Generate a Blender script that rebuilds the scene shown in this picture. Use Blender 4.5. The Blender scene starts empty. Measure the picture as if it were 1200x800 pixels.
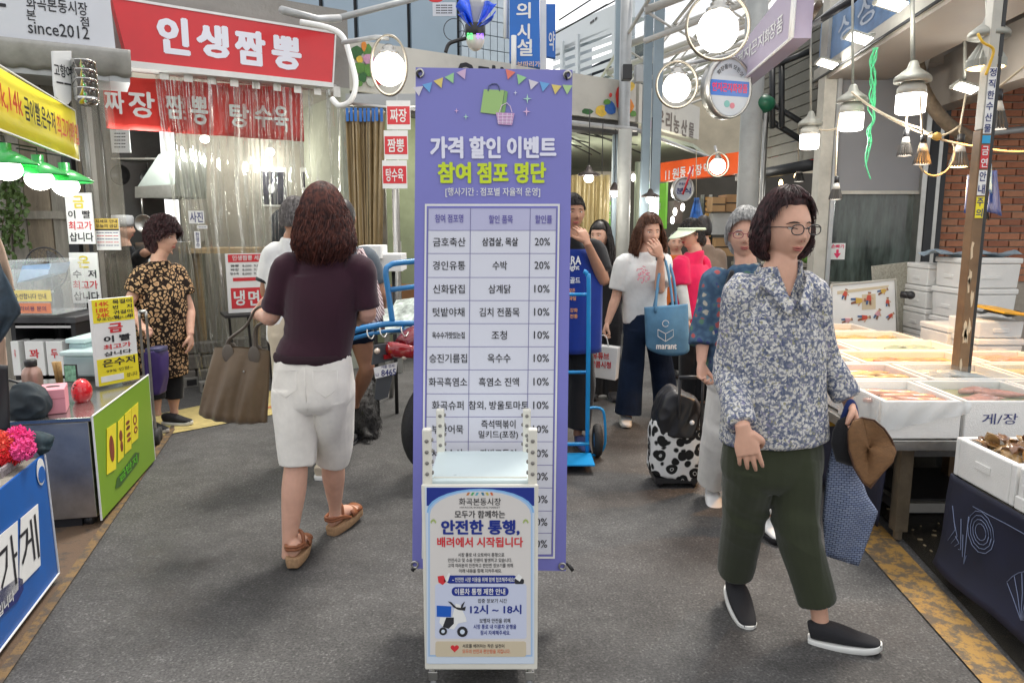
import bpy,bmesh,math,random
import numpy as np
from mathutils import Vector,Matrix,Euler
random.seed(7);np.random.seed(7)
SC = bpy.context.scene
COL = SC.collection
R = math.radians
V = Vector

# ------------------------------------------------------------------ camera
CAMH,PITCH,FPX = 1.5,R(9.0),857.0
cam_d = bpy.data.cameras.new('camera');cam = bpy.data.objects.new('camera',cam_d);COL.objects.link(cam)
cam_d.sensor_width = 36.0;cam_d.lens = 36.0*FPX/1200.0
cam_d.clip_start = 0.05;cam_d.clip_end = 2000
cam.location = (0,0,CAMH);cam.rotation_euler = (R(90) - PITCH,0,0)
SC.camera = cam

# ------------------------------------------------------------------ world and sun
W = bpy.data.worlds.new('World');SC.world = W;W.use_nodes = True
wn,wl = W.node_tree.nodes,W.node_tree.links
bg = wn['Background'];bg.inputs[1].default_value = 0.125
sky = wn.new('ShaderNodeTexSky');sky.sky_type = 'NISHITA';sky.sun_disc = False
SUN_EL,SUN_AZ = R(64),R(28)      # azimuth measured clockwise from +Y
sky.sun_elevation = SUN_EL;sky.sun_rotation = SUN_AZ;sky.air_density = 1.0;sky.dust_density = 2.5;sky.ozone_density = 1.0
tc = wn.new('ShaderNodeTexCoord');mp = wn.new('ShaderNodeMapping');mp.inputs['Scale'].default_value = (1.6,1.6,3.5)
no = wn.new('ShaderNodeTexNoise');no.inputs['Scale'].default_value = 2.2;no.inputs['Detail'].default_value = 6;no.inputs['Roughness'].default_value = .55
cr = wn.new('ShaderNodeValToRGB');cr.color_ramp.elements[0].position = .36;cr.color_ramp.elements[1].position = .56
mx = wn.new('ShaderNodeMixRGB');mx.inputs['Color2'].default_value = (10.5,10.3,10.0,1)
wl.new(tc.outputs['Generated'],mp.inputs[0]);wl.new(mp.outputs[0],no.inputs['Vector']);wl.new(no.outputs['Fac'],cr.inputs[0])
wl.new(cr.outputs[0],mx.inputs['Fac']);wl.new(sky.outputs[0],mx.inputs['Color1']);wl.new(mx.outputs[0],bg.inputs[0])
sd = bpy.data.lights.new('sun','SUN');sd.energy = 2.1;sd.angle = R(12);sd.color = (1,.95,.87)
sun = bpy.data.objects.new('sun',sd);COL.objects.link(sun)
_s = V((math.sin(SUN_AZ)*math.cos(SUN_EL),math.cos(SUN_AZ)*math.cos(SUN_EL),math.sin(SUN_EL)))
sun.rotation_euler = _s.to_track_quat('Z','Y').to_euler();sun.location = _s*30
SC.view_settings.view_transform = 'Standard';SC.view_settings.look = 'None';SC.view_settings.gamma = 1
SC.view_settings.exposure = 0.50
SC.cycles.use_denoising = True
SC.cycles.max_bounces = 8;SC.cycles.transparent_max_bounces = 24
SC.cycles.diffuse_bounces = 3;SC.cycles.glossy_bounces = 3
SC.cycles.caustics_reflective = False;SC.cycles.caustics_refractive = False;SC.cycles.sample_clamp_indirect = 4

# ------------------------------------------------------------------ geometry of the view, used to read positions off the photograph
def ray(px,py):
    u = (px - 600)/FPX;v = (400 - py)/FPX
    return V((u,math.cos(PITCH) + v*math.sin(PITCH),-math.sin(PITCH) + v*math.cos(PITCH)))
def P(px,py,y):                      # point at distance y
    d = ray(px,py);t = y/d.y
    return V((d.x*t,y,CAMH + d.z*t))
def G(px,py,z=0.0):                  # point at height z
    d = ray(px,py);t = (z - CAMH)/d.z
    return V((d.x*t,d.y*t,z))
class PL:                              # a vertical plane through A and B (plan view), n points away from the camera
    def __init__(s,A,B):
        s.A = V((A[0],A[1]));s.t = (V((B[0],B[1])) - s.A).normalized();s.n = V((-s.t.y,s.t.x))
    def off(s,k):
        a = s.A + s.n*k;return PL(a,a + s.t)
    def hit(s,px,py):
        d = ray(px,py);k = s.A.dot(s.n)/(d.x*s.n.x + d.y*s.n.y)
        return V((d.x*k,d.y*k,CAMH + d.z*k))
    def uz(s,px,py):
        h = s.hit(px,py);return ((h.xy - s.A).dot(s.t),h.z)
    def W(s,u,z,d=0.0):
        q = s.A + s.t*u + s.n*d;return V((q.x,q.y,z))
    def rect(s,x0,y0,x1,y1):       # pixel box -> u0, u1, z0, z1
        my = (y0 + y1)/2;mxx = (x0 + x1)/2
        return (s.uz(x0,my)[0],s.uz(x1,my)[0],s.uz(mxx,y1)[1],s.uz(mxx,y0)[1])
def front(y):return PL((0,y),(1,y))

# ------------------------------------------------------------------ materials
MATS = {}
def M(name,rgb=(.5,.5,.5),rough=.55,metal=0.,var=.12,scale=6.,bump=0.,bscale=60.,emit=0.,alpha=1.,trans=0.,spec=.5,sheen=0.,coat=0.,dirt=0.,ecol=None,stretch=None):
    if name in MATS:return MATS[name]
    m = bpy.data.materials.new(name);m.use_nodes = True;MATS[name] = m
    n,l = m.node_tree.nodes,m.node_tree.links;b = n['Principled BSDF']
    b.inputs['Roughness'].default_value = rough;b.inputs['Metallic'].default_value = metal
    b.inputs['Specular IOR Level'].default_value = spec
    if sheen:b.inputs['Sheen Weight'].default_value = sheen
    if coat:b.inputs['Coat Weight'].default_value = coat;b.inputs['Coat Roughness'].default_value = .12
    if alpha < 1:b.inputs['Alpha'].default_value = alpha
    if trans:b.inputs['Transmission Weight'].default_value = trans
    c = (*rgb,1)
    if emit:
        b.inputs['Emission Color'].default_value = (*(ecol or rgb),1);b.inputs['Emission Strength'].default_value = emit
    t = n.new('ShaderNodeTexCoord');vec = t.outputs['Object']
    if stretch:
        q = n.new('ShaderNodeMapping');q.inputs['Scale'].default_value = stretch;l.new(vec,q.inputs[0]);vec = q.outputs[0]
    if var:
        nz = n.new('ShaderNodeTexNoise');nz.inputs['Scale'].default_value = scale;nz.inputs['Detail'].default_value = 6;nz.inputs['Roughness'].default_value = .6
        l.new(vec,nz.inputs['Vector'])
        r = n.new('ShaderNodeMapRange');r.inputs[1].default_value = .3;r.inputs[2].default_value = .7;r.inputs[3].default_value = 1 - var;r.inputs[4].default_value = 1 + var*.7
        l.new(nz.outputs['Fac'],r.inputs[0])
        k = n.new('ShaderNodeVectorMath');k.operation = 'SCALE';k.inputs[0].default_value = rgb;l.new(r.outputs[0],k.inputs['Scale'])
        out = k.outputs[0]
        if dirt:
            n2 = n.new('ShaderNodeTexNoise');n2.inputs['Scale'].default_value = scale*.35 + 1.3;n2.inputs['Detail'].default_value = 8;n2.inputs['Roughness'].default_value = .7
            l.new(vec,n2.inputs['Vector'])
            r2 = n.new('ShaderNodeMapRange');r2.inputs[1].default_value = .5;r2.inputs[2].default_value = .72;r2.inputs[3].default_value = 0;r2.inputs[4].default_value = dirt
            l.new(n2.outputs['Fac'],r2.inputs[0])
            x = n.new('ShaderNodeMixRGB');x.inputs['Color2'].default_value = (.09,.07,.05,1);l.new(out,x.inputs['Color1']);l.new(r2.outputs[0],x.inputs['Fac']);out = x.outputs[0]
        l.new(out,b.inputs['Base Color'])
        rr = n.new('ShaderNodeMapRange');rr.inputs[3].default_value = max(.03,rough - .1);rr.inputs[4].default_value = min(1,rough + .12);l.new(nz.outputs['Fac'],rr.inputs[0]);l.new(rr.outputs[0],b.inputs['Roughness'])
    else:b.inputs['Base Color'].default_value = c
    if bump:
        nb = n.new('ShaderNodeTexNoise');nb.inputs['Scale'].default_value = bscale;nb.inputs['Detail'].default_value = 5;l.new(vec,nb.inputs['Vector'])
        bp = n.new('ShaderNodeBump');bp.inputs['Strength'].default_value = bump;bp.inputs['Distance'].default_value = .01;l.new(nb.outputs['Fac'],bp.inputs['Height']);l.new(bp.outputs[0],b.inputs['Normal'])
    return m
def nodes_of(m):return m.node_tree.nodes,m.node_tree.links,m.node_tree.nodes['Principled BSDF']
def ramp(n,stops,const=False):
    r = n.new('ShaderNodeValToRGB');e = r.color_ramp.elements
    if const:r.color_ramp.interpolation = 'CONSTANT'
    while len(e) < len(stops):e.new(.5)
    for i,(p,c) in enumerate(stops):e[i].position = p;e[i].color = (*c,1)
    return r
def lamp_mat(name,rgb,s):return M(name,rgb,.4,var=0,emit=s)

# ------------------------------------------------------------------ mesh builder
_txt = {}
TS = bpy.data.scenes.new('scratch')        # evaluating in a scratch scene keeps the script fast; it is removed at the end
def realise(o):
    vl = TS.view_layers[0];vl.update();return bpy.data.meshes.new_from_object(o.evaluated_get(vl.depsgraph))
def text_mesh(s,bold,light=False):
    k = s
    if k not in _txt:
        c = bpy.data.curves.new('lettering','FONT');c.body = s;c.size = 1;c.resolution_u = 2
        o = bpy.data.objects.new('lettering',c);TS.collection.objects.link(o);me = realise(o)
        vs = [v.co.copy() for v in me.vertices];fs = [tuple(p.vertices) for p in me.polygons]
        bpy.data.objects.remove(o);bpy.data.curves.remove(c);bpy.data.meshes.remove(me)
        _txt[k] = (vs,fs)
    vs,fs = _txt[k]
    if not bold:return vs,fs
    V2,F2 = [],[]                    # heavier weights: the glyph laid over itself a few times, each copy a hair deeper
    for i in range(8 if bold > .03 else 4):
        a = i*2*math.pi/(8 if bold > .03 else 4) + .39;b0 = len(V2);V2 += [V((v.x + bold*math.cos(a),v.y + bold*.8*math.sin(a),i*.00012)) for v in vs];F2 += [tuple(q + b0 for q in f) for f in fs]
    return V2,F2
class MB:
    def __init__(s):s.v = [];s.f = []
    def add(s,vs,fs):
        k = len(s.v);s.v += [V(a) for a in vs];s.f += [tuple(i + k for i in q) for q in fs];return s
    def box(s,c,d,rot=None):
        c = V(c);x,y,z = d[0]/2,d[1]/2,d[2]/2
        vs = [V(a) for a in ((-x,-y,-z),(x,-y,-z),(x,y,-z),(-x,y,-z),(-x,-y,z),(x,-y,z),(x,y,z),(-x,y,z))]
        if rot is not None:
            m = rot if isinstance(rot,Matrix) else Matrix.Rotation(rot,3,'Z');vs = [m @ a for a in vs]
        return s.add([a + c for a in vs],[(0,3,2,1),(4,5,6,7),(0,1,5,4),(1,2,6,5),(2,3,7,6),(3,0,4,7)])
    def pbox(s,pl,u0,u1,z0,z1,d0,d1):   # box in a plane's coordinates, d along its normal
        vs = [pl.W(u,z,d) for z in (z0,z1) for (u,d) in ((u0,d0),(u1,d0),(u1,d1),(u0,d1))]
        return s.add(vs,[(0,3,2,1),(4,5,6,7),(0,1,5,4),(1,2,6,5),(2,3,7,6),(3,0,4,7)])
    def pquad(s,pl,corners,d0,d1):          # four (u,z) corners -> slab
        return s.prism(pl,corners,d0,d1)
    def prism(s,pl,pts,d0,d1):
        n = len(pts);vs = [pl.W(u,z,d0) for u,z in pts] + [pl.W(u,z,d1) for u,z in pts]
        fs = [tuple(range(n)),tuple(range(2*n - 1,n - 1,-1))] + [(i,n + i,n + (i + 1) % n,(i + 1) % n) for i in range(n)]
        return s.add(vs,fs)
    def pxpoly(s,pl,pts,d0=-.004,d1=0.):    # polygon given in photo pixels on a plane
        return s.prism(pl,[pl.uz(*q) for q in pts],d0,d1)
    def disc(s,pl,u,z,r,d0,d1,n=28,rz=None):
        rz = rz or r
        return s.prism(pl,[(u + r*math.cos(a*2*math.pi/n),z + rz*math.sin(a*2*math.pi/n)) for a in range(n)],d0,d1)
    def ring(s,pl,u,z,r,w,d0,d1,n=28,rz=None):
        rz = rz or r;k = len(s.v);vs = []
        for i in range(n):
            a = i*2*math.pi/n;c,q = math.cos(a),math.sin(a)
            for (rr,r2,d) in ((r - w,rz - w,d0),(r,rz,d0),(r,rz,d1),(r - w,rz - w,d1)):vs.append(pl.W(u + rr*c,z + r2*q,d))
        fs = []
        for i in range(n):
            j = (i + 1) % n
            for a in range(4):b = (a + 1) % 4;fs.append((i*4 + a,i*4 + b,j*4 + b,j*4 + a))
        return s.add(vs,fs)
    def text(s,pl,st,box,d=-.002,bold=.015):   # box = u0,u1,z0,z1 : the lettering is stretched to fill it
        vs,fs = text_mesh(st,bold)
        if not vs:return s
        x0 = min(a.x for a in vs);x1 = max(a.x for a in vs);y0 = min(a.y for a in vs);y1 = max(a.y for a in vs)
        u0,u1,z0,z1 = box;y1 = max(y1,y0 + 1e-4)
        return s.add([pl.W(u0 + (a.x - x0)/(x1 - x0)*(u1 - u0),z0 + (a.y - y0)/(y1 - y0)*(z1 - z0),d - a.z) for a in vs],fs)
    def pxtext(s,pl,st,x0,y0,x1,y1,d=-.002,bold=.015):return s.text(pl,st,pl.rect(x0,y0,x1,y1),d,bold)
    def tube(s,path,r,n=8,cap=True,closed=False):
        path = [V(p) for p in path];rs = r if isinstance(r,(list,tuple)) else [r]*len(path)
        k = len(path);prev = None;vs = [];fs = []
        for i,p in enumerate(path):
            if closed:T = path[(i + 1) % k] - path[i - 1]
            else:T = path[min(i + 1,k - 1)] - path[max(i - 1,0)]
            T = T.normalized() if T.length > 1e-9 else V((0,0,1))
            if prev is None:S = T.orthogonal().normalized()
            else:S = (prev - T*prev.dot(T));S = S.normalized() if S.length > 1e-6 else T.orthogonal().normalized()
            prev = S;N = T.cross(S)
            for j in range(n):
                a = 2*math.pi*j/n;vs.append(p + (S*math.cos(a) + N*math.sin(a))*rs[i])
        for i in range(k if closed else k - 1):
            q = (i + 1) % k
            for j in range(n):fs.append((i*n + j,i*n + (j + 1) % n,q*n + (j + 1) % n,q*n + j))
        if cap and not closed:fs += [tuple(range(n - 1,-1,-1)),tuple(range((k - 1)*n,k*n))]
        return s.add(vs,fs)
    def lathe(s,prof,c,n=24,axis=None,cap=True):    # prof = [(r, h)], h along axis (default up)
        c = V(c);q = (V(axis).normalized().to_track_quat('Z','Y').to_matrix() if axis is not None else Matrix.Identity(3));vs = [];fs = []
        for (r,h) in prof:
            for j in range(n):
                a = 2*math.pi*j/n;vs.append(c + q @ V((r*math.cos(a),r*math.sin(a),h)))
        for i in range(len(prof) - 1):
            for j in range(n):fs.append((i*n + j,i*n + (j + 1) % n,(i + 1)*n + (j + 1) % n,(i + 1)*n + j))
        if cap:fs += [tuple(range(n - 1,-1,-1)),tuple(range((len(prof) - 1)*n,len(prof)*n))]
        return s.add(vs,fs)
    def ball(s,c,r,n=20,k=12,rot=None):
        r = (r,r,r) if isinstance(r,(int,float)) else r;c = V(c);vs = [];fs = []
        for i in range(k + 1):
            t = math.pi*i/k
            for j in range(n):
                a = 2*math.pi*j/n;q = V((r[0]*math.sin(t)*math.cos(a),r[1]*math.sin(t)*math.sin(a),r[2]*math.cos(t)))
                vs.append(c + (rot @ q if rot is not None else q))
        for i in range(k):
            for j in range(n):fs.append((i*n + j,(i + 1)*n + j,(i + 1)*n + (j + 1) % n,i*n + (j + 1) % n))
        return s.add(vs,fs)
    def grid(s,fn,nu,nv,closed=False):       # fn(a,b)->point, a,b in 0..1
        vs = [fn(i/nu,j/nv) for i in range(nu + 1) for j in range(nv + 1)]
        return s.add(vs,[(i*(nv + 1) + j,(i + 1)*(nv + 1) + j,(i + 1)*(nv + 1) + j + 1,i*(nv + 1) + j + 1) for i in range(nu) for j in range(nv)])
    def build(s,name,mat,parent=None,smooth=False,bevel=0.,org=None,solid=0.):
        if parent is not None:o0 = ROOT[parent.name]
        elif org is not None:o0 = V(org)
        else:
            xs = [a.x for a in s.v];ys = [a.y for a in s.v];zs = [a.z for a in s.v]
            o0 = V(((min(xs) + max(xs))/2,(min(ys) + max(ys))/2,min(zs)))
        me = bpy.data.meshes.new(name);me.from_pydata([tuple(a - o0) for a in s.v],[],s.f);me.update()
        return link(name,me,mat,parent,smooth,bevel,o0,solid)
ROOT = {}
def link(name,me,mat,parent,smooth,bevel,o0,solid=0.):
    for m in (mat if isinstance(mat,(list,tuple)) else [mat]):me.materials.append(m)
    if smooth:me.polygons.foreach_set('use_smooth',[True]*len(me.polygons))
    o = bpy.data.objects.new(name,me);COL.objects.link(o)
    if parent is not None:o.parent = parent
    else:o.location = o0
    ROOT[o.name] = o0
    if solid:q = o.modifiers.new('thickness','SOLIDIFY');q.thickness = solid;q.offset = 0
    if bevel:q = o.modifiers.new('bevel','BEVEL');q.width = bevel;q.segments = 2;q.limit_method = 'ANGLE';q.angle_limit = R(40)
    return o
def thing(name,label,cat,loc,group=None):
    o = bpy.data.objects.new(name,None);COL.objects.link(o);o.location = loc;o.empty_display_size = .1
    ROOT[o.name] = V(loc);o['label'] = label;o['category'] = cat
    if group:o['group'] = group
    return o
def tag(o,label,cat,group=None):
    o['label'] = label;o['category'] = cat
    if group:o['group'] = group
    return o
def struct(o):o['kind'] = 'structure';return o
def stuff(o):o['kind'] = 'stuff';return o
def dup(root,loc,label=None,rz=0.,sc=1.):
    r = root.copy();COL.objects.link(r);r.location = loc;r.rotation_euler = (0,0,rz);r.scale = (sc,)*3
    if label:r['label'] = label
    for ch in list(root.children):
        c = ch.copy();COL.objects.link(c);c.parent = r
        for g in list(ch.children):d = g.copy();COL.objects.link(d);d.parent = c
    return r
def point_light(loc,e,col=(1,.8,.55),r=.05,name='bulb_light',spot=None):
    l = bpy.data.lights.new(name,'SPOT' if spot else 'POINT');l.energy = e;l.color = col;l.shadow_soft_size = r
    if spot:l.spot_size = R(spot);l.spot_blend = .6
    o = bpy.data.objects.new(name,l);COL.objects.link(o);o.location = loc;return o
def catenary(a,b,sag,n=12):
    a,b = V(a),V(b);return [a.lerp(b,i/n) - V((0,0,sag*4*(i/n)*(1 - i/n))) for i in range(n + 1)]
def cat_rom(pts,sub):
    pts = [np.array(p,float) for p in pts];out = []
    for i in range(len(pts) - 1):
        p0,p1,p2,p3 = pts[max(i - 1,0)],pts[i],pts[i + 1],pts[min(i + 2,len(pts) - 1)]
        for k in range(sub):
            t = k/sub;out.append(.5*((2*p1) + (p2 - p0)*t + (2*p0 - 5*p1 + 4*p2 - p3)*t*t + (3*p1 - p0 - 3*p2 + p3)*t ** 3))
    out.append(pts[-1]);return out
def spline(pts,sub=5):return [V(p) for p in cat_rom([tuple(V(q)) for q in pts],sub)]

# common materials
WHITE = M('white_paint',(.78,.78,.76),.45,var=.06)
BLACK = M('black_plastic',(.02,.02,.022),.4,var=.1)
DARK = M('dark_metal',(.05,.05,.05),.45,.6)
STEEL = M('stainless_steel',(.5,.49,.46),.32,.9,.18,5,.08,90,dirt=.35)
GREYM = M('painted_grey_metal',(.42,.43,.43),.45,.3,.12,4,dirt=.3)
INK = M('black_ink',(.02,.02,.025),.6,var=0)
REDINK = M('red_ink',(.62,.03,.04),.5,var=0)
NAVYINK = M('navy_ink',(.02,.03,.16),.5,var=0)
CABLE = M('beige_cable',(.45,.38,.27),.6)
BCABLE = M('black_cable',(.03,.03,.03),.6)
PAPER = M('white_paper',(.8,.8,.78),.7,var=.04)
YEL = M('yellow_print',(.85,.72,.03),.5,var=.05)
FOAM = M('white_styrofoam',(.82,.81,.78),.7,var=.06,scale=9,bump=.4,bscale=220,dirt=.14)
GLASS = M('clear_acrylic',(.9,.95,.95),.06,var=0,alpha=.2,spec=.8)
# ------------------------------------------------------------------ figures
def loft(mb,pts,rad,ref,n=18,sub=4,sq=2.0):
    """tapering tube with elliptical sections; rad=(a along ref, b across)"""
    c = cat_rom([tuple(V(p)) for p in pts],sub);r = cat_rom([tuple(q) if isinstance(q,(tuple,list)) else (q,q) for q in rad],sub)
    c = [V(q) for q in c];k = len(c);vs = [];fs = [];ref = V(ref)
    for i in range(k):
        T = (c[min(i + 1,k - 1)] - c[max(i - 1,0)]).normalized();S = ref - T*ref.dot(T)
        S = S.normalized() if S.length > 1e-4 else T.orthogonal().normalized();N = T.cross(S)
        for j in range(n):
            a = 2*math.pi*j/n;ca,sa = math.cos(a),math.sin(a)
            ca = math.copysign(abs(ca) ** (2/sq),ca);sa = math.copysign(abs(sa) ** (2/sq),sa)
            vs.append(c[i] + S*ca*max(r[i][0],.001) + N*sa*max(r[i][1],.001))
    for i in range(k - 1):
        for j in range(n):fs.append((i*n + j,i*n + (j + 1) % n,(i + 1)*n + (j + 1) % n,(i + 1)*n + j))
    fs += [tuple(range(n - 1,-1,-1)),tuple(range((k - 1)*n,k*n))]
    mb.add(vs,fs)
def fnoise(co,f,seed,octs=2):
    r = np.random.RandomState(seed);out = np.zeros(len(co));amp = 1.
    for o in range(octs):
        for i in range(5):
            k = r.normal(size=3);k /= np.linalg.norm(k);w = r.normal(size=3);w /= np.linalg.norm(w)
            out += amp*np.sin(co @ k*f*(1 + .3*i) + r.rand()*6 + 1.6*np.sin(co @ w*f*.6 + r.rand()*6))/5
        f *= 2.1;amp *= .5
    return out
def remesh(mb,name,mat,parent,voxel=.005,smooth=3,disp=None,post=None):
    o0 = ROOT[parent.name]
    me = bpy.data.meshes.new('tmp');me.from_pydata([tuple(a - o0) for a in mb.v],[],mb.f);me.update()
    bm = bmesh.new();bm.from_mesh(me);bmesh.ops.recalc_face_normals(bm,faces=bm.faces);bm.to_mesh(me);bm.free()
    o = bpy.data.objects.new('tmp',me);TS.collection.objects.link(o)
    m = o.modifiers.new('r','REMESH');m.mode = 'VOXEL';m.voxel_size = voxel;m.use_smooth_shade = True
    if smooth:q = o.modifiers.new('s','SMOOTH');q.factor = .5;q.iterations = smooth
    r = realise(o)
    bpy.data.objects.remove(o);bpy.data.meshes.remove(me);r.name = name
    if disp is not None:
        n = len(r.vertices);co = np.empty(n*3);r.vertices.foreach_get('co',co);co = co.reshape(-1,3)
        nm = np.empty(n*3);r.vertices.foreach_get('normal',nm);nm = nm.reshape(-1,3)
        co = co + nm*disp(co)[:,None] + (post(co,nm) if post else 0);r.vertices.foreach_set('co',co.ravel());r.update()
    return link(name,r,mat,parent,True,0,o0)
def folds(amp,f=16,seed=1,vert=.35,creases=()):
    """cloth folds: ridged, stretched along z; creases=[(z, strength, freq)] bunch horizontally round elbows, knees and hips"""
    def fn(co):
        q = co*np.array([1,1,vert]);a = fnoise(q,f,seed,2);a = 1 - 2*np.abs(a)
        out = a*amp
        for (p,rr,st,fr) in creases:
            p = np.array(p);d = np.linalg.norm(co - p,axis=1);w = np.exp(-(d/rr) ** 2)
            out += w*st*.55*(1 - 2*np.abs(np.sin((co[:,2] + .5*co[:,0] + .05*fnoise(co,9,seed + 3,2))*fr*.4)))*(.4 + .6*fnoise(co,14,seed + 9,1))
        return out
    return fn

FACE = [  # x, z, sx, sz, amount pushed forward
    (0,-.024,.0125,.013,.019),(0,-.006,.009,.020,.011),(.013,-.030,.007,.007,.006),(0,.032,.045,.011,.004),
    (.032,.008,.015,.010,-.009),(.043,-.028,.018,.018,.004),(0,-.056,.022,.005,.006),(0,-.066,.018,.005,.006),(0,-.0605,.022,.0022,-.003),
    (0,-.076,.018,.006,-.004),(0,-.095,.020,.012,.008)]
def face_y(x,z,s=1.):
    x,z = x/s,z/s;q = 1 - (x/.074) ** 2 - (z/.115) ** 2;y = .092*.95*math.sqrt(max(q,.02))
    for (a,b,sx,sz,am) in FACE:
        for sg in ((1,-1) if a else (1,)):y += am*math.exp(-((x - a*sg)/sx) ** 2 - ((z - b)/sz) ** 2)
    return -y*s
def head_mesh(mb,c,Hm,s,wide=1.):
    vs = [];fs = [];n,k = 72,56
    for i in range(k + 1):
        t = math.pi*i/k;uz = math.cos(t)
        for j in range(n):
            a = 2*math.pi*j/n;ux,uy = math.sin(t)*math.cos(a),math.sin(t)*math.sin(a)
            x,y,z = .074*ux*wide,.092*uy,.115*uz
            if uz < 0:x *= 1 - .30*(-uz) ** 1.8
            if uy > 0 and uz < -.2:y *= 1 - .5*(-uz - .2)
            if uy < 0:
                y *= .95;w = min(1,-uy*2.5)
                for (fa,fb,sx,sz,am) in FACE:
                    for sg in ((1,-1) if fa else (1,)):y -= w*am*math.exp(-((x - fa*sg)/sx) ** 2 - ((z - fb)/sz) ** 2)
            vs.append(c + Hm @ (V((x,y,z))*s))
    for i in range(k):
        for j in range(n):fs.append((i*n + j,(i + 1)*n + j,(i + 1)*n + (j + 1) % n,i*n + (j + 1) % n))
    mb.add(vs,fs)
    for sg in (1,-1):
        rot = Hm @ Matrix.Rotation(R(18*sg),3,'Z')
        mb.ball(c + Hm @ (V((.075*sg*wide,.008,-.004))*s),(.009*s,.019*s,.031*s),12,8,rot)
def hand_mesh(mb,w,d,nrm,side,curl=.5,s=1.,spread=.16,thumb=.5):
    """w wrist, d towards the fingers, nrm out of the palm, side towards the thumb"""
    d = V(d).normalized();nrm = V(nrm);nrm = (nrm - d*nrm.dot(d)).normalized();side0 = V(side)
    sd_ = d.cross(nrm);sd_ = sd_ if sd_.dot(side0) > 0 else -sd_
    loft(mb,[w - d*.02*s,w + d*.012*s,w + d*.05*s,w + d*.085*s],[(.024*s,.018*s),(.027*s,.017*s),(.039*s,.0155*s),(.039*s,.012*s)],sd_,16,3,2.5)
    for i,(off,ln,r) in enumerate(((.030,.070,.0088),(.0102,.079,.0091),(-.0100,.073,.0088),(-.0295,.057,.0078))):
        dd = (d + sd_*(off/.03)*spread).normalized();p = w + d*(.078 - abs(off - .008)*.12)*s + sd_*off*s;cur = curl*(1 + .12*i);pts = [p - dd*.012*s,p];q = p;ang = 0
        for k,fr in enumerate((.45,.30,.25)):
            ang += cur*(.55 if k == 0 else .75);v = dd*math.cos(ang) + nrm*math.sin(ang);q = q + v*ln*fr*s;pts.append(q)
        loft(mb,pts,[(r*s,)*2,(r*s,)*2,(r*.93*s,)*2,(r*.85*s,)*2,(r*.62*s,)*2],sd_,10,3)
    b = w + d*.018*s + sd_*.022*s;t1 = b + (sd_*.8 + d*.9 + nrm*.35).normalized()*.04*s
    t2 = t1 + (sd_*.35*(1 - thumb) + d + nrm*(.3 + thumb)).normalized()*.032*s;t3 = t2 + (d - sd_*.3*thumb + nrm*(.2 + thumb*.9)).normalized()*.024*s
    loft(mb,[b,t1,t2,t3],[(.015*s,)*2,(.0125*s,)*2,(.0105*s,)*2,(.0075*s,)*2],d,10,3)
def strand_hair(mb,c,Hm,s,n,fn,r=.0016,seed=3,seg=10):
    rnd = random.Random(seed)
    for _ in range(n):
        pts = fn(rnd)
        if not pts:continue
        rr = r*rnd.uniform(.7,1.4);k = len(pts)
        mb.tube([c + Hm @ (V(p)*s) for p in pts],[rr*(1.1 if i < k - 1 else .25) for i in range(k)],3,False)
def cap_pt(az,th,k):            # az 0 = back of the head, th from crown
    x = .080*math.sin(th)*math.sin(az);y = .098*math.sin(th)*math.cos(az);z = .118*math.cos(th)
    return V((x*k,y*k + .004,z*k + .002))
def hair_cap(mb,c,Hm,s,vol=1.10,hairline=.055,low=-.07,side=-.02,seed=1,bump=.0,back=1.0):
    n,k = 56,40;vs = [];fs = [];rnd = random.Random(seed);ph = [rnd.uniform(0,6) for _ in range(6)]
    for i in range(k + 1):
        t = math.pi*i/k
        for j in range(n):
            a = 2*math.pi*j/n;ux,uy,uz = math.sin(t)*math.cos(a),math.sin(t)*math.sin(a),math.cos(t)
            x,y,z = .076*ux,.095*uy,.117*uz
            fr = 1/(1 + math.exp((uy + .18)*14))                      # 1 on the face side
            lim = hairline*fr + (1 - fr)*low + (side - low)*math.exp(-((uy + .1)/.25) ** 2)*(1 - fr)
            on = 1/(1 + math.exp(-(z - lim)*260));q = (vol + bump*(math.sin(14*ux + ph[0])*math.sin(13*uy + ph[1])*math.sin(12*uz + ph[2])))*on + .80*(1 - on)
            if uy > 0:y *= 1 + (back - 1)*uy
            vs.append(c + Hm @ (V((x*q,y*q + .004,z*q))*s))
    for i in range(k):
        for j in range(n):fs.append((i*n + j,(i + 1)*n + j,(i + 1)*n + (j + 1) % n,i*n + (j + 1) % n))
    mb.add(vs,fs)
def long_hair(az_min,az_max,z_end,r_end,vol=1.12,wave=.006,curl_in=.03,part=0.,thr=(1.35,1.75)):
    """strands from the crown that fall past the ears; azimuths az_min..az_max measured from the back"""
    def fn(rnd):
        sg = 1 if rnd.random() < .5 else -1
        az = sg*rnd.uniform(az_min,az_max);k = vol*rnd.uniform(.97,1.07);th1 = rnd.uniform(*thr);th0 = rnd.uniform(.05,1.1)
        az0 = az*rnd.uniform(.7,1) + part*.2;pts = []
        for i in range(6):
            f = i/5;pts.append(cap_pt(az0 + (az - az0)*f,th0 + (th1 - th0)*f,k))
        p = pts[-1];ze = z_end*rnd.uniform(.88,1.06);ph = rnd.uniform(0,6);m = 7;jit = rnd.uniform(-.012,.012)
        q = V((math.sin(az),math.cos(az),0))
        for i in range(1,m + 1):
            f = i/m;z = p.z + (ze - p.z)*f;rad = V((p.x,p.y,0)).length*(1 - f) + (r_end + jit)*f + .012*math.sin(f*3.1) - curl_in*max(0,f - .7) ** 2*8
            v = q*rad;pts.append(V((v.x + wave*math.sin(ph + f*9),v.y + wave*math.cos(ph*1.3 + f*8),z)))
        return pts
    return fn
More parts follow.
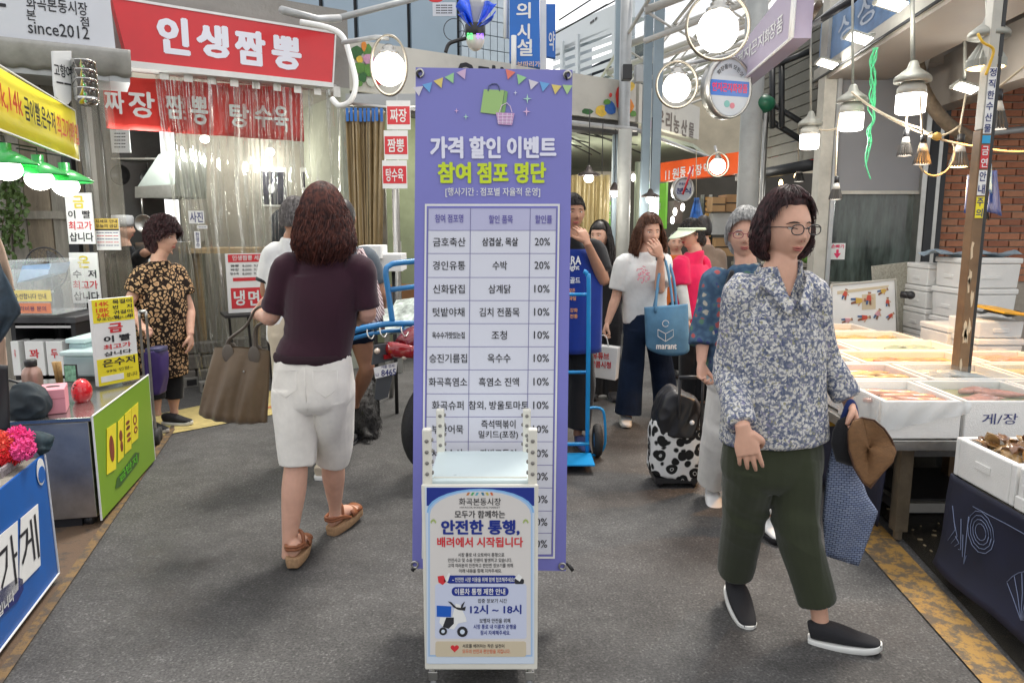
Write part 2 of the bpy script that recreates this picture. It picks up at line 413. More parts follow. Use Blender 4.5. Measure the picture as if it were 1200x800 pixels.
def short_hair(vol=1.1,low=-.06,hairline=.05,side=-.01,curl=0.):
    def fn(rnd):
        az = rnd.uniform(-math.pi,math.pi);th0 = rnd.uniform(.0,1.5);fr = max(0,-math.cos(az));lim = hairline*fr ** .5 + (1 - fr ** .5)*low if fr > 0 else low
        if abs(abs(az) - 1.75) < .35:lim = max(lim,side)
        pts = [];L = rnd.uniform(.35,.8);k = vol*rnd.uniform(.98,1.06);ph = rnd.uniform(0,6)
        for i in range(7):
            th = th0 + L*i/6;p = cap_pt(az + .12*math.sin(ph + i*.5),th,k + .01*math.sin(i))
            if p.z < lim:break
            if curl:p = p + V((math.sin(ph + i*2.1),math.cos(ph + i*1.9),math.sin(ph*2 + i*2.3)))*curl
            pts.append(p)
        return pts if len(pts) > 2 else None
    return fn
HAIRM = {}
def hair_mat(name,c1,c2):
    m = M(name,c1,.42,var=0,spec=.35);n,l,b = nodes_of(m)
    t = n.new('ShaderNodeTexCoord');nz = n.new('ShaderNodeTexNoise');nz.inputs['Scale'].default_value = 60;l.new(t.outputs['Object'],nz.inputs['Vector'])
    r = ramp(n,[(.35,c1),(.65,c2)]);l.new(nz.outputs['Fac'],r.inputs[0]);l.new(r.outputs[0],b.inputs['Base Color']);return m
def skin_mat(name,rgb):
    m = M(name,rgb,.5,var=.08,scale=22,bump=.08,bscale=240,spec=.35);b = m.node_tree.nodes['Principled BSDF']
    b.inputs['Subsurface Weight'].default_value = .12;b.inputs['Subsurface Radius'].default_value = (.02,.008,.005);b.inputs['Subsurface Scale'].default_value = .3;return m
SKIN = skin_mat('skin',(.64,.37,.265));SKIN2 = skin_mat('tanned_skin',(.42,.22,.14));LIPS = M('lips',(.42,.12,.10),.4,var=0)
LIPR = M('red_lipstick',(.5,.04,.05),.35,var=0)
EYEW = M('eye_white',(.7,.68,.64),.25,var=0);EYED = M('eye_dark',(.02,.012,.01),.15,var=0)
BROWN_HAIR = hair_mat('dark_auburn_hair',(.03,.011,.010),(.14,.045,.03));BLACK_HAIR = hair_mat('black_hair',(.012,.010,.010),(.035,.028,.026))
GREY_HAIR = hair_mat('grey_hair',(.30,.30,.29),(.52,.51,.49));CHEST_HAIR = hair_mat('chestnut_hair',(.06,.025,.014),(.15,.065,.035));PURPLE_HAIR = hair_mat('plum_black_hair',(.018,.011,.012),(.08,.032,.034))

def shoe(parent,kind,ank,toe,pitch=0.,L=.245,mats=None,s=1.):
    """ank = centre of the heel at sole level; toe = horizontal direction; pitch>0 lifts the heel"""
    toe = V((toe[0],toe[1],0)).normalized();X = V((toe.y,-toe.x,0));rot = Matrix.Rotation(-pitch,3,X);T = rot @ toe;U = rot @ V((0,0,1));S = X;A = V(ank)
    def sec(f,w,z0,z1,off=0):return [A + T*(f*L - .03) + S*(off + w*a) + U*(z0 if b < 0 else z1) for a,b in ((-1,-1),(1,-1),(1,1),(-1,1))]
    wf = lambda f:(.029 + .017*math.sin(min(1,f*1.25)*2.6))*(1 if f < .82 else math.sqrt(max(.04,1 - ((f - .82)/.185) ** 2)))*(1 if f > .07 else .80 + .2*f/.07)*s
    th = {'sandal':.045,'sneaker':.026,'plain':.020}[kind]
    m = MB();secs = [];N = 16
    for i in range(N + 1):
        f = i/N;lift = .02*max(0,f - .75) ** 1.5*8*(kind != 'sandal');w = wf(f) + .001
        ring = []
        for (a,z) in ((-.9,0),(.9,0),(1,th*.5),(1.0,th),(-1.0,th),(-1,th*.5)):ring.append(A + T*(f*L - .03) + S*(w*a) + U*(z + lift*.7))
        secs.append(ring)
    vs = [p for r in secs for p in r];fs = [(i*6 + j,i*6 + (j + 1) % 6,(i + 1)*6 + (j + 1) % 6,(i + 1)*6 + j) for i in range(N) for j in range(6)] + [tuple(range(5,-1,-1)),tuple(range(N*6,N*6 + 6))]
    m.add(vs,fs);m.build('sole',mats[1],parent,True,.003)
    if kind == 'sandal':
        m = MB()
        for f,hh in ((.60,.040),(.80,.026)):
            w = wf(f) + .003
            m.grid(lambda a,b,f=f,w=w,hh=hh:A + T*(f*L - .03 + (b - .5)*.038*s) - S*w*math.cos(a*math.pi) + U*(th + hh*math.sin(a*math.pi) ** .7),14,2)
        for r0,hh in ((.0062,.040),(.0055,.052)):m.tube(spline([A + T*a + S*b + U*(th + c) for a,b,c in ((.085,-.042,.006),(.03,-.040,hh*.8),(-.022,-.022,hh),(-.033,0,hh + .004),(-.022,.022,hh),(.03,.040,hh*.8),(.085,.042,.006))],5),r0,6)
        m.tube(spline([A + T*a + S*b + U*(th + c) for a,b,c in ((.03,-.040,.03),(.045,-.030,.085),(.055,0,.098),(.045,.030,.085),(.03,.040,.03))],5),.006,6)
        m.build('strap',mats[0],parent,True,solid=.005)
    else:
        m = MB();c = [];r = []
        for f,hh in ((.02,.062),(.12,.070),(.30,.068),(.48,.056),(.66,.040),(.82,.031),(.93,.024),(.985,.012)):
            c.append(A + T*(f*L - .03) + U*(th - .004 + hh/2));r.append((wf(f)*.98,hh/2))
        loft(m,c,r,S,16,3,2.6);remesh(m,'upper',mats[0],parent,.005,3)
def foot_mesh(mb,ank,heel,toe,pitch,L=.225,th=.04):
    toe = V((toe[0],toe[1],0)).normalized();X = V((toe.y,-toe.x,0));rot = Matrix.Rotation(-pitch,3,X);T = rot @ toe;U = rot @ V((0,0,1));A = V(heel) + U*th
    loft(mb,[A - T*.02 + U*.03,A + T*.02 + U*.036,A + T*.08 + U*.036,A + T*.13 + U*.024,A + T*.165 + U*.015],[(.022,.026),(.030,.036),(.033,.034),(.040,.022),(.040,.014)],X,14,3)
    for i,(o,l,r) in enumerate(((-.030,.045,.012),(-.011,.042,.009),(.006,.038,.0085),(.021,.033,.008),(.034,.026,.0075))):
        p = A + T*.158 + X*o + U*.012;loft(mb,[p,p + T*l*.6 + U*.004,p + T*l - U*.001],[(r,r),(r,r*.9),(r*.75,r*.7)],X,8,3)

def person(label,base,J,face,group=None,skin=SKIN,hs=1.0,vox=.006,top=None,bottom=None,hair=None,hands=(),feet=(),lips=LIPS,look=0.,build=1.,glasses=None,eyes=True,tilt=0.):
    """J: named joints in world space. 'l' and 'r' mean as seen in the photograph."""
    root = thing('person',label,'person',(base[0],base[1],0),group)
    hipm = (J['lh'] + J['rh'])/2;shm = (J['ls'] + J['rs'])/2;nk = J.get('nk',shm + V((0,0,.035)));hd = J['hd']
    sx = (J['rs'] - J['ls']);sw = sx.length/2;sx.normalize();hx = (J['rh'] - J['lh']).normalized()
    F = V((face[0],face[1],0)).normalized();Yb = -F;Xs = V((0,0,1)).cross(F)*-1;Xs = V((F.y,-F.x,0))*-1
    Hm = Matrix((V((-F.y,F.x,0)),Yb,V((0,0,1)))).transposed()
    if Hm.determinant() < 0:Hm = Matrix((V((F.y,-F.x,0)),Yb,V((0,0,1)))).transposed()
    Hm = Hm @ Matrix.Rotation(look,3,'X') @ Matrix.Rotation(tilt,3,'Y')
    b = MB();B = build
    head_mesh(b,hd,Hm,hs)
    loft(b,[shm - V((0,0,.04)),nk + V((0,0,.01)),hd + Hm @ V((0,.016,-.085))*hs,hd + Hm @ V((0,.02,-.03))*hs],[(.085,.06),(.056,.056),(.050,.054),(.052,.058)],sx,16,4)
    # trunk under the clothes
    up = (shm - hipm)
    loft(b,[hipm - V((0,0,.06)),hipm,hipm + up*.38,hipm + up*.75,shm + V((0,0,-.01))],[(.12*B,.08),(.135*B,.09*B),(.115*B,.08*B),(.125*B,.085*B),(sw*.75,.05)],sx,18,4)
    for k in 'lr':
        sh,el,wr = J[k + 's'],J[k + 'e'],J[k + 'w']
        loft(b,[sh,sh.lerp(el,.4),el,el.lerp(wr,.3),el.lerp(wr,.75),wr],[.046*B,.042*B,.037*B,.037*B,.028*B,.0245*B],(0,1,.2),14,4)
        h,kn,an = J[k + 'h'],J[k + 'k'],J[k + 'a']
        calf = (an - kn);bk = V((calf.z,0,0))
        loft(b,[h,h.lerp(kn,.4),h.lerp(kn,.85),kn,kn.lerp(an,.28),kn.lerp(an,.65),kn.lerp(an,.92),an - V((0,0,.03))],[(.078*B,.082*B),(.074*B,.078*B),(.054*B,.056*B),(.051*B,.053*B),(.053*B,.056*B),(.040*B,.042*B),(.030,.033),(.031,.034)],hx,16,4)
    for (w,d,nrm,side,curl,kw) in hands:hand_mesh(b,w,d,nrm,side,curl,**kw)
    for (ft) in feet:
        if ft[1] == 'sandal':foot_mesh(b,None,ft[2],ft[3],ft[4])
    body = remesh(b,'body',skin,root,vox,2)
    # face
    def hp(x,z,dy=0.):return hd + Hm @ V((x*hs,face_y(x*hs,z*hs,hs) + dy,z*hs))
    if eyes:
        for sg in (1,-1):
            m = MB();m.ball(hp(.031*sg,.007,.0015),(.0125*hs,.0055,.0050*hs),14,8,Hm);e = m.build('eye',EYEW,root,True)
            m = MB();m.ball(hp(.030*sg,.007,-.0005),(.0052*hs,.0045,.0047*hs),12,8,Hm);m.build('iris',EYED,e,True)
            m = MB();m.tube([hp(.031*sg + sg*a*.0145,.0105 - .0042*a*a + (.001 if a > 0 else -.002),-.0015) for a in (-1,-.5,0,.5,1)],[.0008,.0015,.0018,.0016,.0008],6);m.build('eyelid',EYED,root,True)
            m = MB();m.tube([hp(.031*sg + sg*a*.018,.027 - .005*a*a - .002*a,-.0005) for a in (-1,-.5,0,.5,1)],[.001,.0026,.0028,.002,.0008],6);m.build('eyebrow',BLACK_HAIR if hair and hair.get('grey') is None else GREY_HAIR,root,True)
            m = MB();m.ball(hp(.0065*sg,-.0345,-.002),(.0028*hs,.003,.0018*hs),8,6,Hm);m.build('nostril',LIPS,root,True)
        m = MB();m.tube([hp(a*.023,-.0575 + .0015*abs(a),-.0002) for a in (-1,-.6,-.2,0,.2,.6,1)],[.0006,.0028,.0036,.003,.0036,.0028,.0006],8)
        m.tube([hp(a*.020,-.0655 + .003*a*a,-.0005) for a in (-1,-.5,0,.5,1)],[.0006,.0036,.0044,.0036,.0006],8);m.build('lips',lips,root,True)
    if glasses:
        m = MB()
        for sg in (1,-1):
            cx = .033*sg;pts = []
            for i in range(18):
                a = i/18*2*math.pi;pts.append(hd + Hm @ V(((cx + .0235*math.copysign(abs(math.cos(a)) ** .8,math.cos(a)))*hs,-.105*hs,(.004 + .0165*math.copysign(abs(math.sin(a)) ** .8,math.sin(a)))*hs)))
            m.tube(pts,.0019,6,closed=True)
            m.tube([hd + Hm @ (V((.057*sg,-.104,.012))*hs),hd + Hm @ (V((.079*sg,-.06,.010))*hs),hd + Hm @ (V((.082*sg,.012,.004))*hs)],.0019,6)
        m.tube([hd + Hm @ (V((-.011,-.107,.009))*hs),hd + Hm @ (V((.011,-.107,.009))*hs)],.0018,6)
        g = m.build('glasses',glasses,root,True)
        m = MB()
        for sg in (1,-1):m.ball(hd + Hm @ (V((.033*sg,-.105,.004))*hs),(.023*hs,.0012,.016*hs),20,8,Hm)
        m.build('lens',M('tinted_lens',(.25,.2,.18),.08,var=0,alpha=.06),g,True)
    # hair
    if hair:
        m = MB();hc = dict(hair.get('cap',{}));hair_cap(m,hd,Hm,hs,**hc)
        for (pts,rad,ref) in hair.get('mass',()):loft(m,[hd + Hm @ (V(p)*hs) for p in pts],rad,Hm @ V(ref),20,4)
        remesh(m,'hair',hair['mat'],root,.006,2,folds(.0013,60,5,.25));ho = root.children[-1]
        m = MB()
        for (cnt,fn) in hair.get('strands',()):strand_hair(m,hd,Hm,hs,cnt,fn,hair.get('r',.0016),seed=len(label) + cnt)
        if m.v:stuff(m.build('strands',hair['mat'],ho,True))
    # clothes
    if top:
        g = top.get('gap',.015);t = MB();tw = top['w']      # half widths at hem, waist, chest
        td = top.get('d',(.11,.105,.115));hz = top['hem'];hc2 = V((hipm.x,hipm.y,hz)) if 'hemc' not in top else V(top['hemc'])
        mid = hipm.lerp(shm,.42);ch = hipm.lerp(shm,.74);fw = V((0,0,0))
        loft(t,[hc2,hc2 + (mid - hc2)*.35,mid,ch,shm + V((0,0,-.035)),shm + V((0,0,.004)),nk + V((0,0,-.008)),nk + V((0,0,top.get('collar',.012)))],
             [(tw[0],td[0]),(tw[0]*.6 + tw[1]*.4,td[0]),(tw[1],td[1]),(tw[2],td[2]),(sw + .012,.088 + g*.5),(sw*.80,.075),(.074,.069),(.066,.064)],sx,26,5,2.3)
        fr = top['sleeve'];cr = []
        for i,k in enumerate('lr'):
            f = fr[i] if isinstance(fr,tuple) else fr
            sh,el,wr = J[k + 's'],J[k + 'e'],J[k + 'w'];r0,r1 = top.get('sr',(.066,.058))
            pts = [shm.lerp(sh,.7),sh,sh.lerp(el,min(1,f)*.5),sh.lerp(el,min(1,f))];rad = [.06,.066 + g*.3,(r0 + r1)/2 + .004,r1]
            if f > 1:pts = [shm.lerp(sh,.7),sh,sh.lerp(el,.5),el,el.lerp(wr,(f - 1)*.5),el.lerp(wr,f - 1)];rad = [.06,.068 + g*.3,r0,r0*.92,(r0*.9 + r1)/2,r1]
            loft(t,pts,rad,(0,1,.3),18,4);cr.append((tuple(el - ROOT[root.name]),.10,top.get('crease',.004),150))
            if top.get('trim'):
                q = MB();e = pts[-1];dd = (pts[-1] - pts[-2]).normalized();q.lathe([(r1 + .002,-.012),(r1 + .004,0),(r1 + .004,.008),(r1 - .003,.008)],e - dd*.004,20,dd);q.build('cuff',top['trim'],root,True)
        cr.append((tuple(hipm - ROOT[root.name]),.16,top.get('crease',.004)*.6,70))
        remesh(t,top.get('name','shirt'),top['mat'],root,top.get('vox',vox),top.get('smooth',22),folds(top.get('fold',.006),top.get('ff',13),len(label),top.get('vert',.4),cr),top.get('post'))
    if bottom:
        t = MB();bw = bottom['w'];cr = []     # hip half width, knee radius, hem radius
        wz = bottom.get('waist',hipm.z + .12);wc = V((hipm.x,hipm.y,wz))
        loft(t,[wc,hipm + V((0,0,.03)),hipm - V((0,0,.055)),hipm - V((0,0,.10))],[(bw[0]*.92,bottom.get('dw',.105)),(bw[0],bottom.get('dh',.12)),(bw[0]*.97,bottom.get('dh',.12)),(bw[0]*.7,.09)],hx,24,4,2.3)
        for k in 'lr':
            h,kn,an = J[k + 'h'],J[k + 'k'],J[k + 'a'];f = bottom['len']
            if isinstance(f,tuple):f = f[0] if k == 'l' else f[1]
            pts = [h + V((0,0,.0)),h.lerp(kn,.35),h.lerp(kn,.7 if f >= 1 else f*.8)];rad = [(bw[0]*.52,bottom.get('dh',.12) - .002),(bw[0]*.50,.108),((bw[0]*.5 + bw[1])/2,)*2]
            if f > 1:pts += [kn,kn.lerp(an,(f - 1)*.5),kn.lerp(an,f - 1)];rad += [(bw[1],)*2,((bw[1] + bw[2])/2,)*2,(bw[2],bw[2]*1.05)]
            else:pts += [h.lerp(kn,f)];rad += [(bw[2],)*2]
            loft(t,pts,rad,hx,20,4,2.2);cr += [(tuple(kn - ROOT[root.name]),.12,bottom.get('crease',.004),85),(tuple(h - V((0,0,.1)) - ROOT[root.name]),.13,bottom.get('crease',.004),70)]
        remesh(t,bottom.get('name','trousers'),bottom['mat'],root,bottom.get('vox',vox),bottom.get('smooth',9),folds(bottom.get('fold',.005),bottom.get('ff',12),len(label) + 5,.3,cr))
    for ft in feet:
        k,kind,heel,toe,pitch,mats = ft[:6];sh = thing_part(root,'shoe' if kind != 'sandal' else 'sandal');shoe(sh,kind,heel,toe,pitch,mats=mats,L=ft[6] if len(ft) > 6 else .245)
    root['_'] = 0;del root['_']
    return root,Hm
def thing_part(root,name):
    o = bpy.data.objects.new(name,None);COL.objects.link(o);o.parent = root;ROOT[o.name] = ROOT[root.name];return o
# ================================================================== PEOPLE
def fabric(name,rgb,**k):return M(name,rgb,.85,var=.10,scale=14,bump=.25,bscale=420,sheen=.2,spec=.2,**k)
def vor_pattern(name,scale,stops,base=(.5,.5,.5),second=None,warp=.35,feature='F1',rough=.85,sc3=(1,1,1)):
    m = M(name,base,rough,var=0,spec=.2);n,l,b = nodes_of(m);t = n.new('ShaderNodeTexCoord')
    nz = n.new('ShaderNodeTexNoise');nz.inputs['Scale'].default_value = scale*.6;nz.inputs['Detail'].default_value = 3;l.new(t.outputs['Object'],nz.inputs['Vector'])
    ad = n.new('ShaderNodeVectorMath');ad.operation = 'MULTIPLY_ADD';ad.inputs[1].default_value = (warp/scale*3,)*3;l.new(nz.outputs['Color'],ad.inputs[0]);l.new(t.outputs['Object'],ad.inputs[2])
    mp_ = n.new('ShaderNodeMapping');mp_.inputs['Scale'].default_value = sc3;l.new(ad.outputs[0],mp_.inputs[0])
    vo = n.new('ShaderNodeTexVoronoi');vo.inputs['Scale'].default_value = scale;vo.feature = feature;l.new(mp_.outputs[0],vo.inputs['Vector'])
    r = ramp(n,stops);l.new(vo.outputs['Distance'],r.inputs[0]);out = r.outputs[0]
    if second:
        v2 = n.new('ShaderNodeTexVoronoi');v2.inputs['Scale'].default_value = second[0];l.new(ad.outputs[0],v2.inputs['Vector'])
        r2 = ramp(n,second[1],True);sp = n.new('ShaderNodeSeparateColor');l.new(v2.outputs['Color'],sp.inputs[0]);l.new(sp.outputs[0],r2.inputs[0])
        r3 = ramp(n,[(second[2],(1,1,1)),(second[2] + .08,(0,0,0))]);l.new(v2.outputs['Distance'],r3.inputs[0])
        x = n.new('ShaderNodeMixRGB');l.new(r3.outputs[0],x.inputs['Fac']);l.new(out,x.inputs['Color1']);l.new(r2.outputs[0],x.inputs['Color2']);out = x.outputs[0]
    l.new(out,b.inputs['Base Color'])
    nb = n.new('ShaderNodeTexNoise');nb.inputs['Scale'].default_value = 300;l.new(t.outputs['Object'],nb.inputs['Vector']);bp = n.new('ShaderNodeBump');bp.inputs['Strength'].default_value = .2;bp.inputs['Distance'].default_value = .004
    l.new(nb.outputs['Fac'],bp.inputs['Height']);l.new(bp.outputs[0],b.inputs['Normal']);return m
BURG = fabric('burgundy_knit',(.040,.013,.022));CREAM = fabric('off_white_denim',(.80,.76,.68));OLIVE = fabric('dark_olive_cotton',(.032,.038,.020))
FLORAL = vor_pattern('white_and_navy_floral_cloth',74,[(.10,(.42,.36,.20)),(.20,(.66,.65,.62)),(.38,(.52,.51,.50)),(.50,(.24,.25,.29)),(.85,(.10,.12,.18))],second=(92,[(0,(.09,.11,.19)),(.3,(.60,.57,.52)),(.55,(.30,.29,.20)),(.7,(.24,.23,.34)),(.85,(.66,.64,.60))],.36),warp=.8)
LEO = vor_pattern('leopard_print_cloth',30,[(.0,(.014,.009,.007)),(.13,(.02,.012,.008)),(.19,(.55,.36,.20)),(.36,(.46,.27,.13)),(.5,(.10,.05,.03))],feature='DISTANCE_TO_EDGE',warp=.5)
BLUEF = vor_pattern('blue_paisley_cloth',24,[(.2,(.10,.16,.22)),(.5,(.07,.13,.20)),(.7,(.05,.09,.15))],second=(24,[(0,(.40,.10,.10)),(.3,(.10,.20,.14)),(.55,(.45,.42,.34)),(.8,(.06,.08,.22))],.30))
JEAN = M('indigo_denim',(.012,.022,.048),.85,var=.35,scale=9,bump=.3,bscale=400,spec=.15)
WTEE = fabric('white_jersey',(.74,.74,.72));NAVYC = fabric('navy_cotton',(.015,.03,.13));BLKC = fabric('black_cloth',(.014,.014,.016));PINKC = fabric('hot_pink_jersey',(.78,.018,.10))
BEIGE = fabric('beige_cotton',(.55,.47,.36));WPANT = fabric('white_linen',(.72,.70,.65));GREYT = fabric('slate_grey_jersey',(.10,.12,.14));ORNG = fabric('orange_jersey',(.65,.16,.03));TAUPE = fabric('taupe_jersey',(.22,.16,.12));APR = fabric('royal_blue_apron_cloth',(.012,.038,.26))
TANL = M('tan_leather',(.26,.09,.035),.45,var=.15);CORK = M('cork_sole',(.38,.23,.12),.8,var=.25,scale=90);BLKKN = M('black_knit_upper',(.015,.015,.018),.85,var=.1,bump=.4,bscale=500);WRUB = M('white_rubber',(.72,.72,.69),.5,var=.06);WSH = M('white_shoe_leather',(.74,.74,.72),.5,var=.05)
D2 = lambda a:(math.sin(R(a)),math.cos(R(a)))          # direction clockwise from +Y

def jn(y,d):                # joints from photo pixels, each with its own distance offset
    return {k:P(v[0],v[1],y + (v[2] if len(v) > 2 else 0)) for k,v in d.items()}

# ---- woman in the burgundy top, seen from behind
j = jn(3.16,dict(hd=(379,254),nk=(378,293),ls=(338,316),le=(318,370),lw=(300,368,.17),rs=(422,316),re=(431,366),rw=(418,376,.20),
                  lh=(346,455),rh=(390,455),lk=(347,545,-.03),rk=(390,540,.16),la=(338,645,-.08),ra=(393,598,.26)))
hl = G(338,676) ;hr = G(393,627)
w1,hm1 = person('woman seen from behind in a burgundy knit top and off-white knee shorts',(0.0 + j['lh'].x/2 + j['rh'].x/2,3.16),j,(-.05,1),vox=.0045,eyes=False,build=1.02,
    top=dict(w=(.160,.148,.160),d=(.112,.102,.112),hem=j['lh'].z + .125,sleeve=.90,sr=(.054,.054),mat=BURG,smooth=34,fold=.0055,ff=10,crease=.007,gap=.012,collar=.010,name='knit_top'),
    bottom=dict(w=(.178,.079,.077),len=.98,mat=CREAM,fold=.009,ff=14,waist=j['lh'].z + .155,dh=.122,crease=.0025,name='knee_shorts'),
    hair=dict(mat=BROWN_HAIR,r=.0012,cap=dict(vol=1.16,low=-.10,side=-.08,hairline=.05),mass=[([(0,.03,.02),(0,.045,-.05),(0,.05,-.11),(0,.045,-.145)],[(.080,.065),(.092,.056),(.100,.050),(.07,.03)],(1,0,0))],
              strands=[(3600,long_hair(0,2.0,-.165,.120,1.17,.010,.045,thr=(1.2,1.7))),(500,long_hair(0,2.0,-.205,.100,1.14,.016,.05,thr=(1.2,1.7)))]),
    hands=[(j['lw'] + V((0,.02,.01)),(.25,.8,.5),(1,0,-.3),(0,0,1),.9,{}),(j['rw'],(-.5,.8,.15),(-1,-.3,0),(0,0,1),.9,{})],
    feet=[('l','sandal',V((hl.x,3.05,0.012)),(-.04,1),R(0),(TANL,CORK)),('r','sandal',V((hr.x - .01,3.42,.0)),(.42,.9),R(-8),(TANL,CORK))])
m = MB()   # pockets, seams and waistband of the shorts
hp_ = (j['lh'] + j['rh'])/2
for sg in (-1,1):
    c0 = hp_ + V((sg*.085,-.135,.075))
    for dx in (-.05,.05):m.tube([c0 + V((dx,.016 if dx*sg > 0 else 0,.03)),c0 + V((dx,.012 if dx*sg > 0 else -.004,-.05)),c0 + V((0,-.002,-.085))],.0016,5)
    m.tube([c0 + V((-.05,.003,.03)),c0 + V((.05,.003,.03))],.0016,5)
m.tube([hp_ + V((0,-.132,.12)),hp_ + V((0,-.138,.03)),hp_ + V((0,-.12,-.07))],.002,5)
m.build('seam',CREAM,w1,True)
m = MB();hz_ = j['lh'].z + .128;loft(m,[V((hp_.x,hp_.y,hz_ + .035*k_)) for k_ in (0,.5,1)],[(.164,.116),(.168,.120),(.164,.116)],(1,0,0),32,3,2.3);m.build('hem_band',M('burgundy_rib',(.028,.008,.014),.9,var=.3,scale=5,stretch=(60,60,1),bump=.5,bscale=40),w1,True)
m = MB();m.tube([j['nk'] + V((.064*math.cos(a_/24*6.283),.062*math.sin(a_/24*6.283),.006)) for a_ in range(24)],.008,8,closed=True);m.build('neck_band',bpy.data.materials['burgundy_rib'],w1,True)

# ---- her brown tote bag
bagp = P(281,450,3.35)
t = thing('tote_bag','large brown nylon tote bag hanging from the arm of the woman in burgundy','bag',(bagp.x,bagp.y,bagp.z - .18))
BRN = M('brown_nylon',(.13,.085,.045),.5,var=.18,scale=7,bump=.25,bscale=40,sheen=.15);BRL = M('olive_brown_leather',(.10,.08,.06),.45,var=.1)
yb = 3.36
def bagfn(a,b,side):
    x0,x1 = 243 + (8*(1 - b)) - 10*b,314 + 8*b*0 + 2*(1 - b);x = x0 + (x1 - x0)*a
    topy = 407 - 2*math.sin(a*3.14) + 4*a;boty = 484 + 14*a ** .6 - 4*a ** 3;y = topy + (boty - topy)*b
    p = P(x,y,yb);th = .065*math.sin(math.pi*min(max(a,.0),1)) ** .45*(.25 + .75*math.sin(min(b*1.25,1)*1.5708))*(1 if b < .92 else 1 - (b - .92)*4)
    fold = .012*math.sin(a*17 + b*2.3)*math.sin(b*2.8) + .006*math.sin(a*37 + 3*b)*b
    return p + V((0,side*th - fold,0))
m = MB();NA,NB = 40,28
m.grid(lambda a,b:bagfn(a,b,-1),NA,NB);m.grid(lambda a,b:bagfn(1 - a,b,1),NA,NB)
k = (NA + 1)*(NB + 1);i0 = lambda i,jx:i*(NB + 1) + jx
for jx in range(NB):
    m.f.append((i0(0,jx),i0(0,jx + 1),k + i0(NA,jx + 1),k + i0(NA,jx)));m.f.append((i0(NA,jx + 1),i0(NA,jx),k + i0(0,jx),k + i0(0,jx + 1)))
for i in range(NA):m.f.append((i0(i,NB),i0(i + 1,NB),k + i0(NA - i - 1,NB),k + i0(NA - i,NB)))
m.build('bag_body',BRN,t,True)
for sgn in (-1,1):
    m = MB();m.tube(spline([bagfn(.30,.05,sgn) + V((0,sgn*.006,-.02)),bagfn(.27,0,sgn) + V((0,0,.03)),P(288,382,3.33 + .03*sgn),P(300,362,3.28 + .03*sgn),P(312,360,3.25 + .02*sgn),P(316,375,3.3),bagfn(.78,0,sgn) + V((.0,0,.10)),bagfn(.76,.05,sgn) + V((0,sgn*.006,-.02))],5),.0065,8);m.build('strap',BRL,t,True)
    for a in (.30,.76):
        c = bagfn(a,.08,sgn);m = MB();m.ball(c + V((0,sgn*.004,0)),(.028,.006,.045),14,8);m.build('leather_tab',BRL,t,True)
m = MB();m.ball(bagfn(.62,.30,-1) + V((0,-.004,0)),.005,10,6);m.build('stud',STEEL,t,True)

# ---- walking woman in the floral blouse
def vneck(nk,o):
    n0 = np.array(nk - o)
    def fn(co,nm):
        d = co - n0;t = np.clip((.005 - d[:,2])/.115,0,1);w = .046*(1 - t);m_ = (np.abs(d[:,0] - .010) < w) & (d[:,1] < -.02) & (d[:,2] > -.11) & (d[:,2] < .05)
        return np.where(m_[:,None],np.array([[0,.055,-.01]]),0)
    return fn
j = jn(2.58,dict(hd=(921,268),nk=(915,312),ls=(873,346),le=(856,436,.02),lw=(871,503,-.19),rs=(944,344),re=(966,418,.02),rw=(993,468,-.02),
                  lh=(880,540),rh=(930,540),lk=(872,610,.04),rk=(934,618,-.07),la=(860,676,.16),ra=(962,724,-.10)))
w12,hm12 = person('walking woman in a white and navy floral blouse and olive cropped trousers',(j['lh'].x + .05,2.55),j,(.30,-1),vox=.0042,build=1.05,hs=1.02,look=R(4),
    top=dict(w=(.186,.174,.162),d=(.125,.118,.115),hem=G(900,515).z if False else P(900,514,2.58).z,sleeve=(1.93,1.93),sr=(.060,.046),mat=FLORAL,fold=.010,ff=10,gap=.02,crease=.006,collar=-.030,name='blouse',post=vneck(j['nk'],V((j['lh'].x + .05,2.55,0)))),
    bottom=dict(w=(.178,.076,.064),len=(1.88,1.80),mat=OLIVE,fold=.007,ff=11,waist=P(900,505,2.58).z,dh=.12,crease=.009),
    hair=dict(mat=PURPLE_HAIR,r=.0011,cap=dict(vol=1.15,low=-.085,side=-.06,hairline=.083,back=1.1),mass=[([(.055,.03,.03),(.070,.035,-.02),(.068,.04,-.075)],[(.03,.05),(.034,.055),(.02,.035)],(1,0,0)),([(-.055,.03,.03),(-.070,.035,-.02),(-.068,.04,-.075)],[(.03,.05),(.034,.055),(.02,.035)],(1,0,0))],
              strands=[(2600,long_hair(0,1.75,-.105,.085,1.16,.005,.035,thr=(1.2,1.6))),(1300,short_hair(1.17,-.09,.104,-.07))]),
    glasses=BLACK,
    hands=[(j['lw'],P(879,541,2.38) - j['lw'],(.25,1,0),(1,-.1,0),.30,dict(s=1.04,spread=.10,thumb=1.0)),(j['rw'],(.15,-.35,-.75),(-1,.1,-.1),(0,-1,0),1.25,dict(s=1.0))],
    feet=[('l','sneaker',P(858,696,2.76),(.02,-1),R(14),(BLKKN,WRUB)),('r','sneaker',P(957,754,2.47) ,(.93,-.38),R(-4),(BLKKN,WRUB))])
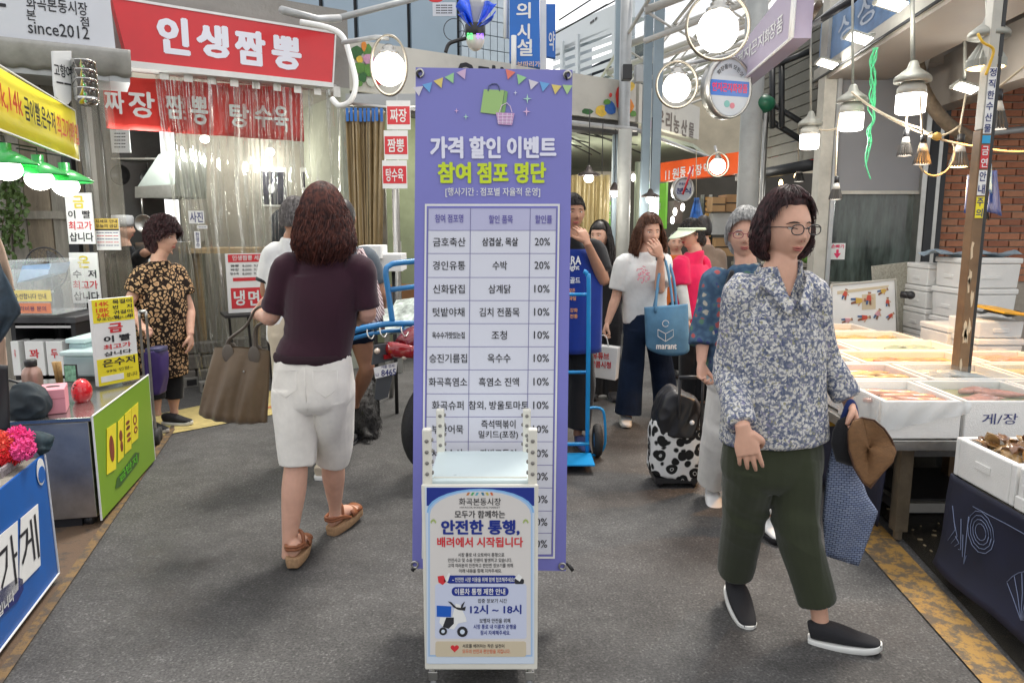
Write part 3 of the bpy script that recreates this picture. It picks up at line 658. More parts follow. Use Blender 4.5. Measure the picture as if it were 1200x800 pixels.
# collar, placket and buttons
m = MB();nk = j['nk'];Fd = V((.10,-1,0)).normalized();Sd = V((1,.10,0)).normalized()
for sg in (-1,1):
    ctrl = [(0,.066,.000),(.052,.048,-.002),(.070,-.005,-.016),(.050,-.074,-.048),(.006,-.122,-.125)]
    def cf(a,b,sg=sg):
        q = cat_rom([nk + Sd*sg*x - Fd*y + V((0,0,z)) for x,y,z in ctrl],8);p = V(q[min(int(a*(len(q) - 1)),len(q) - 1)]);s_ = math.sin(math.pi*a)
        return p + Sd*sg*b*(.014 + .040*a*(1.25 - a)) + V((0,0,.012*math.sin(b*3.1) - .040*b)) - Fd*(.018*b*(1 - 2*a)) + Fd*.012
    m.grid(cf,26,5)
m.build('collar',FLORAL,w12,True,solid=.004)

# ---- straw hat and woven bag in her hand
hb = P(1012,550,2.50)
t = thing('shopping_bag','navy and grey woven bag swinging from the right arm of the walking woman','bag',(hb.x,hb.y,P(990,650,2.5).z))
WEAVE = M('navy_grey_weave',(.1,.12,.2),.8,var=0);n,l,b = nodes_of(WEAVE);tcx = n.new('ShaderNodeTexCoord')
mpx = n.new('ShaderNodeMapping');mpx.inputs['Rotation'].default_value = (R(90),0,R(0));mpx.inputs['Scale'].default_value = (70,70,70);l.new(tcx.outputs['Object'],mpx.inputs[0])
bk = n.new('ShaderNodeTexBrick');bk.inputs['Scale'].default_value = .9;bk.inputs['Color1'].default_value = (.16,.20,.31,1);bk.inputs['Color2'].default_value = (.22,.26,.36,1);bk.inputs['Mortar'].default_value = (.012,.018,.05,1);bk.inputs['Mortar Size'].default_value = .07;bk.inputs['Brick Width'].default_value = 1.1;bk.inputs['Row Height'].default_value = .55
l.new(mpx.outputs[0],bk.inputs['Vector']);l.new(bk.outputs['Color'],b.inputs['Base Color'])
poly = [(972,528),(1000,545),(1014,580),(1029,597),(1006,663),(968,652),(961,600)]
def bagq(a,b,sd):      # a across, b down
    L = [V((976,520)),V((968,560)),V((964,605)),V((968,651))];Rr = [V((1004,546)),V((1016,580)),V((1029,600)),V((1006,663))]
    i = min(int(b*3),2);f = b*3 - i;l0 = L[i].lerp(L[i + 1],f);r0 = Rr[i].lerp(Rr[i + 1],f);q = l0.lerp(r0,a)
    return P(q.x,q.y,2.56 + sd*(.004 + .035*math.sin(math.pi*a) ** .6*math.sin(math.pi*min(1,b*.93 + .07)) + .006*math.sin(a*9 + b*5)))
m = MB();NA,NB = 24,26
m.grid(lambda a,b:bagq(a,b,-1),NA,NB);m.grid(lambda a,b:bagq(1 - a,b,1),NA,NB);m.build('bag_body',WEAVE,t,True,solid=.003)
m = MB();m.tube(spline([bagq(.25,0,-1),P(984,505,2.54),P(990,484,2.52),P(997,470,2.52),P(1003,484,2.53),P(1000,510,2.54),bagq(.85,.02,1)],5),.010,8);m.build('strap',NAVYC,t,True)
t = thing('straw_hat','brown straw sun hat with black crown held in the hand of the walking woman','hat',tuple(P(1015,560,2.45)))
STRAW = M('brown_straw',(.20,.10,.04),.75,var=.2,scale=40,bump=.5,bscale=160,stretch=(1,1,3))
m = MB();c0 = P(1020,532,2.46)
def hatfn(a,b):      # brim folded in two, hanging from the hand
    ang = a*2*math.pi;r = .045 + b*.055;ex,ez = math.cos(ang),math.sin(ang)
    q = V((ex*r*.85,0,ez*r*1.25));k_ = .35*q.x
    q = V((q.x*math.cos(.5) + q.z*.30,-.03*b + .05*abs(ex)*b,q.z - q.x*.25));return c0 + q
m.add([P(*q) for q in ()],[])
out = [(1010,489),(1024,492),(1036,502),(1045,515),(1050,529),(1046,541),(1032,556),(1020,572),(1012,566),(1001,548),(995,528),(994,506),(1000,493)]
cc = V((1018,525))
def br(a,b):
    i = a*len(out);i0_ = int(i) % len(out);f = i - int(i);q = V(out[i0_]).lerp(V(out[(i0_ + 1) % len(out)]),f);p = cc.lerp(q,b);return P(p.x,p.y,2.45 + .03*(1 - b) ** 2 + .012*math.sin(a*12.5))
m.grid(br,52,8);m.build('brim',STRAW,t,True,solid=.006)
m = MB();out2 = [(990,488),(982,492),(976,505),(974,520),(980,540),(1004,548),(1000,520),(1002,500)];cc2 = V((990,516))
def br2(a,b):
    i = a*len(out2);i0_ = int(i) % len(out2);f = i - int(i);q = V(out2[i0_]).lerp(V(out2[(i0_ + 1) % len(out2)]),f);p = cc2.lerp(q,b);return P(p.x,p.y,2.50 - .025*(1 - b*b))
m.grid(br2,40,6);m.build('crown',BLKC,t,True,solid=.004)
m = MB();m.tube([P(*out[i % 13],2.447) for i in range(13)],.0035,6,closed=True);m.build('brim_edge',M('dark_brown_binding',(.06,.025,.012),.7),t,True)

# ---- stall keeper in leopard print
j = jn(5.40,dict(hd=(192,279),nk=(186,306),ls=(170,320,-.12),le=(150,358,-.20),lw=(164,380,-.30),rs=(206,319,.12),re=(222,362,.12),rw=(223,392,.0),
                  lh=(178,405,-.03),rh=(196,405,.05),lk=(180,448,-.05),rk=(203,448,.05),la=(184,482,-.06),ra=(204,480,.05)))
person('curly-haired woman in a leopard print dress and black leggings standing by the restaurant',(j['hd'].x,5.4),j,(1,-.15),vox=.006,build=1.05,look=R(2),
    top=dict(w=(.185,.185,.18),d=(.17,.17,.15),hem=P(188,438,5.4).z,sleeve=.62,sr=(.075,.078),mat=LEO,fold=.006,name='dress',collar=-.01),
    bottom=dict(w=(.15,.075,.068),len=1.55,mat=BLKC,name='leggings'),
    hair=dict(mat=PURPLE_HAIR,r=.002,cap=dict(vol=1.30,low=-.105,side=-.03,hairline=.045,bump=.06,back=1.22),strands=[(1700,short_hair(1.34,-.12,.045,-.03,curl=.014))]),
    hands=[(j['lw'],(.7,-.2,-.4),(0,0,-1),(0,-1,0),1.0,{}),(j['rw'],(.05,-.1,-1),(-1,0,0),(0,-1,0),.5,{})],
    feet=[('l','sneaker',V((j['la'].x - .05,5.22,0)),(1,-.25),0,(BLKKN,M('pale_rubber',(.5,.48,.44),.6))),('r','sneaker',V((j['ra'].x - .05,5.42,0)),(1,-.15),0,(BLKKN,WRUB))])

# ---- man in the white shirt with black cuffs, ahead of the burgundy woman
j = jn(4.35,dict(hd=(347,256),nk=(343,282),ls=(322,298),le=(312,338),lw=(322,372,.1),rs=(372,298),re=(384,340),rw=(375,372,.1),
                  lh=(335,390),rh=(362,390),lk=(338,455),rk=(372,455),la=(342,505,.1),ra=(376,518,-.1)))
person('short-haired man in a white shirt with black cuffs, mostly hidden behind the woman in burgundy',(j['hd'].x,4.35),j,(.35,1),vox=.007,skin=SKIN2,
    top=dict(w=(.18,.175,.18),hem=P(347,400,4.35).z,sleeve=.80,sr=(.07,.068),mat=WTEE,trim=BLKC,fold=.005),
    bottom=dict(w=(.17,.085,.075),len=1.95,mat=BEIGE),eyes=False,
    hair=dict(mat=hair_mat('grey_cropped_hair',(.10,.09,.085),(.25,.23,.22)),cap=dict(vol=1.04,low=-.05,side=0,hairline=.04),strands=[(500,short_hair(1.05,-.06,.05,0))],r=.0015),
    hands=[(j['lw'],(0,.6,-1),(1,0,0),(0,1,0),.5,{}),(j['rw'],(0,.6,-1),(-1,0,0),(0,1,0),.5,{})],
    feet=[('l','sneaker',V((j['la'].x,4.4,0)),(0,1),0,(BEIGE,WRUB)),('r','sneaker',V((j['ra'].x,4.2,0)),(.1,1),0,(BEIGE,WRUB))])

# ---- person in grey T-shirt carrying a pink net bag
j = jn(4.75,dict(hd=(402,256),nk=(402,284),ls=(378,300),le=(370,340),lw=(372,372),rs=(430,302),re=(446,344),rw=(448,372,.15),
                  lh=(395,378),rh=(420,378),lk=(402,425),rk=(430,432),la=(406,490,.1),ra=(416,472,.28)))
person('dark-haired person in a slate grey T-shirt and denim shorts carrying a pink striped net bag',(j['lh'].x,4.8),j,(0,1),vox=.007,skin=SKIN2,eyes=False,
    top=dict(w=(.165,.16,.17),hem=P(400,392,4.75).z,sleeve=.75,sr=(.068,.066),mat=GREYT),
    bottom=dict(w=(.16,.08,.085),len=.42,mat=JEAN,name='shorts'),
    hair=dict(mat=BLACK_HAIR,cap=dict(vol=1.08,low=-.07,side=-.02)),
    hands=[(j['lw'],(0,.3,-1),(1,0,0),(0,1,0),.5,{}),(j['rw'],(0,.6,-1),(-1,0,0),(0,1,0),.5,{})],
    feet=[('l','plain',V((j['la'].x,4.85,0)),(0,1),0,(BLKC,BLKC)),('r','plain',V((j['ra'].x,5.02,0)),(0,1),R(5),(BLKC,BLKC))])
PNET = M('pink_striped_net',(.72,.42,.42),.7,var=.0);n,l,b = nodes_of(PNET);tcx = n.new('ShaderNodeTexCoord');wv = n.new('ShaderNodeTexWave');wv.inputs['Scale'].default_value = 22;wv.inputs['Distortion'].default_value = 2;wv.bands_direction = 'DIAGONAL'
l.new(tcx.outputs['Object'],wv.inputs[0]);rr = ramp(n,[(.3,(.25,.17,.18)),(.6,(.78,.50,.50)),(.9,(.8,.7,.68))]);l.new(wv.outputs['Fac'],rr.inputs[0]);l.new(rr.outputs[0],b.inputs['Base Color'])
def pb(a,b):
    L = [(419,292),(420,318),(424,350),(428,384)];Q = [(424,291),(438,316),(448,350),(452,376)]
    i = min(int(b*3),2);f = b*3 - i;l0 = V(L[i]).lerp(V(L[i + 1]),f);r0 = V(Q[i]).lerp(V(Q[i + 1]),f);q = l0.lerp(r0,a)
    return P(q.x,q.y,4.50 - .07*math.sin(math.pi*a)*math.sin(math.pi*b*.8) + .01*math.sin(14*a + 3*b))
m = MB();m.grid(pb,20,20);o = m.build('net_bag',PNET,None,True,solid=.01);tag(o,'pink striped net bag slung over the shoulder of the person in grey','bag')

# ---- man in the blue apron
j = jn(4.92,dict(hd=(671,250),nk=(668,280),ls=(636,296),le=(632,345),lw=(640,385),rs=(696,292),re=(708,330,-.08),rw=(688,285,-.22),
                  lh=(650,395),rh=(678,395),lk=(648,450),rk=(682,452),la=(648,503),ra=(677,505,-.05)))
man5,_ = person('man in a royal blue apron holding a hand to his face beside the purple banner',(j['hd'].x,4.9),j,(.25,-1),vox=.0055,skin=SKIN2,build=1.05,
    top=dict(w=(.18,.18,.19),hem=P(665,405,4.92).z,sleeve=.72,sr=(.075,.072),mat=BLKC),bottom=dict(w=(.18,.09,.08),len=1.95,mat=BLKC),
    hair=dict(mat=BLACK_HAIR,cap=dict(vol=1.06,low=-.04,side=.01,hairline=.05),strands=[(500,short_hair(1.07,-.05,.05,.01))],r=.0015),
    hands=[(j['lw'],(0,-.2,-1),(1,0,0),(0,-1,0),.4,{}),(j['rw'],P(678,262,4.76) - j['rw'],(-.6,1,0),(-1,0,.4),.35,{})],
    feet=[('l','plain',V((j['la'].x,4.95,0)),(-.1,-1),0,(NAVYC,BLKC)),('r','plain',V((j['ra'].x + .01,4.88,0)),(.15,-1),0,(NAVYC,BLKC),.27)])
m = MB();apl = front(4.92 - .155)
m.grid(lambda a,b:apl.W((lambda p:p.x)(P(640 + (a)*(66 if b > .35 else 56 + 10*b/.35),400,4.76)),P(665,292 + b*122,4.76).z,.09*(2*a - 1) ** 2 - .02 - .02*b + .006*math.sin(a*15 + b*4)),20,20)
ap = m.build('apron',APR,man5,True,solid=.006)
m = MB();W_ = lambda st,x0,y0,x1,y1:m.pxtext(front(4.72),st,x0,y0,x1,y1,0,.03)
W_('TERRA',652,300,681,310);W_('Light',664,310,679,318);W_('골드',668,325,680,332);m.build('lettering',WHITE,ap)
m = MB();W_('모든',667,338,674,343);W_('과일',667,347,675,352);W_('강화',668,361,677,366);W_('전통',668,368,677,373);m.build('lettering',M('orange_print',(.8,.35,.12),.6,var=0),ap)

# ---- black-clothed woman behind him
j = jn(6.3,dict(hd=(703,277),nk=(705,300),ls=(690,312),le=(686,345),lw=(692,372),rs=(720,312),re=(724,345),rw=(716,372),lh=(698,380),rh=(716,380),lk=(697,425),rk=(716,425),la=(697,462),ra=(716,462)))
person('long-haired woman all in black standing behind the man in the apron',(j['hd'].x,6.3),j,(-.7,-1),vox=.008,
    top=dict(w=(.17,.16,.17),hem=P(700,392,6.3).z,sleeve=1.9,sr=(.06,.05),mat=BLKC),bottom=dict(w=(.17,.085,.075),len=1.98,mat=BLKC),
    hair=dict(mat=BLACK_HAIR,cap=dict(vol=1.12,low=-.1,side=-.07,hairline=.055),mass=[([(.0,.05,0),(0,.06,-.1),(0,.06,-.20)],[(.09,.06),(.10,.06),(.08,.04)],(1,0,0))],strands=[(400,long_hair(0,1.9,-.25,.12,1.14,.006,.02))],r=.0025),
    feet=[('l','plain',V((j['la'].x,6.35,0)),(-.2,-1),0,(BLKC,BLKC)),('r','plain',V((j['ra'].x,6.3,0)),(.1,-1),0,(BLKC,BLKC))])

# ---- woman in the white printed T-shirt with blue tote
j = jn(5.45,dict(hd=(761,272),nk=(757,297),ls=(731,308),le=(722,348),lw=(712,378,-.06),rs=(776,306),re=(773,340,-.12),rw=(774,300,-.22),
                  lh=(745,385),rh=(768,385),lk=(740,438),rk=(777,440,.08),la=(736,486,-.02),ra=(782,485,.2)))
person('woman in a white T-shirt with a pink print, hand raised to her face',(j['hd'].x,5.45),j,(.22,-1),vox=.0055,look=R(6),
    top=dict(w=(.172,.160,.175),hem=P(750,376,5.45).z,sleeve=.80,sr=(.068,.070),mat=WTEE,fold=.005,name='t_shirt'),
    bottom=dict(w=(.165,.088,.10),len=1.97,mat=JEAN,name='jeans'),
    hair=dict(mat=CHEST_HAIR,r=.002,cap=dict(vol=1.12,low=-.1,side=-.08,hairline=.068),mass=[([(-.06,.02,.02),(-.085,.01,-.06),(-.10,-.0,-.16)],[(.03,.05),(.04,.05),(.025,.03)],(1,0,0)),([(.06,.03,.02),(.08,.03,-.06),(.085,.03,-.14)],[(.03,.05),(.035,.05),(.02,.03)],(1,0,0))],
              strands=[(1100,long_hair(.2,2.15,-.20,.125,1.16,.009,.03,thr=(1.2,1.65))),(600,short_hair(1.15,-.09,.07,-.07))]),
    hands=[(j['lw'],(-.35,-.2,-.9),(1,0,0),(0,-1,0),1.1,{}),(j['rw'],P(768,286,5.2) - j['rw'],(-.3,1,0),(-1,0,.3),.45,{})],
    feet=[('l','plain',V((j['la'].x - .01,5.50,0)),(-.1,-1),0,(WSH,WRUB)),('r','plain',V((j['ra'].x,5.72,0)),(.1,-1),R(10),(WSH,WRUB))])
# print on the shirt: a loose pink ink rosette that follows the cloth
m = MB();rnd = random.Random(4);ch = P(754,322,5.45 - .165)
for i in range(60):
    a = rnd.uniform(0,6.28);r_ = .06*math.sqrt(rnd.random());c = ch + V((math.cos(a)*r_*.9,.012*(r_/.06) ** 2 + .004,math.sin(a)*r_));m.ball(c,(.006,.0018,.005),6,4)
m.build('shirt_print',M('pink_screen_print',(.80,.36,.42),.8,var=.2),[o for o in bpy.data.objects if o.name.startswith('person') and 'pink print' in o.get('label','')][0])
m = MB();m.lathe([(.030,-.012),(.033,-.008),(.033,.008),(.030,.012)],P(774,303,5.25),16,P(773,340,5.33) - P(774,300,5.23));o = m.build('wristwatch',BLACK,None,True);tag(o,'black wristwatch on the raised arm of the woman in white','watch')
TOTE = M('blue_canvas',(.10,.24,.38),.85,var=.12,scale=20,bump=.3,bscale=350)
tb = thing('tote_bag','blue canvas tote with a white reader emblem carried by the woman in white','bag',tuple(P(780,417,5.2)))
def tfn(a,b,sd):
    q = V((755,360)).lerp(V((806,356)),a).lerp(V((757,405)).lerp(V((808,410)),a),b);yy = q.y + (9*math.sin(math.pi*a) ** .5 if b > .8 else 0)*(b - .8)*5
    return P(q.x,yy,5.18 + sd*(.01 + .05*math.sin(math.pi*a) ** .5*math.sin(math.pi*min(1,.15 + b*.8)) + .006*math.sin(a*12 + b*3)))
m = MB();m.grid(lambda a,b:tfn(a,b,-1),24,20);m.grid(lambda a,b:tfn(1 - a,b,1),24,20);m.build('bag_body',TOTE,tb,True,solid=.003)
for x,sd in ((768,-1),(784,1)):
    m = MB();m.tube(spline([P(768,366,5.13),P(771,330,5.22),P(778,303,5.33),P(785,330,5.25),P(789,364,5.14)] if sd < 0 else [P(766,362,5.22),P(774,325,5.32),P(780,302,5.42),P(789,325,5.32),P(793,360,5.22)],4),.010,6);m.build('strap',TOTE,tb,True)
pe = front(5.115);m = MB();m.ring(pe,*pe.uz(780,379),.024,.004,-.002,.002,20)
m.tube([pe.W(*pe.uz(*q),0) for q in ((771,386),(780,391),(789,386),(789,394),(780,400),(771,394),(771,386))],.0022,5);m.tube([pe.W(*pe.uz(780,391),0),pe.W(*pe.uz(780,400),0)],.0022,5)
m.pxtext(pe,'marant',769,403,793,409,0,.03);m.build('emblem',WHITE,tb)
# paper bag in her other hand
t = thing('paper_bag','white paper carrier bag with red lettering held by the woman in the white T-shirt','bag',tuple(P(707,440,5.28)))
pf = PL(P(690,440,5.28).xy,P(723,440,5.20).xy)
m = MB();q = [pf.uz(691,404),pf.uz(691,441),pf.uz(721,446),pf.uz(724,408)];m.prism(pf,q,0,.09);m.build('bag_body',PAPER,t,bevel=.004)
m = MB();m.tube(spline([pf.W(*pf.uz(699,406),.0),pf.W(*pf.uz(702,394),0),pf.W(*pf.uz(710,394),0),pf.W(*pf.uz(713,406),0)],4),.004,6);m.build('handle',PAPER,t,True)
m = MB();m.pxtext(pf,'유튜브',694,413,714,421,-.002,.035);m.pxtext(pf,'달콤시청',692,423,716,431,-.002,.035);m.build('lettering',REDINK,t)

# ---- woman in hot pink with a sun visor
j = jn(6.05,dict(hd=(810,275),nk=(815,297),ls=(797,309,-.1),le=(800,342,-.14),lw=(806,376,-.14),rs=(823,309,.12),re=(828,342,.12),rw=(822,372,.05),
                  lh=(808,380),rh=(819,380),lk=(806,425),rk=(820,425),la=(805,468),ra=(822,468)))
w8,hm8 = person('woman in a hot pink T-shirt, white sun visor and white sleeve guards',(j['hd'].x,6.05),j,(-1,-.35),vox=.0065,lips=LIPR,
    top=dict(w=(.16,.15,.165),d=(.13,.12,.13),hem=P(812,376,6.05).z,sleeve=.75,sr=(.068,.07),mat=PINKC),bottom=dict(w=(.155,.08,.07),len=1.98,mat=BLKC),
    hair=dict(mat=BLACK_HAIR,cap=dict(vol=1.08,low=-.07,side=-.03),mass=[([(0,.09,0),(0,.11,-.05),(0,.10,-.09)],[(.03,.03),(.035,.035),(.02,.02)],(1,0,0))],strands=[(300,short_hair(1.1,-.08,.05,-.02))],r=.002),glasses=BLACK,
    hands=[(j['lw'],(0,-.2,-1),(1,0,0),(0,-1,0),.5,{}),(j['rw'],(0,-.2,-1),(-1,0,0),(0,-1,0),.5,{})],
    feet=[('l','plain',V((j['la'].x,6.05,0)),(-1,-.3),0,(BLKC,WRUB)),('r','plain',V((j['ra'].x,6.15,0)),(-1,-.3),0,(BLKC,WRUB))])
m = MB();loft(m,[P(798,335,5.92),P(800,343,5.91),P(806,374,5.91)],[.046,.044,.034],(0,1,0),14,4);m.build('sleeve_guard',WTEE,w8,True)
VIS = M('pale_green_visor',(.62,.70,.52),.5,var=.05);m = MB();hc = j['hd']
def vz(a,b):
    ang = -math.pi/2 + (a - .5)*3.0;r0 = V((.083*math.cos(ang),.100*math.sin(ang),.052));w_ = max(0,math.cos((a - .5)*3.0)) ** 1.3;return hc + hm8 @ V((r0.x*1.08 + math.cos(ang)*.085*w_*b,r0.y*1.08 + math.sin(ang)*.085*w_*b,r0.z - .075*w_*b - .012))
m.grid(vz,24,8);o = m.build('visor_brim',VIS,None,True,solid=.004);o.name = 'sun_visor';tag(o,'pale sun visor worn by the woman in hot pink','sun visor')
m = MB();m.tube([hc + hm8 @ V((.091*math.cos(a),.108*math.sin(a) + .004,.045)) for a in [i/24*6.283 for i in range(24)]],.012,8,closed=True);
ROOT[o.name] = o.location.copy();m.build('band',VIS,o,True)

# ---- people farther back
j = jn(7.3,dict(hd=(792,285),nk=(793,300),ls=(780,310),le=(778,335),lw=(782,355),rs=(805,310),re=(807,335),rw=(802,355),lh=(786,365),rh=(799,365),lk=(786,400),rk=(799,400),la=(786,433),ra=(799,433)))
person('dark-haired person in an orange shirt between the women in white and in pink',(j['hd'].x,7.3),j,(-.1,-1),vox=.009,hs=.92,top=dict(w=(.17,.16,.17),hem=P(790,372,7.3).z,sleeve=1.0,mat=ORNG),bottom=dict(w=(.16,.08,.075),len=1.98,mat=BLKC),hair=dict(mat=BLACK_HAIR,cap=dict(vol=1.08,low=-.07)),
    feet=[('l','plain',V((j['la'].x,7.3,0)),(0,-1),0,(BLKC,BLKC)),('r','plain',V((j['ra'].x,7.3,0)),(0,-1),0,(BLKC,BLKC))])
j = jn(7.0,dict(hd=(824,268),nk=(826,288),ls=(812,300),le=(812,328),lw=(818,350),rs=(842,300),re=(846,328),rw=(838,350),lh=(820,360),rh=(834,360),lk=(820,400),rk=(834,400),la=(820,440),ra=(834,440)))
person('person in a taupe T-shirt with short black hair, facing away behind the woman in pink',(j['hd'].x,7.0),j,(.1,1),vox=.009,eyes=False,top=dict(w=(.17,.16,.17),hem=P(828,368,7.0).z,sleeve=.8,mat=TAUPE),bottom=dict(w=(.16,.08,.075),len=1.98,mat=BLKC),hair=dict(mat=BLACK_HAIR,cap=dict(vol=1.08,low=-.07)),
    feet=[('l','plain',V((j['la'].x,7.0,0)),(0,1),0,(BLKC,BLKC)),('r','plain',V((j['ra'].x,7.0,0)),(0,1),0,(BLKC,BLKC))])

# ---- grey-haired woman with a shopping trolley
j = jn(3.72,dict(hd=(873,276),nk=(874,312),ls=(838,330),le=(824,388,-.02),lw=(822,424,-.08),rs=(905,330),re=(918,388),rw=(915,428),
                  lh=(852,440),rh=(884,440),lk=(846,508,.05),rk=(888,520,-.10),la=(834,566,.18),ra=(898,606,-.28)))
person('grey-haired woman in glasses and a blue flowered blouse behind the walking woman',(j['hd'].x,3.7),j,(-.30,-1),vox=.0055,hs=1.0,skin=SKIN,
    top=dict(w=(.20,.19,.19),d=(.13,.13,.125),hem=P(870,436,3.72).z,sleeve=1.45,sr=(.07,.068),mat=BLUEF,fold=.006,name='blouse'),bottom=dict(w=(.185,.095,.085),len=1.95,mat=WPANT,fold=.008,crease=.008),
    hair=dict(mat=GREY_HAIR,grey=1,r=.0016,cap=dict(vol=1.16,low=-.10,side=-.055,hairline=.078),strands=[(1800,short_hair(1.18,-.11,.078,-.055,curl=.0015))]),glasses=M('rose_frames',(.25,.05,.07),.3,var=0),
    hands=[(j['lw'],(-.05,-.35,-1),(.6,-.6,0),(1,-.3,0),1.0,{}),(j['rw'],(0,-.3,-1),(-1,0,0),(0,-1,0),.5,{})],
    feet=[('l','sneaker',P(833,586,3.92) - V((0,0,0)),(-.12,-1),R(10),(WSH,WRUB)),('r','sneaker',V((j['ra'].x,3.48,.0)),(.05,-1),0,(WSH,BLACK))])
m = MB();m.tube(spline([P(858,318,3.66),P(848,350,3.57),P(848,390,3.57)],5),.012,6);o = m.build('bag_strap',BLKC,None,True);o.name = 'shoulder_bag_strap';tag(o,'black shoulder strap across the blue flowered blouse','strap')

# her trolley
t = thing('shopping_trolley','black shopping trolley with black and white ring pattern pulled by the grey-haired woman','trolley',tuple(G(795,572)))
yt = G(795,572).y
RING = vor_pattern('black_rings_on_white_cloth',17,[(.0,(.015,.015,.015)),(.12,(.02,.02,.02)),(.17,(.62,.62,.60)),(.22,(.02,.02,.02)),(.52,(.015,.015,.015)),(.58,(.70,.70,.68))],warp=.15)
def box_loft(m,rows,yy,dep,sub=4):     # rows: (x0px, x1px, ypx)
    cs = [];rs = []
    for x0,x1,y in rows:a,b = P(x0,y,yy),P(x1,y,yy);cs.append((a + b)/2 + V((0,dep/2,0)));rs.append(((b - a).length/2,dep/2))
    loft(m,cs,rs,(1,0,0),24,sub,4)
m = MB();box_loft(m,[(764,822,562),(764,826,550),(765,828,515),(770,828,500)],yt,.22);remesh(m,'bag_body',RING,t,.008,2,folds(.005,14,3,.6))
m = MB();box_loft(m,[(770,823,512),(771,824,495),(776,824,478),(784,820,468),(792,815,464)],yt - .01,.24);remesh(m,'bag_top',M('black_nylon',(.014,.014,.016),.4,var=.1),t,.008,2,folds(.010,22,8,.8))
m = MB()
for x in (797,824):m.tube([P(x - 3,520,yt + .02),P(x,441,yt - .06)],.008,8)
m.tube([P(796,442,yt - .06),P(826,442,yt - .06)],.011,8);m.build('handle',BLACK,t,True)
m = MB();m.pbox(front(yt),P(768,563,yt).x,P(817,563,yt).x,.03,.06,0,.2);m.build('base',BLACK,t)
for x in (773,812):
    p = P(x,570,yt + .03);m = MB();m.lathe([(.028,-.012),(.030,0),(.028,.012)],V((p.x,p.y,.03)),16,(1,0,0));m.build('wheel',BLACK,t,True)
m = MB();m.ball(P(811,495,yt - .03),.014,12,8);m.build('button',WHITE,t,True)
m = MB();m.ball(P(803,472,yt + .03),(.04,.04,.012),12,8);m.build('purse',M('pink_flower_cloth',(.6,.3,.28),.7,var=.5,scale=60),t,True)

# ---- cook in the restaurant kitchen
j = jn(6.75,dict(hd=(144,268),nk=(147,290),ls=(134,306),le=(136,332),lw=(160,330,-.1),rs=(162,304),re=(170,296,-.1),rw=(186,290,-.1),lh=(143,360),rh=(158,360),lk=(143,400),rk=(158,400),la=(143,440),ra=(158,440)))
t,hmc = person('cook in a dark uniform and grey cap working behind the clear curtain',(j['hd'].x,6.75),j,(1,.3),vox=.009,top=dict(w=(.18,.17,.18),hem=P(150,372,6.75).z,sleeve=.9,mat=BLKC),bottom=dict(w=(.16,.08,.075),len=1.98,mat=BLKC),hair=dict(mat=BLACK_HAIR,cap=dict(vol=1.05,low=-.05)),
    hands=[(j['rw'],(1,0,-.2),(0,0,-1),(0,-1,0),.5,{})],feet=[('l','plain',V((j['la'].x,6.75,0)),(1,0),0,(BLKC,BLKC)),('r','plain',V((j['ra'].x,6.8,0)),(1,0),0,(BLKC,BLKC))])
m = MB();m.lathe([(.088,.02),(.094,.05),(.098,.10),(.085,.12),(.02,.125)],j['hd'],24);o = m.build('chef_cap',M('grey_cap_cloth',(.45,.45,.46),.8),None,True);tag(o,'grey cap on the cook in the kitchen','cap')

# ---- small grey dog behind the white shorts
t = thing('dog','small shaggy grey dog sitting beside the motorcycle, seen from behind','dog',tuple(G(427,512)))
d0 = G(427,512);fx = lambda x,y,dy=0.:P(x,y,d0.y + dy)
m = MB();loft(m,[fx(427,500,.02),fx(427,485,.03),fx(428,470,.08),fx(430,458,.14),fx(432,450,.19)],[(.085,.10),(.092,.11),(.078,.095),(.062,.075),(.05,.055)],(1,0,0),20,4)
m.ball(fx(434,441,.24),(.055,.06,.052),18,12);loft(m,[fx(434,443,.28),fx(435,446,.36)],[.03,.018],(1,0,0),12,3)
for x,y0_ in ((417,0),(438,0)):
    loft(m,[fx(x,490,.05),fx(x,504,.0),fx(x,511,-.03)],[(.04,.06),(.032,.045),(.028,.03)],(1,0,0),12,3)
for x in (421,437):loft(m,[fx(x,475,.2),fx(x,495,.22),fx(x,507,.2)],[.03,.022,.022],(1,0,0),10,3)
for sg in (-1,1):loft(m,[fx(434,436,.24) + V((sg*.045,0,.01)),fx(434,440,.24) + V((sg*.06,0,-.02)),fx(434,445,.24) + V((sg*.058,0,-.05))],[(.018,.022),(.012,.024),(.006,.014)],(1,0,0),10,3)
loft(m,[fx(427,500,-.05),fx(430,508,-.12),fx(436,511,-.16)],[.02,.018,.01],(1,0,0),10,3)
DOGM = M('grey_dog_fur',(.07,.068,.066),.9,var=.8,scale=13,bump=.6,bscale=200);remesh(m,'body',DOGM,t,.007,2,folds(.006,40,2,1))
bo = t.children[-1];me = bo.data;m = MB();rnd = random.Random(9);o0 = ROOT[t.name]
for i in range(1800):
    v = me.vertices[rnd.randrange(len(me.vertices))];nn = V(v.normal);p = V(v.co) + o0;q = p + nn*.012 + V((rnd.uniform(-.01,.01),rnd.uniform(-.01,.01),-.012));m.tube([p,q,q + V((rnd.uniform(-.01,.01),0,-.02))],[.0018,.0016,.0004],3,False)
stuff(m.build('fur',DOGM,t,True))
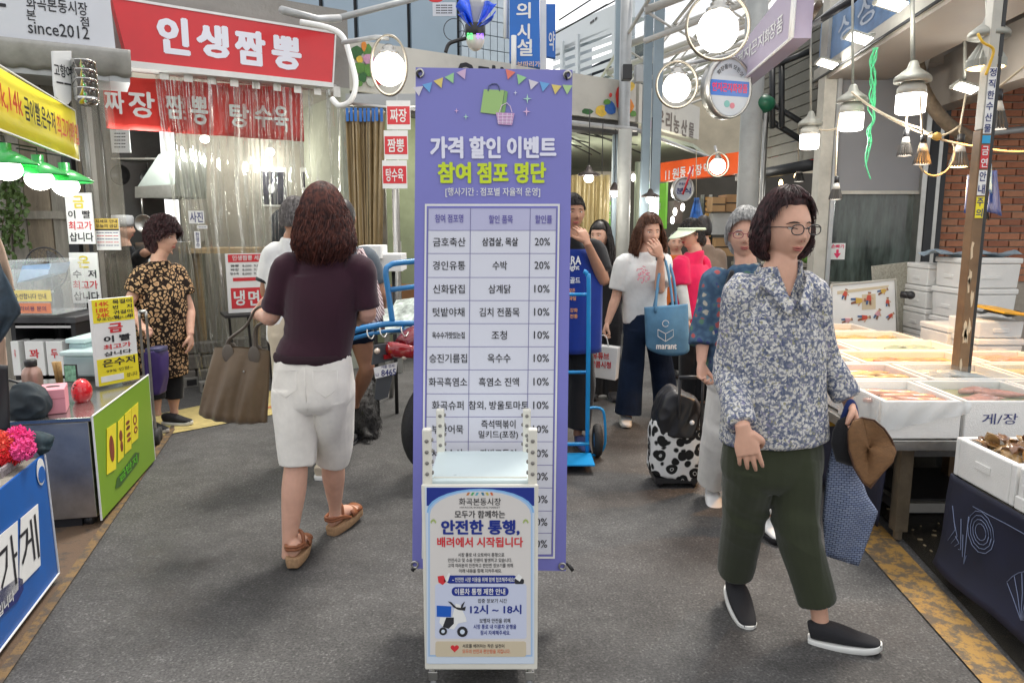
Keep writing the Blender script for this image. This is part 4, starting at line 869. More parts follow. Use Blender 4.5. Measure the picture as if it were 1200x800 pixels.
# ================================================================== GROUND
ASPH = M('asphalt',(.05,.05,.05),.8,var=0,spec=.35);n,l,b = nodes_of(ASPH);tcx = n.new('ShaderNodeTexCoord')
def nz_(n,l,vec,sc,det=4,rg=.6):
    q = n.new('ShaderNodeTexNoise');q.inputs['Scale'].default_value = sc;q.inputs['Detail'].default_value = det;q.inputs['Roughness'].default_value = rg;l.new(vec,q.inputs['Vector']);return q.outputs['Fac']
def mul_(n,l,a,bb):
    q = n.new('ShaderNodeMath');q.operation = 'MULTIPLY';l.new(a,q.inputs[0]);l.new(bb,q.inputs[1]);return q.outputs[0]
def mr_(n,l,a,f0,f1,t0,t1):
    q = n.new('ShaderNodeMapRange');q.inputs[1].default_value = f0;q.inputs[2].default_value = f1;q.inputs[3].default_value = t0;q.inputs[4].default_value = t1;l.new(a,q.inputs[0]);return q.outputs[0]
ov = tcx.outputs['Object']
big = mr_(n,l,nz_(n,l,ov,.8,8,.68),.34,.66,.62,1.32);med = mr_(n,l,nz_(n,l,ov,7,5,.7),.3,.7,.82,1.2);fine = mr_(n,l,nz_(n,l,ov,105,3,.6),.32,.72,.6,1.7)
vs_ = n.new('ShaderNodeTexVoronoi');vs_.inputs['Scale'].default_value = 130;l.new(ov,vs_.inputs['Vector']);ss_ = n.new('ShaderNodeSeparateColor');l.new(vs_.outputs['Color'],ss_.inputs[0])
k_ = mul_(n,l,mul_(n,l,mul_(n,l,big,med),fine),mr_(n,l,ss_.outputs[0],.80,.96,.93,1.5));sv = n.new('ShaderNodeVectorMath');sv.operation = 'SCALE';sv.inputs[0].default_value = (.070,.068,.066);l.new(k_,sv.inputs['Scale'])
vo = n.new('ShaderNodeTexVoronoi');vo.inputs['Scale'].default_value = 22;l.new(ov,vo.inputs['Vector']);sp = ramp(n,[(.05,(1,1,1)),(.09,(0,0,0))]);l.new(vo.outputs['Distance'],sp.inputs[0])
gum = mul_(n,l,sp.outputs[0],mr_(n,l,nz_(n,l,ov,3,2),.55,.6,0,.35));x = n.new('ShaderNodeMixRGB');l.new(gum,x.inputs['Fac']);l.new(sv.outputs[0],x.inputs['Color1']);x.inputs['Color2'].default_value = (.16,.14,.12,1)
wear = mr_(n,l,nz_(n,l,ov,1.7,8,.75),.56,.74,0,.45);x2 = n.new('ShaderNodeMixRGB');l.new(wear,x2.inputs['Fac']);l.new(x.outputs[0],x2.inputs['Color1']);x2.inputs['Color2'].default_value = (.07,.058,.048,1)
wet = mr_(n,l,nz_(n,l,ov,1.15,9,.72),.53,.64,0,.34);x3 = n.new('ShaderNodeMixRGB');l.new(wet,x3.inputs['Fac']);l.new(x2.outputs[0],x3.inputs['Color1']);x3.inputs['Color2'].default_value = (.022,.022,.023,1)
l.new(x3.outputs[0],b.inputs['Base Color']);l.new(mr_(n,l,nz_(n,l,ov,2.2,5),.35,.7,.55,.85),b.inputs['Roughness'])
bp = n.new('ShaderNodeBump');bp.inputs['Strength'].default_value = .5;bp.inputs['Distance'].default_value = .008;l.new(nz_(n,l,ov,95,4,.65),bp.inputs['Height']);l.new(bp.outputs[0],b.inputs['Normal'])
m = MB();m.add([(-120,-120,0),(120,-120,0),(120,240,0),(-120,240,0)],[(0,1,2,3)]);struct(m.build('ground',ASPH))
def gpoly(name,px,mat,z):
    m = MB();v = [G(x,y,z) for x,y in px];m.add(v,[tuple(range(len(v)))[::-1]]);return struct(m.build(name,mat))
def worn(name,c1,c2,thr,sc=9):
    m = M(name,c1,.7,var=0);n,l,b = nodes_of(m);t = n.new('ShaderNodeTexCoord').outputs['Object'];x = n.new('ShaderNodeMixRGB');x.inputs['Color1'].default_value = (*c1,1);x.inputs['Color2'].default_value = (*c2,1)
    a = mr_(n,l,nz_(n,l,t,sc,8,.75),thr,thr + .09,0,1);l.new(a,x.inputs['Fac']);l.new(x.outputs[0],b.inputs['Base Color'])
    bp = n.new('ShaderNodeBump');bp.inputs['Strength'].default_value = .6;bp.inputs['Distance'].default_value = .005;l.new(nz_(n,l,t,120,3),bp.inputs['Height']);l.new(bp.outputs[0],b.inputs['Normal']);return m
YLINE = worn('worn_yellow_line',(.19,.115,.045),(.09,.066,.045),.46,14);EARTH = worn('stained_brown_concrete',(.12,.075,.045),(.055,.045,.036),.5,5)
YBAND = worn('worn_yellow_band',(.38,.215,.05),(.125,.092,.058),.45,12);GUTTER = worn('wet_dark_gutter',(.028,.025,.020),(.075,.058,.035),.56,7);nodes_of(GUTTER)[2].inputs['Roughness'].default_value = .22
gpoly('pavement_left',[(-400,980),(-110,970),(205,493),(150,470),(-300,520)],EARTH,.004)
gpoly('road_marking',[(-140,980),(-120,980),(205,503),(203,495),(66,690)],YLINE,.008)
gpoly('pavement_right',[(1010,606),(1030,600),(1394,1000),(1700,1000),(1500,600),(1100,480),(985,500)],GUTTER,.004)
gpoly('road_marking',[(1010,640),(1304,972),(1394,1000),(1030,612),(1012,606)],YBAND,.008)
TACT = M('yellow_paving',(.50,.40,.15),.75,var=.2,scale=12,bump=.4,bscale=90,dirt=.5);TACR = M('red_paving_insets',(.42,.13,.05),.8,var=.25,scale=30)
gpoly('paving_strip',[(178,512),(322,485),(335,470),(345,452),(200,482),(170,488)],TACT,.006)
for (x,y) in ((245,487),(262,484),(240,478),(258,475),(300,480),(316,477),(212,493),(198,486)):gpoly('paving_inset',[(x - 6,y + 2),(x + 4,y),(x + 7,y - 2.6),(x - 3,y - .8)],TACR,.010)
FARG = M('far_paving',(.14,.13,.12),.8,var=.3,scale=1.5,bump=.3,bscale=40)

# ================================================================== LEFT: RESTAURANT ROW
FA,FB = P(150,72,6.24).xy,P(389,98,7.2).xy
pf = PL(FA,FB)                                   # face of the red sign
REDS = M('red_sign_vinyl',(.66,.012,.02),.35,var=.08,scale=3,bump=.05,bscale=12,coat=.2);REDC = M('red_banner_cloth',(.60,.03,.02),.7,var=.12,scale=5,bump=.2,bscale=25)
t = thing('shop_sign','long red shop sign with big white Korean lettering above the clear curtain','sign',tuple(pf.W(.3,2.8)))
c = [pf.uz(128,-12),pf.uz(150,70),pf.uz(389,97),pf.uz(392,41)];c = [(c[1][0],2.84),(c[2][0],2.84),(c[2][0],3.42),(c[1][0] - .12,3.42)]
zt = pf.uz(391,40)[1];zb = pf.uz(389,97)[1];c = [(pf.uz(150,71)[0],pf.uz(150,71)[1]),(pf.uz(389,97)[0],zb),(pf.uz(392,40)[0],zt),(pf.uz(131,0)[0],pf.uz(131,-2)[1])]
m = MB();m.prism(pf,c,0,.16);m.build('panel',REDS,t)
m = MB();e = .012
m.prism(pf,[(c[0][0] - .01,c[0][1] - .055),(c[1][0] + .01,c[1][1] - .045),(c[1][0] + .01,c[1][1] - .002),(c[0][0] - .01,c[0][1] - .002)],-.015,.17)
m.prism(pf,[(c[3][0],c[3][1]),(c[2][0] + .015,c[2][1]),(c[2][0] + .015,c[2][1] + .02),(c[3][0],c[3][1] + .02)],-.01,.17)
m.prism(pf,[(c[1][0] + .002,c[1][1] + .001),(c[1][0] + .016,c[1][1]),(c[2][0] + .016,c[2][1]),(c[2][0] + .002,c[2][1] - .001)],-.008,.17);m.build('frame',WHITE,t)
SH = M('pale_lilac_letter',(.80,.80,.88),.4,var=0)
m = MB()
for ch,x0,x1,y0,y1 in (('인',184,222,20,64),('생',230,268,29,68),('짬',275,311,36,77),('뽕',318,353,43,82)):
    m.pxtext(pf,ch,x0,y0,x1,y1,-.006,.055)
m.build('lettering',SH,t)
# building body above and behind the sign
PLAS = M('grey_cement_render',(.26,.25,.23),.85,var=.15,scale=2.5,bump=.4,bscale=30,dirt=.4);WPAN = M('pale_blue_panel',(.30,.38,.46),.5,var=.06,scale=1.5)
DKM = M('dark_steel_frame',(.035,.037,.04),.5,.4);INTW = M('interior_beige_wall',(.40,.38,.33),.8,var=.12,scale=3,dirt=.25);INTD = M('kitchen_dark_wall',(.10,.10,.10),.5,var=.3,scale=4)
LW = pf.off(.35)
uL,uR = -.28,LW.uz(402,200)[0]
bld = thing('restaurant_building','restaurant building behind the clear curtains, open kitchen and beige dining wall','building',tuple(LW.W(.8,0,1)))
m = MB();m.pbox(LW,uL - .3,uR + .1,2.86,3.6,0,3.2);m.build('upper_wall',PLAS,bld)
m = MB();m.pbox(LW,uL,uR,-.02,.012,.0,3.2);m.build('floor',M('restaurant_floor',(.16,.15,.13),.5,var=.2),bld)
m = MB();m.pbox(LW,uL,uR,2.80,2.858,.0,3.2);m.build('ceiling',INTW,bld)
sp = LW.off(1.25);um = sp.uz(212,250)[0]
m = MB();m.pbox(sp,um,uR + .6,.012,2.80,0,.08);m.build('dining_wall',INTW,bld)
m = MB();m.pbox(LW,uL - .06,um - .02,.012,2.80,2.1,2.2);m.build('kitchen_wall',INTD,bld)
m = MB();m.pbox(LW,uL - .1,uL - .002,.0,2.86,.0,3.2);m.build('side_wall',PLAS,bld)
m = MB();m.pbox(LW,uR + .003,uR + .10,.0,2.86,.0,1.2);m.build('pier',M('pale_green_render',(.42,.44,.36),.8,var=.1),bld)
STONEB = M('rough_stone',(.17,.155,.14),.85,var=.3,scale=6,bump=.6,bscale=30)
rnd = random.Random(2);s1 = LW.off(-.05)
for r_,(z0,z1,ua,ub) in enumerate(((.0,.16,.05,1.35),(.165,.30,.1,1.2),(.305,.42,.16,1.0))):
    u = ua
    while u < ub:
        w = rnd.uniform(.22,.38);m = MB();m.pbox(LW,u,u + w - .012,z0,z1 - .01 + rnd.uniform(-.01,.01),-.02 - rnd.uniform(0,.03) + r_*.03,.12 + r_*.03);m.build('stone',STONEB,bld,bevel=.012);u += w
for i,(x,y) in enumerate(((216,454),(232,452),(247,458))):
    p = G(x,y,0);m = MB();m.box((p.x,p.y,.05),(.19,.09,.095),R(34));o = m.build('concrete_block',M('concrete_block',(.26,.25,.23),.9,var=.2,bump=.5),None,bevel=.004)
    m = MB();pb_ = PL((p.x - .09,p.y - .075),(p.x + .07,p.y + .03));
    for uu in (.045,.135):m.box(V((p.x,p.y,.05)) + V((math.cos(R(34))*(uu - .09) + .026,math.sin(R(34))*(uu - .09) - .039,0)),(.055,.012,.055),R(34))
    m.build('block_hole',BLACK,o);tag(o,['grey concrete block at the foot of the leopard dress','middle grey concrete block of the three under the curtain','grey concrete block nearest the brown tote bag'][i],'block','concrete blocks holding the curtain')
# kitchen: hood, counter, pans, shelf
t = thing('extractor_hood','slanted stainless extractor hood over the restaurant kitchen','extractor hood',tuple(P(185,230,6.9)))
hp0 = front(6.85);c1 = [hp0.uz(*q) for q in ((162,231),(205,230),(205,176),(186,181),(161,219))]
m = MB();m.prism(hp0,c1,0,.7);m.build('hood_body',M('pale_green_steel',(.40,.44,.41),.4,.35,.15,4,dirt=.2),t)
m = MB();m.prism(hp0,[hp0.uz(*q) for q in ((160,219),(206,216),(206,232),(160,232))],-.03,-.003);m.build('hood_rim',STEEL,t)
for i,(px0,py0,px1,py1,yy,mt) in enumerate(((160,284,215,330,6.85,STEEL),(216,291,300,297,7.0,M('plywood',(.42,.30,.17),.6,var=.2,stretch=(1,1,12))))):
    a0,a1,b0,b1 = front(yy).rect(px0,py0,px1,py1);m = MB();m.pbox(front(yy),a0,a1,b0 if i else .3,b1,0,.5)
    if i:
        for uu in (a0 + .05,a1 - .1):m.pbox(front(yy),uu,uu + .05,.02,b0 - .002,.1,.15)
    o = m.build(['kitchen_counter','wooden_counter'][i],mt);tag(o,['stainless kitchen counter below the extractor hood','plywood serving ledge behind the clear curtain'][i],'counter')
for i,(x,y,r,mt) in enumerate(((141,205,.10,BLACK),(173,208,.08,DARK),(168,262,.085,STEEL),(178,300,.07,STEEL))):
    m = MB();c0 = P(x,y,7.4 if i < 2 else 6.8);m.lathe([(.02,.05),(r*.7,.045),(r,0),(r - .006,0),(r*.68,.04),(.02,.044)],c0,24,(0,1,0));m.tube([c0 + V((0,0,r)),c0 + V((0,0,r + .14))],.008,6)
    o = m.build('wok',mt,None,True);tag(o,['large black wok hanging on the kitchen wall above the cook','smaller dark wok hanging beside the hood','bright steel pan hanging under the hood','steel pan resting on the kitchen counter'][i],'pan')
m = MB();q = front(6.9);a0,a1,b0,b1 = q.rect(130,185,200,187);m.pbox(q,a0,a1,b0,b1,0,.3);o = m.build('shelf',STEEL);tag(o,'narrow steel shelf high in the kitchen','shelf')
m = MB();q = front(6.3);a0,a1,b0,b1 = q.rect(130,152,152,179);m.pbox(q,a0,a1,b0,b1,0,.01);o = m.build('notice',PAPER);m = MB()
for i in range(5):m.pxtext(q,'ㅡㅡㅡ ㅡㅡ',134,156 + i*4,147,157 + i*4,-.001,.0)
m.build('lettering',INK,o);tag(o,'small white paper notice under the red banner','notice')
# red inner banner
t = thing('banner','red cloth banner with white brush lettering hanging behind the clear curtain','banner',tuple(pf.W(.6,2.0,.3)))
pb2 = pf.off(.22)
m = MB();ua,ub = pb2.uz(122,120)[0],pb2.uz(355,130)[0]
zt0,zt1,zb0,zb1 = pb2.uz(122,89)[1],pb2.uz(355,104)[1],pb2.uz(122,150)[1],pb2.uz(355,166)[1]
m.grid(lambda a,b_:pb2.W(ua + (ub - ua)*a,(zt0 + (zt1 - zt0)*a)*(1 - b_) + (zb0 + (zb1 - zb0)*a)*b_,.018*math.sin(a*19)*b_ + .012*math.sin(a*41)),60,8);m.build('cloth',REDC,t,True,solid=.004)
m = MB()
for ch,x0,x1,y0,y1 in (('짜',122,145,107,134),('장',150,181,108,139),('짬',193,214,112,140),('뽕',223,243,114,147),('탕',268,291,122,150),('수',297,318,124,150),('육',320,337,125,155)):m.pxtext(pb2,ch,x0,y0,x1,y1,-.034,.03)
m.build('lettering',PAPER,t)
# clear vinyl curtain, strip by strip
VIN = M('clear_vinyl',(.8,.84,.82),.12,var=0,spec=.8);n,l,b = nodes_of(VIN);VIN.use_nodes = True
ou = [q for q in n if q.type == 'OUTPUT_MATERIAL'][0];tr = n.new('ShaderNodeBsdfTransparent');tr.inputs[0].default_value = (.93,.94,.92,1);gl = n.new('ShaderNodeBsdfGlossy');gl.inputs['Roughness'].default_value = .08;gl.inputs['Color'].default_value = (.9,.9,.88,1)
fr = n.new('ShaderNodeFresnel');fr.inputs['IOR'].default_value = 1.6;tx = n.new('ShaderNodeTexCoord');mq = n.new('ShaderNodeMapping');mq.inputs['Scale'].default_value = (9,9,1.1);l.new(tx.outputs['Object'],mq.inputs[0])
q = n.new('ShaderNodeTexNoise');q.inputs['Scale'].default_value = 3;q.inputs['Detail'].default_value = 2.5;q.inputs['Distortion'].default_value = .7;l.new(mq.outputs[0],q.inputs['Vector'])
bq = n.new('ShaderNodeBump');bq.inputs['Strength'].default_value = .5;bq.inputs['Distance'].default_value = .02;l.new(q.outputs['Fac'],bq.inputs['Height']);l.new(bq.outputs[0],gl.inputs['Normal']);l.new(bq.outputs[0],fr.inputs['Normal'])
fm = n.new('ShaderNodeMath');fm.operation = 'MULTIPLY_ADD';fm.inputs[1].default_value = .5;fm.inputs[2].default_value = .0;l.new(fr.outputs[0],fm.inputs[0])
ms = n.new('ShaderNodeMixShader');l.new(fm.outputs[0],ms.inputs[0]);l.new(tr.outputs[0],ms.inputs[1]);l.new(gl.outputs[0],ms.inputs[2])
df = n.new('ShaderNodeBsdfDiffuse');df.inputs[0].default_value = (.62,.60,.52,1);dm = n.new('ShaderNodeMixShader');l.new(mr_(n,l,q.outputs['Fac'],.66,.80,.0,.16),dm.inputs[0]);l.new(ms.outputs[0],dm.inputs[1]);l.new(df.outputs[0],dm.inputs[2]);l.new(dm.outputs[0],ou.inputs[0])
cv = thing('vinyl_curtain','clear vinyl strip curtain hanging in folds in front of the restaurant','curtain',tuple(pf.W(.9,0,.1)))
pc = pf.off(.10);u = pc.uz(199,300)[0];ue = pc.uz(401,300)[0];rnd = random.Random(5);zt = 2.80;i = 0
while u < ue:
    w = rnd.uniform(.14,.26);ph = rnd.uniform(0,6);am = rnd.uniform(.012,.035);zb_ = rnd.uniform(.06,.25) if i else .03;d0 = rnd.uniform(-.03,.05);gather = .55 if i == 1 else (rnd.uniform(.8,1.05));k = rnd.uniform(1.2,2.6)
    if i in (0,1):sw_ = .18
    else:sw_ = rnd.uniform(-.03,.03)
    m = MB();m.grid(lambda a,b_:pc.W(u + w*(.5 + (a - .5)*(1 - (1 - gather)*math.sin(b_*3.14))) + sw_*b_ ** 1.5 + .01*math.sin(b_*9 + ph),zt - (zt - zb_)*b_,d0 + am*math.sin(a*6.28*k + ph + b_*1.3)*(1.0 - .4*b_) + .012*math.sin(b_*11 + a*7)),22,26)
    m.build('strip',VIN,cv,True);u += w*.86;i += 1
m = MB();m.tube([pc.W(pc.uz(195,90)[0],2.82,0),pc.W(ue,2.82,0)],.014,8);m.build('rail',STEEL,cv,True)
for i in range(9):
    uu = pc.uz(199,300)[0] + .02 + i*.19;m = MB();m.pbox(pc,uu,uu + .07,2.72,2.815,-.02,-.012);m.build('clip',STEEL,cv)
# dining wall things
pw = sp.off(-.004)
for i,(x0,y0,x1,y1) in enumerate(((305,196,336,242),(352,197,379,222))):
    a0,a1,b0,b1 = pw.rect(x0,y0,x1,y1);m = MB();m.pbox(pw,a0,a1,b0,b1,-.01,0);o = m.build('poster',PAPER)
    m = MB();m.pbox(pw,a0 + .01,a1 - .01,b0 + .02,b1 - .05,-.013,-.0102);m.build('photo',M('dark_food_photo',(.05,.05,.07),.4,var=.8,scale=12),o)
    m = MB();m.disc(pw,(a0*.6 + a1*.4),(b0 + b1)/2 - .02,.04,-.016,-.0132,rz=.05);m.build('bowl_picture',M('bowl_print',(.6,.62,.66),.5,var=.3,scale=30),o)
    tag(o,['larger food poster with a white bowl on the dining wall','smaller food poster right of the larger one, above the grey hair'][i],'poster')
a0,a1,b0,b1 = pw.rect(317,246,343,285);m = MB();m.grid(lambda a,b_:pw.W(a0 + (a1 - a0)*(a if b_ > .2 else .5 + (a - .5)*(.4 + 3*b_)),b1 + (b0 - b1)*b_,-.03 - .03*math.sin(a*3.14) - .008*math.sin(a*20)),16,12);o = m.build('hanging_jacket',M('dark_slate_cloth',(.035,.04,.05),.85),None,True,solid=.01)
m = MB();m.tube([pw.W((a0 + a1)/2,b1,-.06),pw.W((a0 + a1)/2,b1 + .04,-.01)],.004,6);m.build('hanger',BLACK,o);tag(o,'dark jacket hanging on the dining wall under the food poster','jacket')
BULB = lamp_mat('white_bulb_glow',(1,.96,.88),5);WARMB = lamp_mat('warm_bulb_glow',(1,.72,.32),7)
for i,(x,y,dd) in enumerate(((240,163,.75),(317,178,1.0))):
    q = LW.off(dd).hit(x,y);t = thing('ceiling_bulb',['bright bulb in the restaurant behind the letter of the red banner','bright bulb in the restaurant right above the food poster'][i],'lamp',tuple(q));m = MB();m.ball(q,(.045,.045,.04));m.build('bulb',BULB,t,True)
    m = MB();m.lathe([(.02,.03),(.022,.07),(.01,.09)],q,12);m.tube([q + V((0,0,.08)),V((q.x,q.y,2.80))],.004,6);m.build('socket',WHITE,t,True);point_light(q - V((0,0,.10)),8,(1,.97,.88))
point_light(P(172,180,6.5),14,(.95,1,.95))  # added fill to lift the dark kitchen hood, no bulb hangs here
# small stickers on the curtain
for i,(x0,y0,x1,y1,s_) in enumerate(((221,247,239,262,'사진'),(231,264,243,268,'영업중'),(228,271,235,291,'한영수'))):
    ps = pc.off(-.06);a0,a1,b0,b1 = ps.rect(x0,y0,x1,y1);m = MB();m.pbox(ps,a0,a1,b0,b1,-.003,0);o = m.build('sticker',PAPER);m = MB();m.text(ps,'\n'.join(s_) if i == 2 else s_,(a0 + .01,a1 - .01,b0 + .01,b1 - .01),-.005,.02);m.build('lettering',NAVYINK,o)
    tag(o,['square white sticker on the curtain right of the curly hair','thin white sticker strip just below the square one','tall white sticker with three syllables, lowest on the curtain'][i],'sticker','stickers on the clear curtain')
# menu board
pm = PL(P(267,350,6.35).xy,P(312,350,6.5).xy);t = thing('menu_board','red and white menu board on a black stand before the clear curtain','menu board',tuple(P(288,440,6.4)))
def rct(pl,x0,y0,x1,y1):return pl.rect(x0,y0,x1,y1)
a0,a1,b0,b1 = rct(pm,266,297,311,366);m = MB();m.pbox(pm,a0,a1,b0,b1,0,.03);m.build('board',PAPER,t)
m = MB();q = rct(pm,267,298,310,307);m.pbox(pm,*q,-.003,0);q = rct(pm,271,337,309,361);m.pbox(pm,*q,-.003,0);q = rct(pm,273,325,309,329);m.pbox(pm,*q,-.003,0);m.build('red_panel',REDINK,t)
m = MB();m.pxtext(pm,'인생짬뽕 세트',272,299,309,305,-.005);m.pxtext(pm,'냉',274,340,287,358,-.005,.03);m.pxtext(pm,'면',291,340,304,358,-.005,.03);m.build('lettering',WHITE,t)
m = MB()
for i in range(3):m.pxtext(pm,['짬뽕','짜장','탕수육'][i],270,310 + i*4.6,280,313 + i*4.6,-.003,.02);m.pxtext(pm,'8,000  9,000',284,310 + i*4.6,308,313 + i*4.6,-.003,.01)
m.build('price_list',INK,t)
m = MB();q = rct(pm,262,367,320,370);m.pbox(pm,q[0],q[1],q[2],q[3],-.1,.25)
for uu in (q[0] + .05,q[1] - .05,(q[0] + q[1])/2):m.tube([pm.W(uu,q[2],.05),pm.W(uu + .03,.01,.10)],.012,6)
m.build('stand',BLACK,t)
m = MB();bt = pm.hit(302,352) ;
# ---- left wing: timber wall, ivy, posts
WOODW = M('weathered_boards',(.22,.18,.13),.8,var=.3,scale=4,bump=.5,bscale=30,stretch=(6,6,1));WOODG = M('grey_weathered_boards',(.27,.25,.21),.85,var=.3,scale=4,bump=.5,bscale=30,stretch=(6,6,1));
y0 = 5.75;ql = front(y0);tw_ = thing('timber_wall','weathered board wall behind the gold buyer stall','wall',(P(50,300,y0).x,y0,0));u = P(-60,300,y0).x;ue = P(112,300,y0).x;rnd = random.Random(8)
m = MB();m.pbox(ql,u,ue,.0,3.0,.05,.12);m.build('backing',PLAS,tw_)
while u < ue - .02:
    w = min(rnd.uniform(.09,.15),ue - u);m = MB();m.pbox(ql,u + .003,u + w - .003,.0,rnd.uniform(2.65,2.7),rnd.uniform(-.01,.01),.045);m.build('board',rnd.choice((WOODW,WOODG,WOODG)),tw_,bevel=.003);u += w
m = MB();
for z in (.9,1.55,2.2):m.pbox(ql,P(-60,300,y0).x,ue,z,z + .06,-.035,-.012)
m.build('rail',WOODG,tw_)
t = thing('door_frame','dark post with door handle between the timber wall and the kitchen','door frame',tuple(G(112,480)))
q = front(5.7);m = MB();a0 = P(85,330,5.7).x;m.pbox(q,a0,a0 + .075,0,2.6,0,.08);m.pbox(q,P(108,330,5.7).x,P(113,330,5.7).x,0,2.7,0,.06);m.build('post',DKM,t)
m = MB();x = P(122,307,5.6).x;m.tube(spline([(x,5.62,P(0,299,5.6).z),(x + .03,5.57,P(0,299,5.6).z),(x + .03,5.57,P(0,317,5.6).z),(x,5.62,P(0,317,5.6).z)],3),.008,6);m.build('handle',BLACK,t,True)
# ivy hanging
IVY = M('ivy_leaf',(.07,.12,.03),.6,var=.4,scale=20);t = thing('hanging_ivy','green ivy trailing down the board wall at the far left','plant',tuple(P(15,290,5.55)))
m = MB();rnd = random.Random(12);vn = MB()
for sx_ in (5,14,22):
    pts = [P(sx_ + 3*math.sin(i*.9 + sx_),205 + i*9*(1.1 if sx_ < 10 else .8),5.6) for i in range(12)];vn.tube(pts,.004,5)
    for p in pts:
        for k in range(9):
            c0 = p + V((rnd.gauss(0,.035),rnd.gauss(-.02,.02),rnd.gauss(0,.03)));r_ = rnd.uniform(.014,.026);q = Euler((rnd.uniform(-.8,.8) + 1.3,rnd.uniform(-.6,.6),rnd.uniform(0,6))).to_matrix()
            m.add([c0 + q @ V(v)*r_ for v in ((0,-1,0),(.8,-.3,.15),(.6,.6,0),(0,1.1,-.2),(-.6,.6,0),(-.8,-.3,.15))],[(0,1,2,3),(0,3,4,5)])
stuff(m.build('leaves',IVY,t));vn.build('stem',M('ivy_stem',(.08,.06,.03),.8),t,True)
# clear vinyl rolled on the post left of the kitchen
VIN2 = M('yellowed_vinyl',(.50,.46,.36),.12,var=.15,scale=5,alpha=.30,spec=.8,stretch=(9,9,1))  # gold-beige reflection is put into the vinyl's own colour
t = thing('rolled_vinyl_curtain','bundle of clear vinyl gathered on the post left of the kitchen','curtain',tuple(G(130,480)))
ps = front(5.45);
for k,(x0,x1,x2,x3) in enumerate(((92,122,112,138),(118,140,134,152))):
    m = MB();m.grid(lambda a,b_:ps.W((lambda t_:t_.x)(P((x0 + (x1 - x0)*a)*(1 - b_) + (x2 + (x3 - x2)*a)*b_,230,5.45)),2.62 - 2.5*b_,.03*math.sin(a*9 + k*2 + b_*2) + k*.03 - .01*math.sin(b_*17)),14,24);m.build('strip',VIN2,t,True)
m = MB();m.tube([P(112,82,5.5),P(133,365,5.5),V((P(135,400,5.5).x,5.5,0))],.010,8);m.build('black_rod',BLACK,t,True)
# stainless duct and hanging plaque
t = thing('stove_pipe','shiny stainless duct elbow hanging under the white awning','duct',tuple(P(97,125,4.9)))
m = MB();c0 = P(98,75,5.0);r_ = .073;cz = P(98,118,5.0).z
for k in range(4):z1 = c0.z - k*(c0.z - cz)/4 + .02;m.lathe([(r_,z1),(r_ + .002,z1 - .004),(r_,z1 - .008),(r_,z1 - (c0.z - cz)/4)],(c0.x,c0.y,0),28)
m.ball((c0.x,c0.y,cz + .01),(r_,r_,.05),28,10);m.build('pipe',M('polished_steel',(.55,.54,.52),.12,1,.1,9),t,True)
t = thing('hanging_plaque','narrow white plaque with black brush writing hanging beside the steel duct','sign',tuple(P(74,118,5.0)))
q = PL(P(62,90,4.86).xy,P(84,90,4.98).xy);pts = [q.uz(x,y) for x,y in ((62,60),(84,60),(84,118),(80,123),(73,121),(66,114),(64,100))];m = MB();m.prism(q,pts,0,.02);m.build('plate',WHITE,t,bevel=.003)
m = MB();m.pxtext(q,'고향여',63,76,83,91,-.003,.02);m.pxtext(q,'ㅡㅡ',66,97,83,99,-.003,0);m.build('lettering',INK,t)
# white awning sign
qa = PL(P(0,47,5.1).xy,P(140,57,5.45).xy);t = thing('awning_sign','white awning with black Korean lettering and since2012 above the gold stall','sign',tuple(qa.hit(70,55)))
a0,a1 = qa.uz(-120,40)[0],qa.uz(134,40)[0];zb_ = qa.uz(70,51)[1];CANV = M('white_awning_canvas',(.66,.68,.72),.6,var=.05,scale=3,bump=.15,bscale=8)
m = MB();m.prism(qa,[(a0,zb_),(a1 - .0,zb_),(a1 - .02,zb_ + .75),(a0,zb_ + .75)],0,.12);m.build('panel',CANV,t)
m = MB();m.pxtext(qa,'화곡본동시장',31,-1,102,15,-.004,.012);m.pxtext(qa,'본',31,12,42,24,-.004,.012);m.pxtext(qa,'점',94,20,104,31,-.004,.012);m.pxtext(qa,'since2012',33,28,104,43,-.004,.008);m.pxtext(qa,'ㅡ',-6,4,7,8,-.004,.05);m.build('lettering',INK,t)
m = MB();GUTM = M('grimy_clear_valance',(.42,.41,.38),.4,var=.25,scale=5,dirt=.3)
m.grid(lambda a,b_:qa.W(a0 + (a1 + .09 - a0)*a,zb_ - .005 - (.17 + .006*math.sin(a*60))*b_,-.05 + .10*b_*b_ - .005*math.sin(a*33)*b_),70,6);m.build('valance',GUTM,t,True,solid=.006)
m = MB();m.pbox(qa,a0,a1 + .08,zb_ - .21,zb_ - .17,.06,.5);m.build('gutter',GREYM,t)
# soffit under the awning
m = MB();m.pbox(qa,a0,a1,zb_ - .16,zb_ - .12,.13,.75);o = m.build('soffit',M('old_plywood_soffit',(.24,.19,.13),.85,var=.35,scale=3));tag(o,'brown plywood soffit above the yellow banner','soffit')
# yellow banner
yA,yB = V((-2.83,3.55)),V((-3.02,5.05));qy = PL(P(0,115,3.9).xy,P(90,160,5.0).xy);t = thing('yellow_banner','yellow banner offering to buy gold teeth and silver spoons, seen at a steep angle','banner',tuple(qy.hit(45,150)))
ya,yb_ = qy.uz(-70,120)[0],qy.uz(90,160)[0];top_ = lambda u_:qy.uz(0,77)[1] + (u_ - qy.uz(0,100)[0])/(yb_ - qy.uz(0,100)[0])*(qy.uz(90,131)[1] - qy.uz(0,77)[1]);bot_ = lambda u_:qy.uz(0,152)[1] + (u_ - qy.uz(0,152)[0])/(yb_ - qy.uz(0,152)[0])*(qy.uz(91,188)[1] - qy.uz(0,152)[1])
m = MB();m.grid(lambda a,b_:(lambda u_:qy.W(u_,top_(u_)*(1 - b_) + bot_(u_)*b_,.02*math.sin(a*3.14)))(ya + (yb_ - ya)*a),24,3);m.build('cloth',YEL,t,True,solid=.004)
